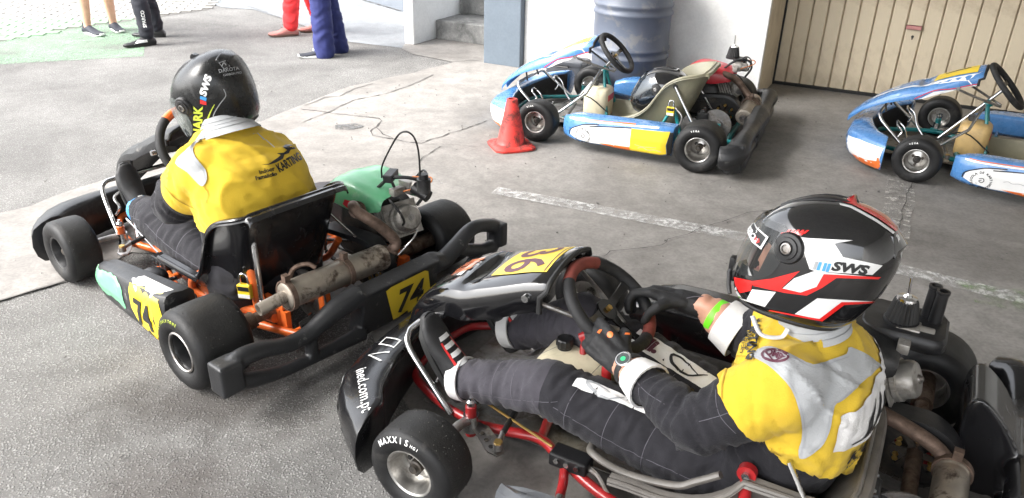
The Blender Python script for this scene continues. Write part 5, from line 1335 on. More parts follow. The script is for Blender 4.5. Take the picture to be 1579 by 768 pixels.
def shoe(parent, heel, toe, up, m='sneaker_navy', sole='sneaker_white', name='shoe', w=.045, ankle=True, high=.09, L=None):
    heel, toe, up = V(heel), V(toe), V(up).normalized(); f = (toe-heel).normalized(); up = (up-f*up.dot(f)).normalized(); s = up.cross(f)
    L = (toe-heel).length; mb = MB(); rings = []
    #        t      half width   height  floor
    st = [(-.02, .55, .30, .006), (.0, .75, .62, .0), (.08, .86, .86, .0), (.20, .88, 1.0, .0), (.34, .84, .92, .0), (.48, .90, .72, .0), (.62, 1.02, .54, .0), (.76, 1.06, .44, .0), (.88, .92, .36, .004), (.97, .60, .26, .010), (1.0, .30, .16, .016)]
    for t, hw, h, z0 in st:
        c = heel+f*(L*t); rr = []
        for k in range(16):
            a = 2*math.pi*k/16; x, z = math.cos(a), math.sin(a)
            px = (abs(x)**.75)*(1 if x > 0 else -1)*hw*w; pz = ((abs(z)**.8)*(1 if z > 0 else -1)*.5+.5)*h*high+z0
            if z > 0: px *= 1-.45*z*z
            rr.append(c+s*px+up*pz)
        rings.append(rr)
    mb.loft(rings)
    if ankle: mb.capsule(heel+f*(L*.17)+up*high*.5, heel+f*(L*.15)+up*(high*1.12), w*.85, w*.80, 14, 3)
    o = mb.build(name, m, parent, smooth=180, voxel=.006, relax=2)
    mb = MB(); lo, hi = [], []
    for k in range(28):
        a = 2*math.pi*k/28; t = .5-.52*math.cos(a); sg = math.sin(a)
        hw = (.80+.30*max(0, math.sin((t-.25)*math.pi/1.3)) if t < .9 else .85)*abs(sg)**.55*(1 if sg >= 0 else -1)
        p = heel+f*(L*t)+s*hw*w*.98; lo.append(p-up*.004+up*(.012*max(0, t-.8)/.2)); hi.append(p+up*.017+up*(.010*max(0, t-.8)/.2))
    mb.loft([lo, hi]); mb.build('sole', sole, o, smooth=40, bevel=.003)
    return o, f, up, s

def helmet(parent, c, yaw, pitch, roll, base='helmet_black', visor='visor_clear', scale=1.0, name='helmet', raised=0.0):
    c = V(c); M = (Matrix.Rotation(yaw, 3, 'Z')@Matrix.Rotation(pitch, 3, 'Y')@Matrix.Rotation(roll, 3, 'X'))
    F = lambda p: c+M@(V(p)*scale)
    key = [(-.148, .142, -.085, .090), (-.140, .156, -.104, .103), (-.120, .170, -.122, .113), (-.09, .175, -.138, .121), (-.05, .170, -.156, .129), (.0, .160, -.170, .134), (.04, .149, -.175, .134), (.08, .127, -.168, .125),
           (.11, .096, -.148, .106), (.13, .058, -.118, .080), (.142, .018, -.082, .050), (.148, -.02, -.045, .018), (.1485, -.028, -.036, .004)]
    a = spline([(k[0], k[1], 0) for k in key], 3); b = spline([(k[0], k[2], k[3]) for k in key], 3)
    lev = [(p.x, p.y, q.y, q.z) for p, q in zip(a, b)]; N = 72
    def pt(l, ang, g=0.0):
        z, xf, xb, w = l; xc = (xf+xb)/2-.012; ca, sa = math.cos(ang), math.sin(ang)
        rx = (xf-xc) if ca > 0 else (xc-xb); e = 2.25
        k = (abs(ca)**e+abs(sa)**e)**(-1/e)
        return V((xc+ca*k*(rx+g), sa*k*(w+g), z))
    vs = [F(pt(l, 2*math.pi*j/N)) for l in lev for j in range(N)]; fs = []
    for i in range(len(lev)-1):
        for j in range(N):
            an = 2*math.pi*(j+.5)/N; an = an-2*math.pi if an > math.pi else an; z = (lev[i][0]+lev[i+1][0])/2
            hi = .062-.016*(abs(an)/1.1)**2; lo = -.062+.020*(abs(an)/1.1)**2
            if abs(an) < 1.0 and lo < z < hi: continue
            fs.append([i*N+j, i*N+(j+1) % N, (i+1)*N+(j+1) % N, (i+1)*N+j])
    mb = MB(); mb.add(vs, fs); mb.f.append([len(vs)-N+j for j in range(N)]); mb.mi.append(0)
    sh = mb.build(name, base, parent, smooth=60, recalc=True)
    dg = sh.modifiers.new('so', 'SOLIDIFY'); dg.thickness = .012; dg.offset = -1; apply_mods(sh); finish(sh, 60)
    # visor
    rows = []
    for i in range(13):
        z = -.074+.148*i/12
        j = next(k for k in range(len(lev)-1) if lev[k][0] <= z <= lev[k+1][0]); t = (z-lev[j][0])/(lev[j+1][0]-lev[j][0])
        l = tuple(lev[j][k]+(lev[j+1][k]-lev[j][k])*t for k in range(4)); e = 1-abs((i-6)/6)**4
        lim = .95+.24*e; row = []
        for k in range(33):
            an = -lim+2*lim*k/32; p = pt(l, an, .0045+.007*math.cos(an)**2)
            if raised: q = V((-.03, 0, .012)); p = q+Matrix.Rotation(-raised, 3, 'Y')@(p-q)
            row.append(F(p))
        rows.append(row)
    mb = ribbon_panel(rows); vz = mb.build('visor', visor, sh, smooth=180, recalc=True)
    for s in (1, -1):
        p = F(pt((.026, .155, -.172, .134), s*1.20, .003)); ax = M@V((.30, s, 0)).normalized()
        mb = MB(); mb.lathe([(-.010, .034), (-.002, .034), (.002, .031), (.003, .024), (.007, .023), (.008, .016), (.004, .014), (.004, .0004)], p, ax, 32); mb.build('visor_pivot', 'black_plastic', sh, smooth=40)
        mb = MB(); mb.lathe([(.004, .012), (.010, .012), (.011, .009), (.006, .008), (.006, .0004)], p, ax, 20); mb.build('pivot_ring', 'dull_steel', sh, smooth=40)
        p = F((-.005, s*.066, .128)); 
    # vents on the forehead and crown, rear spoiler, chin vent
    for s in (1, -1):
        rings = []
        for t in range(7):
            x = .105-.028*t; e = math.sin(math.pi*(.12+.80*t/6)); zz = .103+.040*math.sin(min(1, t/5)*math.pi/2)
            rings.append([F((x, s*(.030-.013*e), zz+.012*e)), F((x, s*(.030+.013*e), zz-.002+.010*e)), F((x, s*(.030+.019*e), zz-.016)), F((x, s*(.030-.019*e), zz-.014))])
        mb = MB(); mb.loft(rings); mb.build('vent', 'black_plastic', sh, smooth=35, bevel=.002)
    rings = []
    for k in range(11):
        y = -.06+.012*k; e = 1-(abs(y)/.066)**2
        rings.append([F((-.075-.02*(1-e), y, .128-.03*(1-e))), F((-.150, y, .098+.012*e)), F((-.178+.02*(1-e), y, .060+.020*e)), F((-.168, y, .050)), F((-.12, y, .08))])
    mb = MB(); mb.loft(rings); sp_ = mb.build('spoiler', base, sh, smooth=40, bevel=.002)
    mb = MB(); mb.loft([[F((x, y, z)) for (x, y, z) in ((.171, w, -.112), (.181, w*.9, -.105), (.180, w*.9, -.088), (.170, w, -.082))] for w in (-.035, -.018, 0, .018, .035)]); mb.build('chin_vent', 'black_plastic', sh, smooth=30)
    P = [F(pt(lev[0], 2*math.pi*k/40)-V((0, 0, .0))) for k in range(40)]
    mb = MB(); mb.tube(P, .0075*scale, 8, closed=True); mb.build('neck_trim', 'rubber', sh)
    return sh, vz, F, M

def head_in_helmet(mb, c, M, s=1.0):
    mb.ellip(V(c)+M@V((.0, 0, .015)), (.092*s, .074*s, .112*s), M, 18, 12); mb.ellip(V(c)+M@V((.035, 0, -.05)), (.062*s, .055*s, .06*s), M, 14, 10)
    mb.capsule(V(c)+M@V((.090, 0, .01)), V(c)+M@V((.105, 0, -.022)), .010, .014, 8, 3)

def face_parts(parent, c, M, s=1.0):
    for y in (.031, -.031):
        mb = MB(); mb.ellip(V(c)+M@V((.082*s, y*s, .022*s)), (.012, .014, .010), M, 12, 8); mb.build('eye', 'eye', parent, smooth=180)
    mb = MB(); mb.ellip(V(c)+M@V((.093*s, 0, -.058*s)), (.008, .024, .007), M, 12, 6); mb.build('mouth', 'lip', parent, smooth=180)

def torso_rings(mb, st, yc, tilt=None):
    """st: (centre x, centre y, z, half depth, half width)"""
    rings = []
    for (x, y, z, hd, hw) in st:
        rr = []
        for k in range(24):
            a = 2*math.pi*k/24; ca, sa = math.cos(a), math.sin(a); e = 2.5; q = (abs(ca)**e+abs(sa)**e)**(-1/e)
            rr.append(V((x+ca*q*hd, y+sa*q*hw, z)))
        rings.append(rr)
    mb.loft(rings)

def fit2d(shape, w, h):
    xs = [p[0] for p in shape[0]]; ys = [p[1] for p in shape[0]]; kx, ky = w/(max(xs)-min(xs)), h/(max(ys)-min(ys))
    return [(x*kx, y*ky) for x, y in shape[0]], shape[1]

# ---------------------------------------------------------------- driver of kart 36
def place_person(name, K, base, label, group=None): pass

KM = Matrix.Translation((K2X[0], K2X[1], .005))@Matrix.Rotation(K2X[2], 4, 'Z')
Ctx.off = V((.36, .10, .06)); _bvh.clear()
mb = MB()
torso_rings(mb, [(.37, .10, .08, .13, .19), (.355, .10, .15, .150, .205), (.315, .10, .24, .150, .205), (.29, .105, .34, .152, .205), (.28, .11, .43, .155, .215), (.285, .115, .50, .145, .215), (.295, .12, .545, .115, .175), (.30, .122, .585, .075, .09), (.305, .125, .605, .058, .062)], .1)
HB, YB = V((.318, .13, .772)), 0.0
LS, LE, RS, RE = V((.315, .295, .520)), V((.475, .345, .385)), V((.305, -.065, .515)), V((.475, -.125, .37))
rimL, rimR = V((.825, .140, .408)), V((.800, -.130, .392))
dL, dR = V((.85, -.30, .30)), V((.96, .05, .06))
sup = V((.80, 0, .60))
gL, wL0, wL = glove(None, rimL, dL, (.0, -.75, -.66), 1, s=1.14, cuff=.014, curl=.92)
gR, wR0, wR = glove(None, rimR, dR, (0, .35, -.94), -1, s=1.16, cuff=.06, curl=.62)
LH, LK, LA = V((.41, .195, .165)), V((.905, .225, .250)), V((1.165, .222, .180))
RH, RK, RA = V((.41, .01, .165)), V((.955, -.075, .300)), V((1.18, -.10, .165))
mb.capsule(LS, LE, .082, .066); mb.capsule(LE, wL0, .064, .040); mb.capsule(RS, RE, .082, .064); mb.capsule(RE, wR0, .062, .040)
mb.capsule(V((.30, .19, .50)), LS, .09, .084); mb.capsule(V((.30, .03, .50)), RS, .09, .082)
mb.capsule(wL0, wL, .029, .029, 12, 3); mb.capsule(wR0, wR, .029, .029, 12, 3)
mb.capsule(LH, LK, .105, .078); mb.capsule(LK, LA, .076, .056); mb.capsule(RH, RK, .105, .080); mb.capsule(RK, RA, .076, .056)
mb.capsule(V((.303, .125, .58)), V((.312, .128, .70)), .060, .056)
HMr = Matrix.Rotation(R(-4), 3, 'Z')@Matrix.Rotation(R(-1), 3, 'Y')@Matrix.Rotation(R(13), 3, 'X')
head_in_helmet(mb, HB+V((.02, 0, -.005)), HMr, .98)
def at(a, b, t): return a+(b-a)*t
cufL, cufR = at(LE, wL0, .76), at(RE, wR0, .40); gcR = at(RE, wR0, .70)
fwdL, fwdR = (wL0-LE).normalized(), (wR0-RE).normalized()
SK = {'l': cufL, 'r': cufR}
def cls36(p):
    if p.z > .618: return 1 if (p-HB-V((.085, .03, -.035))).length < .052 else 3
    if (p-cufL).dot(fwdL) > 0 and seg_t(p, LE, wL)[1].length < .056 and (p-wL).length < .16: return 1
    if (p-cufR).dot(fwdR) > 0 and seg_t(p, RE, wR)[1].length < .062 and (p-wR).length < .28: return 1
    if p.x > .90 and p.z < .42: return 2
    return 0
knee_seams = [(LK-(LK-LH).normalized()*.02, (LK-LH), .2)]
body = cloth_body('person', mb, .0095, 5, [(LS, LE, .5, 1.3), (LE, wL0, 1.5, .9), (RS, RE, .5, 1.3), (RE, wR0, 1.5, .9), (LH, LK, .9, .9), (LK, LA, 1.0, 1.3), (RH, RK, .9, 1.0), (RK, RA, 1.0, 1.2), (V((.33, .10, .15)), V((.29, .12, .55)), .9, .35), (V((.30, .12, .60)), HB, 0, 0)],
                  .0062, 46, ('suit', 'skin', 'suit_grey', 'balaclava'), cls36, [(cufL, fwdL, .12), (cufR, fwdR, .15), ((.3, .12, .618), (0, 0, 1), .2), ((.90, .1, .25), (1, 0, 0), .35)])
body.matrix_world = KM@Matrix.Translation(Ctx.off); PB = body
tag(body, 'driver gripping the wheel, yellow and grey suit, glossy black, red and white helmet', 'person', 'people')
for g in (gL, gR): g.parent = body
face_parts(body, HB+V((.02, 0, -.005)), HMr, .98)
hemL, hemR = at(LS, LE, .47), at(RS, RE, .62); uaL, uaR = (LE-LS).normalized(), (RE-RS).normalized()
bm = bmesh.new(); bm.from_mesh(body.data)
for p, n in ((hemL, uaL+V((0, .0, -.15))), (hemR, uaR), (V((.3, .30, .345)), V((-.12, -.40, 1))), (V((.3, .12, .605)), V((-.25, 0, 1)))):
    bmesh.ops.bisect_plane(bm, geom=bm.verts[:]+bm.edges[:]+bm.faces[:], plane_co=V(p)-Ctx.off, plane_no=n, dist=1e-5)
bm.to_mesh(body.data); bm.free()
def is_vest36(p):
    if p.z < .345+.12*(p.x-.3)-.40*(.30-p.y): return False
    if p.z > .605+.25*(p.x-.3): return False
    if p.x > .60: return False
    if p.y > .255 and (p-hemL).dot(uaL+V((0, .0, -.15))) > 0: return False
    if p.y < -.04 and (p-hemR).dot(uaR) > 0: return False
    if p.y <= .255 and p.x > .47: return False
    if p.z < .30 and p.x > .42: return False
    t, r = seg_t(p, LE, wL0)
    if r.length < .085 and t > .05 and p.y > .2: return False
    return True
vest = shell_from(body, 'vest', 'yellow_cloth', is_vest36, .007, body); folds(vest, .0115)
# collar
mb = MB(); rows = []
for (z, hd, hw, x) in ((.585, .088, .092, .30), (.605, .080, .083, .302), (.630, .073, .075, .304), (.645, .072, .074, .305), (.648, .066, .068, .305), (.62, .066, .068, .303)):
    rows.append([V((x+math.cos(a)*hd, .125+math.sin(a)*hw, z-.022*math.cos(a)-(.0 if math.cos(a) < .5 else .01))) for a in [2*math.pi*k/40 for k in range(40)]])
mb.loft(rows, caps=False); collar = mb.build('collar', 'grey_cloth', body, smooth=60)
for dz in (.600, .615, .630):
    mb = MB(); f = (dz-.585)/.045
    mb.tube([V((.301+math.cos(a)*(.0885-.015*f), .125+math.sin(a)*(.0925-.017*f), dz-.022*math.cos(a)-(.0 if math.cos(a) < .5 else .01))) for a in [2*math.pi*k/40 for k in range(40)]], .0012, 6, closed=True); mb.build('stitching', 'grey_vinyl', collar)
cl = V((.1638, 1.7817, 1.5145))
# yoke straps and patches, traced from the side the camera sees and its mirror
def viewplane(c):
    n = (cl-c).normalized(); ux = V((0, 0, 1)).cross(n).normalized(); return ux, n.cross(ux), n
cS = V((.27, .27, .50)); ux, uy, n = viewplane(cS)
PX = 1182.36/(cl-cS).length
def ph(x, y, rx, ry): return ((x-rx)/PX, -(y-ry)/PX)
from bpy_extras.object_utils import world_to_camera_view as w2c
cw = KM@cS
def cam_px(p):
    q = cam.matrix_world.inverted()@p; return (789.5+1182.36*q.x/-q.z, 384-1182.36*q.y/-q.z)
rx, ry = cam_px(cw)
rollc = .02385
def tr(pts, rx=rx, ry=ry, PX=PX):
    c, s = math.cos(rollc), math.sin(rollc); out = []
    for x, y in pts:
        a, b = (x-rx)/PX, -(y-ry)/PX; out.append((c*a-s*b, s*a+c*b))
    return out
Z = lambda pts: [(1120+x/3.2, 480+y/3.2) for x, y in pts]
def both(fn):
    fn(1)
strap = Z([(120, 290), (170, 250), (230, 243), (300, 260), (390, 278), (450, 240), (520, 188), (535, 150), (680, 185), (665, 215), (600, 310), (540, 395), (510, 430), (512, 520), (500, 600), (455, 670), (415, 690), (405, 640), (408, 600), (385, 510), (345, 430), (290, 370), (210, 325), (140, 305)])
st1 = decal('yoke_strap', poly2d([(q.x, q.y) for q in spline([(a, b, 0) for a, b in tr(strap)], 3, True)]), cS, ux, uy, vest, 'grey_cloth', body, .0045, .007)
for off in (.006,):
    pass
decal('strap_stitching', stroke2d(tr(Z([(150, 262), (230, 252), (300, 270), (395, 290), (460, 250), (530, 200)])), .0022), cS, ux, uy, vest, 'grey_vinyl', body, .006, .01)
decal('strap_stitching', stroke2d(tr(Z([(150, 300), (215, 318), (300, 365), (355, 430), (395, 510), (418, 600), (415, 680)])), .0022), cS, ux, uy, vest, 'grey_vinyl', body, .006, .01)
decal('strap_stitching', stroke2d(tr(Z([(590, 318), (530, 398), (500, 430), (502, 520), (492, 595), (450, 660)])), .0022), cS, ux, uy, vest, 'grey_vinyl', body, .006, .01)
el = [(235+52*math.cos(a), 280+26*math.sin(a)-4*math.cos(a)) for a in [2*math.pi*k/20 for k in range(20)]]
decal('badge', stroke2d(tr(Z(el)), .005, True, 1), cS, ux, uy, vest, 'plum_ink', body, .0062, .01)
decal('badge', stroke2d(tr(Z([(195, 275), (215, 290), (235, 302), (255, 292), (275, 275)])), .003), cS, ux, uy, vest, 'plum_ink', body, .0062, .01)
tv, tf = text2d('OMP', .022, .001); decal('badge_text', xf2d((tv, tf), *tr(Z([(232, 275)]))[0], rot=R(-6), s=.8), cS, ux, uy, vest, 'plum_ink', body, .0064, .01)
oB, bx, by = V((.06, .215, .455)), V((-.62, -.785, 0)), V((0, 0, 1))
rB = lambda pts, a=R(-4): xf2d((pts, []), rot=a)[0]
decal('back_patch', poly2d([(-.150, -.045), (-.02, -.055), (.15, -.045), (.15, .055), (.0, .066), (-.155, .050)]), oB, bx, by, vest, 'white_cloth', body, .0042, .007)
for (cx, sc) in ((-.075, 1.0), (-.02, .85), (.03, .7)):
    decal('back_logo', stroke2d([(cx-.035*sc, -.030*sc), (cx+.01, -.022*sc), (cx+.04*sc, .012), (cx+.045*sc, .045*sc)], lambda t: .003+.016*math.sin(math.pi*min(1, t*1.05))**1.5), oB, bx, by, vest, 'black_vinyl', body, .006, .007)
decal('back_text', xf2d(text2d('KARTING', .05, .002, .2), .02, -.085), oB, bx, by, vest, 'black_vinyl', body, .005, .007)
decal('back_text', xf2d(text2d('Indoor Famalicão', .024, .0008), .0, -.122), oB, bx, by, vest, 'black_vinyl', body, .005, .007)
p0 = tr(Z([(112, 205)]))[0]
decal('chest_text', xf2d(text2d('KARTING', .030, .0012), p0[0], p0[1], R(-80), .9), cS, ux, uy, vest, 'black_vinyl', body, .0065, .006)
decal('chest_text', xf2d(text2d('24 Horas DP', .015, .0004), p0[0]-.013, p0[1]+.002, R(-80), .9), cS, ux, uy, vest, 'black_vinyl', body, .0065, .006)
decal('chest_text', xf2d(text2d('DE FAMALICAO', .013, .0004), p0[0]-.024, p0[1]-.002, R(-80), .9), cS, ux, uy, vest, 'black_vinyl', body, .0065, .006)
decal('chest_text', stroke2d(tr(Z([(122, 215), (130, 180), (128, 150)])), lambda t: .003+.007*math.sin(math.pi*t)), cS, ux, uy, vest, 'black_vinyl', body, .0065, .006)
for ln in ([(22, 335), (34, 500), (84, 632), (140, 700)], [(150, 712), (260, 706), (330, 714)], [(20, 318), (70, 312), (150, 300)]):
    decal('hem_stitch', stroke2d(tr(Z([(a+10, b-8) for a, b in ln])), .0024), cS, ux, uy, vest, 'yellow_seam', body, .003, .008)
# white leg patches with script
def limb_decal(nm, a, b, shape, m, up=(0, 0, 1), lift=.0, tgt=None, off=.002, parent=None, mid=.5, sidev=(0, 1, 0), w=.3, edge=.015):
    a, b = V(a), V(b); x = (b-a).normalized(); n = (V(up)*(1-w)+V(sidev)*w); n = (n-x*n.dot(x)).normalized(); y = n.cross(x)
    return decal(nm, shape, at(a, b, mid)+n*.02, x, y, tgt or body, m, parent or body, off, edge, drop=True, back=.09)
limb_decal('leg_patch', LH, LK, poly2d([(-.155, -.010), (-.06, -.020), (.10, -.022), (.155, -.016), (.155, .014), (.05, .010), (-.06, .006), (-.15, .004)]), 'white_cloth', mid=.56, w=.24, sidev=(0, 1, 0))
limb_decal('leg_lettering', LH, LK, stroke2d([(.02, -.012), (.05, .008), (.08, .010), (.11, -.002), (.125, -.014), (.10, -.018), (.06, -.010)], lambda t: .003+.006*math.sin(math.pi*t)), 'grey_vinyl', mid=.56, w=.24, sidev=(0, 1, 0), off=.0035)
limb_decal('leg_lettering', LH, LK, xf2d(text2d('Cup', .03, .0015, .2), -.06, -.008, R(178)), 'plum_ink', mid=.56, w=.24, sidev=(0, 1, 0), off=.0035)
limb_decal('leg_patch', RH, RK, poly2d([(-.16, -.026), (.02, -.032), (.10, -.03), (.10, .030), (.0, .030), (-.16, .028)]), 'white_cloth', mid=.50, w=.25)
limb_decal('leg_lettering', RH, RK, xf2d(text2d('Ni.', .058, .0035, .2), .055, .0, R(184)), 'plum_ink', mid=.50, w=.25, off=.0035)
limb_decal('leg_lettering', RH, RK, stroke2d([(-.13, -.016), (-.09, .018), (-.04, .014), (-.02, -.008), (-.05, -.018), (-.11, .002)], lambda t: .003+.006*math.sin(math.pi*t)), 'black_vinyl', mid=.50, w=.25, off=.0035)
# pin-stripe seams
for (a, b) in ((LH, LK), (LK, LA), (RH, RK)):
    for t in ((.38, .60, .82) if b is not LA else (.25, .5)):
        limb_decal('seam', a, b, stroke2d([(0, -.085), (.012, -.03), (.012, .03), (0, .085)], .0016), 'seam', mid=t, w=.75, off=.0012)
    limb_decal('seam', a, b, stroke2d([(-.20, .01), (.0, .02), (.20, .006)], .0016), 'seam', mid=.52, w=.80, off=.0012)
for (a, b) in ((LE, wL0), (LS, LE)):
    limb_decal('seam', a, b, stroke2d([(-.07, .005), (0, .012), (.07, .004)], .0016), 'seam', mid=.5, w=.55, off=.0012); limb_decal('seam', a, b, stroke2d([(0, -.05), (.01, 0), (0, .05)], .0016), 'seam', mid=.55, w=.6, off=.0012)
# cuffs, watch, wristband, glove marks
def cuff(nm, p, d, r0, r1, L, m, parent=None, ribs=True, flat=1.0):
    p, d = V(p), V(d).normalized(); n = 44; x, y, _ = frame_from(d); rings = []
    for t, r in ((0, r0-.006), (0, r0), (.1, r0), (.9, r1), (1, r1-.001), (1, r1-.008)):
        rings.append([p+d*(L*t)+(x*math.cos(2*math.pi*k/n)+y*math.sin(2*math.pi*k/n)*flat)*(r+(.0012 if (k % 2 and ribs) else 0)) for k in range(n)])
    mb = MB(); mb.loft(rings, caps=False); return mb.build(nm, m, parent or body, smooth=50)
cuff('cuff', cufL-fwdL*.03, fwdL, .061, .050, .06, 'white_cloth'); cuff('cuff', cufR-fwdR*.04, fwdR, .078, .067, .065, 'white_cloth')
cuff('wristband', at(RE, wR0, .66), fwdR, .0505, .0482, .020, 'lime_band', ribs=False)
wp = wL0+dL.normalized()*.006
wp = at(LE, wL0, .955); dW = fwdL
wb = cuff('watch', wp-dW*.010, dW, .0465, .0450, .020, 'rubber', ribs=False)
wn_ = V((-.1, .62, .78)); wn_ = (wn_-dW*wn_.dot(dW)).normalized(); wc = wp+wn_*.048
mb = MB(); mb.lathe([(-.004, .0004), (-.004, .021), (.003, .022), (.005, .020), (.005, .0175), (.003, .017), (.003, .0004)], wc, wn_, 28); mb.build('watch_case', 'chrome', wb, smooth=40)
mb = MB(); mb.lathe([(.0032, .0004), (.0032, .0168), (.0030, .0168)], wc, wn_, 24); mb.build('watch_dial', 'watch_face', wb, smooth=40)
mb = MB(); mb.lathe([(.0038, .0004), (.0038, .007), (.0034, .007)], wc, wn_, 14); mb.build('watch_mark', 'watch_green', wb, smooth=40)
for (tgt, o, u, v, sh) in ((gL, rimL+V((-.06, .08, .08)), (-1, 0, 0), (0, -.7, .7), [(0, 0)]),):
    circ = lambda r, x=0, y=0: poly2d([(x+r*math.cos(2*math.pi*k/14), y+r*math.sin(2*math.pi*k/14)) for k in range(14)])
    decal('glove_badge', circ(.0085), o, u, v, tgt, 'orange_vinyl', tgt, .0012, .008)
    decal('glove_badge', poly2d([(.03, .016), (.042, .02), (.04, .026), (.03, .022)]), o, u, v, tgt, 'orange_vinyl', tgt, .0012, .008)
    decal('glove_badge', poly2d([(-.036, -.004), (-.028, -.006), (-.026, .008), (-.034, .006)]), o, u, v, tgt, 'orange_vinyl', tgt, .0012, .008)
mb = MB(); mb.tube([wR-dR.normalized()*.06+V((0, 0, .036)), wR-dR.normalized()*.03+V((0, .02, .036)), wR-dR.normalized()*.01+V((0, .025, .026))], .0015, 6); mb.build('stitching', 'seam', gR)
# shoes
def driver_shoe(par, ank, heel, toe, up, w=.046):
    o, f, u, s = shoe(par, heel, toe, up, 'shoe_black', 'rubber', w=.048, high=.105)
    _L = (V(toe)-V(heel)).length
    for t in (.42, .52, .62, .72):
        c = V(heel)+f*(_L*t)+u*.16
        decal('lace', poly2d([(-.022, -.007), (.022, -.007), (.019, .007), (-.019, .007)]), c, -s, f, o, 'white_vinyl', o, .003, .012, reach=.3, back=.02)
    for sg in (1, -1):
        c = V(heel)+f*(_L*.50)+u*.16
        decal('lace_edge', stroke2d([(sg*.028, -.05), (sg*.025, .0), (sg*.022, .05)], .006), c, -s, f, o, 'red_vinyl', o, .003, .012, reach=.3, back=.02)
    c = V(heel)+f*(_L*.20)+u*.055; 
    for sg in (1, -1):
        decal('heel_panel', poly2d([(-.05, -.03), (.03, -.03), (.085, -.012), (.03, .028), (-.045, .024)]), c+s*(.12*sg), f*sg, u, o, 'white_cloth', o, .002, .015, reach=.3, back=.02)
        decal('trim', stroke2d([(-.055, -.028), (.02, -.034), (.07, -.03)], .005), c+s*(.12*sg), f*sg, u, o, 'red_vinyl', o, .003, .012, reach=.3, back=.02)
    return o
s1 = driver_shoe(body, LA, (1.215, .222, .095), (1.335, .222, .345), (-.86, 0, .45)); s2 = driver_shoe(body, RA, (1.215, -.10, .085), (1.345, -.10, .315), (-.86, 0, .45))
cuff('ankle_strap', LA+V((.010, 0, -.004)), V((1, 0, -.25)), .067, .063, .040, 'white_cloth', ribs=False); cuff('ankle_strap', RA+V((.010, 0, .01)), V((1, 0, -.35)), .067, .063, .045, 'white_cloth', ribs=False)
# helmet with its colours
hs_, vz, F, M = helmet(body, HB, R(-4), R(-1), R(13), 'helmet_black', 'visor_clear', .925)
cH = HB+V((0, .10, 0)); ux, uy, n = viewplane(cH); PXh = 1182.36/(cl-cH).length; rxh, ryh = cam_px(KM@cH)
HZ = lambda pts: tr([(1100+x/3.34, 290+y/3.34) for x, y in pts], rxh, ryh, PXh)
mx = lambda v: V((v.x, .26-v.y, v.z))
def hd(nm, pts, m, off=.0012, tgt=None, sp=False):
    P = HZ(pts)
    if sp: P = [(q.x, q.y) for q in spline([(a, b, 0) for a, b in P], 3, True)]
    a = decal(nm, poly2d(P), cH, ux, uy, tgt or hs_, m, hs_, off, .010, drop=True)
    decal(nm, poly2d([(-x, y) for x, y in P]), mx(cH), V((-ux.x, ux.y, -ux.z)), V((uy.x, -uy.y, uy.z)), tgt or hs_, m, hs_, off, .010, drop=True)
    return a
hd('white_band', [(245, 285), (330, 285), (480, 275), (650, 255), (575, 283), (622, 338), (795, 345), (760, 395), (520, 425), (490, 418), (470, 380), (440, 320), (360, 290), (280, 305)], 'helmet_white')
hd('white_band', [(510, 425), (790, 402), (600, 432), (545, 500), (470, 545), (380, 542), (430, 475)], 'helmet_white')
hd('red_edge', [(555, 430), (800, 398), (790, 410), (612, 438), (560, 495), (500, 545), (400, 552), (230, 548), (380, 532), (470, 536), (535, 495)], 'helmet_red', .0016)
hd('red_band', [(135, 525), (240, 525), (330, 495), (450, 435), (380, 535), (240, 545), (240, 575), (185, 600), (150, 560)], 'helmet_red', .0014)
hd('white_band', [(245, 566), (360, 556), (320, 640), (160, 628), (170, 625), (225, 625)], 'helmet_white', .0018)
hd('white_band', [(548, 548), (800, 515), (660, 545), (575, 648), (462, 645)], 'helmet_white', .0012)
hd('red_edge', [(655, 545), (815, 512), (805, 522), (670, 556), (590, 655), (340, 656), (345, 650), (575, 645)], 'helmet_red', .0016)
hd('red_band', [(200, 225), (240, 250), (300, 275), (440, 248), (430, 268), (290, 282), (225, 268)], 'helmet_red', .0016)
for k in range(5): hd('red_hatching', [(350+20*k, 272-3*k), (362+20*k, 271-3*k), (378+20*k, 247-2*k), (366+20*k, 248-2*k)], 'helmet_red', .0018)
hd('white_mark', [(148, 600), (160, 570), (168, 590), (200, 620), (170, 612)], 'helmet_white', .0022)
hd('red_crown_line', [(552, 56), (640, 66), (760, 105), (860, 160), (885, 190), (850, 185), (740, 130), (620, 80), (555, 70)], 'helmet_red', .0016)
hd('white_crown_line', [(565, 84), (620, 90), (740, 140), (850, 195), (920, 375), (908, 375), (838, 203), (735, 152), (615, 102), (570, 95)], 'helmet_white', .0016)
hd('red_crown_line', [(868, 195), (885, 190), (945, 320), (940, 400), (925, 380)], 'helmet_red', .0016)
hd('visor_label', [(180, 215), (215, 258), (282, 300), (258, 365), (205, 335), (158, 275)], 'helmet_white', .003, vz)
hd('visor_label', [(185, 228), (213, 265), (270, 303), (250, 352), (210, 328), (166, 272)], 'black_vinyl', .004, vz)
q = HZ([(190, 290)])[0]; decal('visor_text', xf2d(text2d('LISBOA', .020, .0008), q[0]+.002, q[1], R(-48), .8), cH, ux, uy, vz, 'white_vinyl', hs_, .005, .01)
hd('visor_emblem', [(222, 300), (230, 318), (240, 312), (246, 330), (228, 340), (215, 322)], 'red_vinyl', .005, vz)
q = HZ([(662, 382)])[0]; decal('maker_text', xf2d(text2d('SWS', .040, .0022, .25, 1.35), q[0], q[1], R(4), .62), cH, ux, uy, hs_, 'black_vinyl', hs_, .0024, .01)
decal('maker_text', xf2d(text2d('SWS', .040, .0022, .25, 1.35), -q[0], q[1], R(-4), .62), mx(cH), V((-ux.x, ux.y, -ux.z)), V((uy.x, -uy.y, uy.z)), hs_, 'black_vinyl', hs_, .0024, .01)
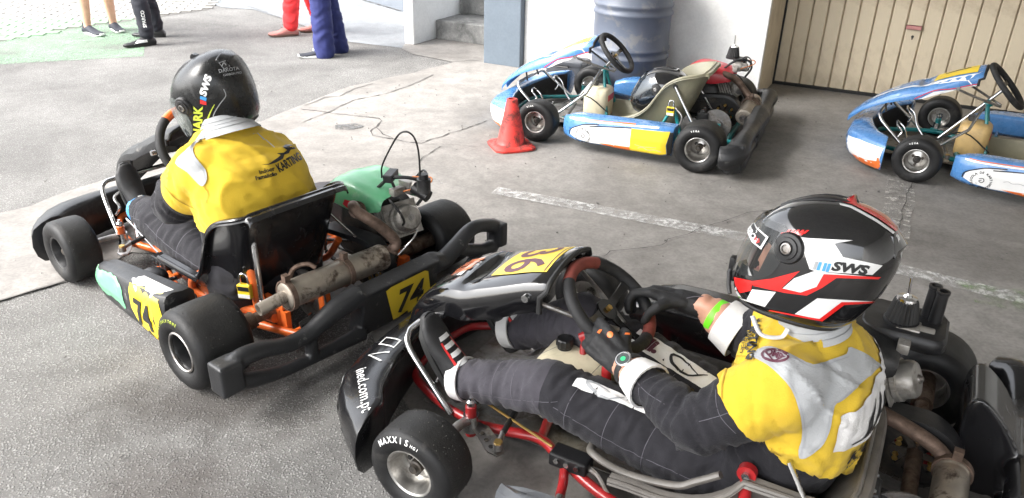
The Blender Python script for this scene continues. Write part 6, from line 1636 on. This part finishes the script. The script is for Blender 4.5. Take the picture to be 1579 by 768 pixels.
for k, x in enumerate((505, 522, 545, 562)): hd('blue_bar', [(x+4, 378), (x+17, 377), (x+12, 417), (x-2, 418)], 'sky_vinyl' if k else 'grey_vinyl', .0022)
mb = MB(); mb.tube([HB+V((.10, .07, -.15)), HB+V((.07, .10, -.172)), HB+V((.03, .09, -.172)), HB+V((.02, .075, -.155))], .006, 8, smooth=5, flat=.5); mb.build('chin_strap', 'white_cloth', hs_)
mb = MB(); mb.box(F((.182, .03, -.065)), (.012, .022, .03)); mb.tube([F((.178, .03, -.06)), F((.184, .035, -.09)), F((.176, .04, -.12)), F((.165, .05, -.14))], .0055, 8); mb.build('visor_tab', 'black_plastic', hs_, smooth=30, bevel=.003)

# ---------------------------------------------------------------- driver of kart 74
KM = Matrix.Translation((K1X[0], K1X[1], .005))@Matrix.Rotation(K1X[2], 4, 'Z')
Ctx.off = V((.22, .15, .06)); _bvh.clear()
mb = MB()
torso_rings(mb, [(.24, .15, .08, .14, .20), (.225, .15, .16, .160, .215), (.215, .15, .26, .165, .215), (.21, .155, .36, .158, .198), (.215, .16, .46, .155, .204), (.23, .165, .54, .150, .206), (.255, .168, .605, .138, .195), (.285, .17, .65, .108, .145), (.315, .172, .69, .085, .100), (.33, .172, .72, .065, .07)], .15)
HA = V((.384, .164, .800))
LS, LE, RS, RE = V((.280, .300, .590)), V((.45, .335, .430)), V((.275, .035, .575)), V((.46, -.04, .43))
rimL, rimR = V((.735, .165, .405)), V((.79, -.118, .50))
dL, dR = V((.85, -.45, -.12)), V((.96, -.1, .1)); sup = V((.47, 0, .88))
gL, wL0, wL = glove(None, rimL, dL, (.1, -1, -.3), 1, s=1.05); gR, wR0, wR = glove(None, rimR, dR, (.1, 1, -.3), -1, s=1.05)
LH, LK, LA = V((.28, .235, .165)), V((.735, .265, .262)), V((.995, .205, .205)); RH, RK, RA = V((.28, .06, .165)), V((.75, .0, .28)), V((.99, -.14, .19))
mb.capsule(LS, LE, .092, .074); mb.capsule(LE, wL0, .072, .046); mb.capsule(RS, RE, .080, .068); mb.capsule(RE, wR0, .07, .044)
mb.capsule(V((.26, .23, .575)), LS, .10, .090); mb.capsule(V((.26, .09, .58)), RS, .09, .078)
mb.capsule(wL0, wL, .029, .029, 12, 3); mb.capsule(wR0, wR, .029, .029, 12, 3)
mb.capsule(LH, LK, .112, .086); mb.capsule(LK, LA, .084, .058); mb.capsule(RH, RK, .112, .086); mb.capsule(RK, RA, .084, .058)
mb.capsule(V((.315, .168, .70)), V((.375, .172, .78)), .064, .06)
yw, pt_, rl = R(28), R(31), R(-6)
HMr = Matrix.Rotation(yw, 3, 'Z')@Matrix.Rotation(pt_, 3, 'Y')@Matrix.Rotation(rl, 3, 'X')
head_in_helmet(mb, HA+HMr@V((.02, 0, -.005)), HMr, .98)
nkp, nkn = V((.322, .172, .712)), V((.42, 0, .9)).normalized()
def cls74(p): return 1 if (p-nkp).dot(nkn) > 0 and (p-nkp).length < .32 else 0
body = cloth_body('person', mb, .0105, 5, [(LS, LE, .5, 1.4), (LE, wL0, 1.6, 1.1), (RS, RE, .5, 1.3), (RE, wR0, 1.5, .9), (LH, LK, 1.1, 1.0), (LK, LA, 1.0, 1.5), (RH, RK, .9, 1.0), (RK, RA, 1.0, 1.2), (V((.22, .15, .15)), V((.27, .16, .64)), .9, .35), (V((.32, .17, .71)), HA, 0, 0)],
                  .0062, 42, ('suit', 'skin'), cls74, [(nkp, nkn, .2)])
body.matrix_world = KM@Matrix.Translation(Ctx.off); PA = body
tag(body, 'driver seen from behind in yellow lettered vest and matt black helmet', 'person', 'people')
for g in (gL, gR): g.parent = body
face_parts(body, HA+HMr@V((.02, 0, -.005)), HMr, .98)
hemL, hemR = at(LS, LE, .60), at(RS, RE, .60); uaL, uaR = (LE-LS).normalized(), (RE-RS).normalized(); hnL = (uaL+V((.1, 0, .1))).normalized()
bm = bmesh.new(); bm.from_mesh(body.data)
wz = lambda p: p.z-.385-.10*(p.y-.15)*0-.06*(.35-p.x)
for p, n in ((hemL, hnL), (hemR, uaR), (V((.35, .15, .385)), V((.06, 0, 1)))):
    bmesh.ops.bisect_plane(bm, geom=bm.verts[:]+bm.edges[:]+bm.faces[:], plane_co=V(p)-Ctx.off, plane_no=n, dist=1e-5)
bm.to_mesh(body.data); bm.free()
def is_vest74(p):
    if p.z+.06*(p.x-.35) < .385: return False
    if (p-nkp).dot(nkn) > -.004: return False
    if p.y > .30 and (p-hemL).dot(hnL) > 0: return False
    if p.y < .0 and (p-hemR).dot(uaR) > 0: return False
    if p.x > .56: return False
    if .0 <= p.y <= .30 and p.x > .46: return False
    t, r = seg_t(p, LE, wL0)
    if r.length < .09 and t > .02 and p.y > .28: return False
    return True
vest = shell_from(body, 'vest', 'yellow_cloth', is_vest74, .007, body); folds(vest, .012, 8)
mb = MB(); rows = []; x_, y_, d_ = frame_from(nkn, (0, 1, 0))
for (h, r) in ((-.030, .112), (-.008, .094), (.018, .084), (.036, .082), (.039, .075), (.01, .073)):
    rows.append([nkp+V((-.008, 0, -.004))+nkn*(h+.006*math.cos(a))+(x_*math.cos(a)+y_*math.sin(a))*r for a in [2*math.pi*k/40 for k in range(40)]])
mb.loft(rows, caps=False); collar = mb.build('collar', 'grey_cloth', body, smooth=60)
for (h, r) in ((-.005, .0935), (.008, .088), (.02, .0845)):
    mb = MB(); mb.tube([nkp+V((-.008, 0, -.004))+nkn*(h+.006*math.cos(a))+(x_*math.cos(a)+y_*math.sin(a))*r for a in [2*math.pi*k/40 for k in range(40)]], .0012, 6, closed=True); mb.build('stitching', 'grey_vinyl', collar)
cl = V((-2.0574, 1.5645, 1.5145)); cS = V((.14, .22, .60)); ux, uy, n = viewplane(cS); PX = 1182.36/(cl-cS).length; rx, ry = cam_px(KM@cS)
Q = lambda pts: tr([(240+x/2.843, 60+y/2.843) for x, y in pts], rx, ry, PX)
sm = lambda P: [(q.x, q.y) for q in spline([(a, b, 0) for a, b in P], 3, True)]
decal('yoke_strap', poly2d(sm(Q([(270, 382), (350, 400), (250, 430), (212, 460), (215, 500), (245, 555), (245, 595), (225, 618), (205, 600), (175, 555), (135, 515), (165, 480), (215, 440)]))), cS, ux, uy, vest, 'grey_cloth', body, .0045, .008)
decal('strap_stitching', stroke2d(Q([(330, 398), (250, 422), (205, 452), (205, 505), (236, 560), (236, 595)]), .003), cS, ux, uy, vest, 'grey_vinyl', body, .006, .01)
decal('yoke_strap', poly2d(sm(Q([(488, 345), (510, 338), (548, 352), (570, 375), (540, 368), (505, 362)]))), cS, ux, uy, vest, 'grey_cloth', body, .0045, .008)
for ln in ([(70, 600), (110, 660), (178, 712)], [(228, 618), (240, 650), (225, 690)]):
    decal('hem_stitch', stroke2d(Q(ln), .003), cS, ux, uy, vest, 'yellow_seam', body, .003, .01)
c0 = Q([(575, 562)])[0]; decal('back_text', xf2d(fit2d(text2d('KARTING', .070, .0026), 116/2.843/PX, 38/2.843/PX), c0[0], c0[1], R(24), 1), cS, ux, uy, vest, 'black_vinyl', body, .003, .012)
c0 = Q([(478, 586)])[0]; decal('back_text', xf2d(fit2d(text2d('Indoor', .036, .0012), 64/2.843/PX, 19/2.843/PX), c0[0], c0[1], R(10), 1), cS, ux, uy, vest, 'black_vinyl', body, .003, .012)
c0 = Q([(472, 608)])[0]; decal('back_text', xf2d(fit2d(text2d('Famalicão', .033, .0012), 88/2.843/PX, 17/2.843/PX), c0[0], c0[1], R(8), 1), cS, ux, uy, vest, 'black_vinyl', body, .003, .012)
for P in ([(458, 560), (490, 560), (520, 545), (545, 530), (530, 520), (560, 520), (575, 510), (560, 498), (590, 495), (612, 508), (590, 510), (580, 525), (560, 530), (552, 545), (520, 558), (490, 564)], [(558, 496), (575, 486), (600, 490), (615, 508), (590, 500)]):
    decal('back_logo', poly2d(Q(P)), cS, ux, uy, vest, 'black_vinyl', body, .003, .012)
for (a, b) in ((LH, LK), (LK, LA)):
    for t in (.45, .72): limb_decal('seam', a, b, stroke2d([(0, -.09), (.012, -.03), (.012, .03), (0, .09)], .0022), 'seam', mid=t, w=.7, off=.0014)
    limb_decal('seam', a, b, stroke2d([(-.18, .01), (.0, .02), (.18, .006)], .0022), 'seam', mid=.55, w=.7, off=.0014)
limb_decal('seam', LE, wL0, stroke2d([(-.08, .005), (0, .012), (.09, .004)], .0022), 'seam', mid=.4, w=.5, off=.0014)
sA, fA, uA, sB = shoe(body, (1.045, .205, .125), (1.115, .205, .385), (-.95, 0, .28), 'shoe_black', 'rubber', w=.046, high=.10)
decal('shoe_badge', poly2d([(-.012, -.02), (.012, -.02), (.010, .02), (-.008, .02)]), V((1.045, .205, .125))+fA*.11+uA*.16, -sB, fA, sA, 'white_vinyl', sA, .003, .01, reach=.3, back=.02)
shoe(body, (1.03, -.14, .10), (1.12, -.14, .355), (-.93, 0, .32), 'shoe_black', 'rubber', w=.046, high=.10)
cuff('sock', LA+V((.005, 0, .0)), V((1, 0, -.1)), .062, .060, .03, 'sky_vinyl', ribs=False)
hs_, vz, F, M = helmet(body, HA, yw, pt_, rl, 'helmet_matt', 'visor_mirror', .91, raised=R(0))
cH = HA+M@V((0, .08, .02)); ux, uy, n = viewplane(cH); PXh = 1182.36/(cl-cH).length; rxh, ryh = cam_px(KM@cH)
HQ = lambda pts: tr([(240+x/2.843, 60+y/2.843) for x, y in pts], rxh, ryh, PXh)
hq = lambda nm, P, m, off=.0014: decal(nm, poly2d(HQ(P)), cH, ux, uy, hs_, m, hs_, off, .010, drop=True)
c0 = HQ([(222, 215)])[0]; decal('maker_text', xf2d(text2d('SWS', .040, .0022, .15, 1.2), c0[0], c0[1], R(66), .72), cH, ux, uy, hs_, 'white_vinyl', hs_, .002, .01)
hq('blue_bar', [(196, 252), (218, 262), (214, 275), (193, 264)], 'sky_vinyl'); hq('red_bar', [(193, 266), (214, 277), (212, 290), (190, 282)], 'red_vinyl')
c0 = HQ([(168, 360)])[0]; decal('shell_text', xf2d(text2d('SHARK', .040, .0015, 0, 1.0), c0[0], c0[1], R(80), .95), cH, ux, uy, hs_, 'lime_vinyl', hs_, .002, .01)
decal('shell_line', stroke2d(HQ([(195, 410), (200, 365), (218, 325), (242, 290)]), lambda t: .007*(1-.8*t)+.001), cH, ux, uy, hs_, 'lime_vinyl', hs_, .002, .012)
hq('shell_patch', [(165, 395), (180, 415), (195, 408), (178, 438), (150, 410)], 'lime_vinyl')
decal('shell_line', stroke2d(HQ([(222, 375), (232, 330), (262, 290), (288, 262), (285, 235)]), .003), cH, ux, uy, hs_, 'grey_vinyl', hs_, .002, .012)
decal('crown_badge', stroke2d(HQ([(285, 135), (312, 128), (322, 150), (300, 160)]), .0025, True, 1), cH, ux, uy, hs_, 'grey_vinyl', hs_, .002, .012)
decal('crown_badge', join2d(stroke2d(HQ([(292, 150), (303, 136), (310, 146)]), .003)), cH, ux, uy, hs_, 'grey_vinyl', hs_, .002, .012)
c0 = HQ([(318, 163)])[0]; decal('crown_text', xf2d(text2d('DAKOTA', .020, .0004), c0[0], c0[1], R(6), .8), cH, ux, uy, hs_, 'grey_vinyl', hs_, .002, .01)
c0 = HQ([(328, 180)])[0]; decal('crown_text', xf2d(text2d('CARBON PRO', .012, .0004), c0[0], c0[1], R(6), .8), cH, ux, uy, hs_, 'grey_vinyl', hs_, .002, .01)

# helmet lying in the seat of the blue kart
Ctx.off = V((.36, .11, .18)); _bvh.clear()
hs_, vz, F, M = helmet(None, (.355, .105, .300), R(8), R(-14), R(0), 'helmet_black', 'visor_dark', 1.02)
hs_.matrix_world = Matrix.Translation((1.3002, 4.7558, .005))@Matrix.Rotation(2.73254, 4, 'Z')@Matrix.Translation(Ctx.off)
tag(hs_, 'glossy black helmet lying in the seat of the blue kart', 'helmet')
mb = MB(); mb.lathe([(0, .014), (.012, .014), (.014, .008), (.014, .0004)], F((-.155, .05, -.02)), M@V((-.8, .6, 0)), 16); mb.build('vent_plug', 'orange_vinyl', hs_)
Ctx.off = V((0, 0, 0)); _bvh.clear()

# ---------------------------------------------------------------- people standing in the yard
def standing(x, y, face, label, trousers, shirt, shoes, bare=False, gap=.19, legtwist=(0, 0), step=(0, 0), flare=.0, h=1.74, hair='hair_brown', skinm='skin_pale', feet=None):
    """feet: ((heel x, y, toe x, y), ...) in world metres"""
    k = h/1.74; o3 = V((x, y, .005)); Ctx.off = o3
    f = V((math.cos(face), math.sin(face), 0)); s = V((-f.y, f.x, 0)); u = V((0, 0, 1))
    P = lambda a, b, c: o3+f*a+s*b+u*c
    A, T = [], []
    for (hx, hy, tx, ty) in feet: A.append(V((hx, hy, .09))+(V((tx, ty, 0))-V((hx, hy, 0)))*.22); T.append((V((hx, hy, .006)), V((tx, ty, .006))))
    hipz = .92*k; mid = (A[0]+A[1])/2; side = 1 if (A[0]-A[1]).dot(s) > 0 else -1
    H = [V((mid.x, mid.y, hipz))+s*(.095*side), V((mid.x, mid.y, hipz))-s*(.095*side)]
    Kn = [at(H[i], A[i], .50)+f*.035 for i in range(2)]
    C = V((mid.x, mid.y, 0)); Q = lambda a, b, c: C+f*a+s*b+u*(c*k)
    mb = MB(); rr = []
    for (a, z, hd_, hw) in ((.0, .88, .10, .155), (.0, .98, .115, .165), (.0, 1.10, .11, .150), (.01, 1.25, .12, .17), (.01, 1.38, .115, .185), (.0, 1.45, .08, .12), (.0, 1.50, .055, .06)):
        rr.append([Q(a, 0, z)+f*(math.cos(t)*hd_)+s*(math.sin(t)*hw) for t in [2*math.pi*j/20 for j in range(20)]])
    mb.loft(rr)
    for i in range(2):
        mb.capsule(H[i], Kn[i], .088, .060); mb.capsule(Kn[i], at(Kn[i], A[i], .35)-f*.012, .056, .058); mb.capsule(at(Kn[i], A[i], .35)-f*.012, A[i], .056, .036)
        mb.capsule(A[i], A[i]-u*.03, .036, .038)
    sh = [Q(.0, .185, 1.38), Q(.0, -.185, 1.38)]; eb = [Q(-.02, .245, 1.10), Q(-.02, -.245, 1.10)]; wr = [Q(.10, .22, .88), Q(.10, -.22, .88)]
    for i in range(2):
        mb.capsule(sh[i], eb[i], .054, .042); mb.capsule(eb[i], wr[i], .040, .028); d = (wr[i]-eb[i]).normalized()
        mb.capsule(wr[i], wr[i]+d*.06, .030, .034, 10, 3)
        for j in range(4):
            b = wr[i]+d*.075+f*(.030-.02*j); mb.capsule(b, b+d*(.045-.006*abs(j-1.3))+s*((-.012) if i == 0 else .012), .0095, .008, 8, 3)
        b = wr[i]+d*.03+f*.03; mb.capsule(b, b+d*.04+f*.02, .012, .009, 8, 3)
    mb.capsule(Q(0, 0, 1.46), Q(.01, 0, 1.58), .055, .052); hc = Q(.02, 0, 1.635); Mh = Matrix((f, s, u)).transposed()
    mb.ellip(hc+u*.01, (.096, .076, .112), Mh, 18, 12); mb.ellip(hc+f*.035-u*.055, (.062, .055, .058), Mh, 14, 10); mb.capsule(hc+f*.09+u*.01, hc+f*.108-u*.022, .010, .014, 8, 3)
    for q in (1, -1): mb.ellip(hc+s*(.076*q)-f*.005, (.018, .010, .030), Mh, 10, 8)
    body = mb.build('person', skinm, None, smooth=180, voxel=.011, relax=3); body.location = o3; tag(body, label, 'person', 'people')
    for q in (1, -1):
        mb = MB(); mb.ellip(hc+f*.086+s*(.031*q)+u*.018, (.010, .013, .008), Mh, 10, 8); mb.build('eye', 'eye', body, smooth=180)
    mb = MB(); mb.ellip(hc+f*.094-u*.06, (.008, .024, .007), Mh, 10, 6); mb.build('mouth', 'lip', body, smooth=180)
    mb = MB(); mb.ellip(hc-f*.012+u*.03, (.103, .085, .105), Mh, 18, 12); hr = mb.build('hair', hair, body, smooth=180, voxel=.012, relax=1)
    bm = bmesh.new(); bm.from_mesh(hr.data); lim = [v for v in bm.verts if (v.co+o3-hc).dot(f) > .045 and (v.co+o3-hc).z < .055]; bmesh.ops.delete(bm, geom=lim, context='VERTS'); bm.to_mesh(hr.data); bm.free()
    mb = MB(); rr = []
    for (a, z, hd_, hw) in ((.0, .86, .128, .185), (.0, .98, .128, .178), (.0, 1.10, .124, .165), (.01, 1.25, .132, .182), (.01, 1.38, .126, .196), (.0, 1.45, .09, .13), (.0, 1.485, .066, .072)):
        rr.append([Q(a, 0, z)+f*(math.cos(t)*hd_)+s*(math.sin(t)*hw) for t in [2*math.pi*j/20 for j in range(20)]])
    mb.loft(rr)
    for i in range(2): mb.capsule(sh[i], at(sh[i], eb[i], .75), .068, .062)
    cloth_body('shirt', mb, .013, 3, [(Q(0, 0, .9), Q(0, 0, 1.4), .8, .4), (sh[0], eb[0], .4, .8), (sh[1], eb[1], .4, .8)], .006, 30, (shirt,), parent=body)
    mb = MB(); rr = []
    for (z, hd_, hw) in ((.80, .125, .175), (.88, .13, .180), (.96, .125, .172), (1.0, .118, .165)):
        rr.append([Q(0, 0, z)+f*(math.cos(t)*hd_)+s*(math.sin(t)*hw) for t in [2*math.pi*j/20 for j in range(20)]])
    mb.loft(rr); segs = []
    for i in range(2):
        if bare: mb.capsule(H[i], at(Kn[i], H[i], .15), .115, .10); segs.append((H[i], Kn[i], .6, .8))
        else:
            end = A[i]-u*(.045 if flare > .01 else -.02); mb.capsule(H[i], Kn[i], .108, .082+flare*.5); mb.capsule(Kn[i], end, .080+flare*.5, .066+flare); segs += [(H[i], Kn[i], .6, 1.0), (Kn[i], A[i], .8, 1.6)]
    tr_ = cloth_body('trousers' if not bare else 'shorts', mb, .011, 3, segs, .0055, 12, (trousers,), parent=body)
    SH = []
    for (hp, tp) in T:
        if shoes == 'boot': q = shoe(body, hp, tp, u, 'boot_pink', 'boot_sole', 'boot', w=.047, high=.105)
        elif shoes == 'race': q = shoe(body, hp, tp, u, 'black_vinyl', 'rubber', w=.044, high=.095)
        elif shoes == 'canvas': q = shoe(body, hp, tp, u, 'sneaker_navy', 'sneaker_white', w=.046, high=.08, ankle=False)
        else: q = shoe(body, hp, tp, u, 'sneaker_navy', 'sneaker_white', w=.046, high=.085)
        SH.append(q)
    if shoes == 'boot':
        for i, (hp, tp) in enumerate(T):
            ff = (tp-hp).normalized(); mb = MB(); a = hp+ff*.05+u*.10
            mb.capsule(a, a+u*.09, .048, .052, 14, 3); mb.build('boot_shaft', 'boot_pink', SH[i][0], smooth=180)
            mb = MB()
            for j in range(5): c = hp+ff*(.155-.018*j)+u*(.085+.022*j); ss = u.cross(ff); mb.tube([c-ss*.022, c+ff*.008, c+ss*.022], .003, 6)
            mb.build('laces', 'boot_sole', SH[i][0], kind='stuff')
    if shoes == 'sneaker':
        for i, (hp, tp) in enumerate(T):
            q, ff, uu, ss = SH[i]; L = (tp-hp).length
            for sg in (1, -1):
                for j in range(3):
                    c = hp+ff*(L*.40+.020*j)+u*.04+ss*(.12*sg)
                    decal('side_stripe', poly2d([(-.012, .030), (-.004, .030), (.010, -.022), (.002, -.022)]), c, ff*(1 if sg < 0 else -1)*-1 if False else ff*sg, u, q, 'sky_vinyl', q, .003, .02, reach=.3, back=.02)
    return body, tr_, SH, Kn, A, f, s
p1 = standing(-4.22, 7.83, R(-40), 'person with bare legs in navy sneakers with blue stripes on the green paint', 'shirt_grey', 'shirt_white', 'sneaker', bare=True,
              feet=((-4.31, 7.78, -4.04, 7.59), (-4.14, 7.99, -3.94, 7.79)))
p2 = standing(-3.66, 7.45, R(200), 'person in black racing trousers and black boots beside the bare legged person', 'navy_trousers', 'shirt_grey', 'race', flare=-.004,
              feet=((-3.40, 7.30, -3.60, 7.09), (-3.46, 7.66, -3.76, 7.62)))
t2 = p2[1]; kn, an, f, s = p2[3], p2[4], p2[5], p2[6]; Ctx.off = V((-3.66, 7.45, .005)); _bvh.clear()
c = at(kn[0], an[0], .62); vd = V((3.5, -7.3, 0)).normalized(); decal('leg_print', xf2d(text2d('SPARCO', .040, .001), 0, 0, R(90), 1), c+vd*.2, V((-vd.y, vd.x, 0)), V((0, 0, 1)), t2, 'white_vinyl', t2, .004, .03)
q = p2[2][0]; decal('shoe_print', poly2d([(-.05, -.012), (.05, -.012), (.045, .012), (-.045, .012)]), V((-3.48, 7.20, .05))+vd*.15, V((-vd.y, vd.x, 0)), V((0, 0, 1)), q[0], 'white_vinyl', q[0], .003, .02)
p3 = standing(-2.17, 8.02, R(205), 'person in bright red trousers and dusty pink lace-up boots', 'red_trousers', 'shirt_white', 'boot', flare=.006,
              feet=((-2.215, 7.90, -2.475, 7.77), (-1.98, 8.16, -2.25, 8.05)))
p4 = standing(-1.72, 7.02, R(195), 'person in dark blue work trousers and canvas shoes with white soles', 'blue_trousers', 'shirt_grey', 'canvas', flare=.022,
              feet=((-1.66, 6.955, -1.945, 6.875), (-1.58, 7.17, -1.87, 7.12)))
Ctx.off = V((0, 0, 0)); _bvh.clear()
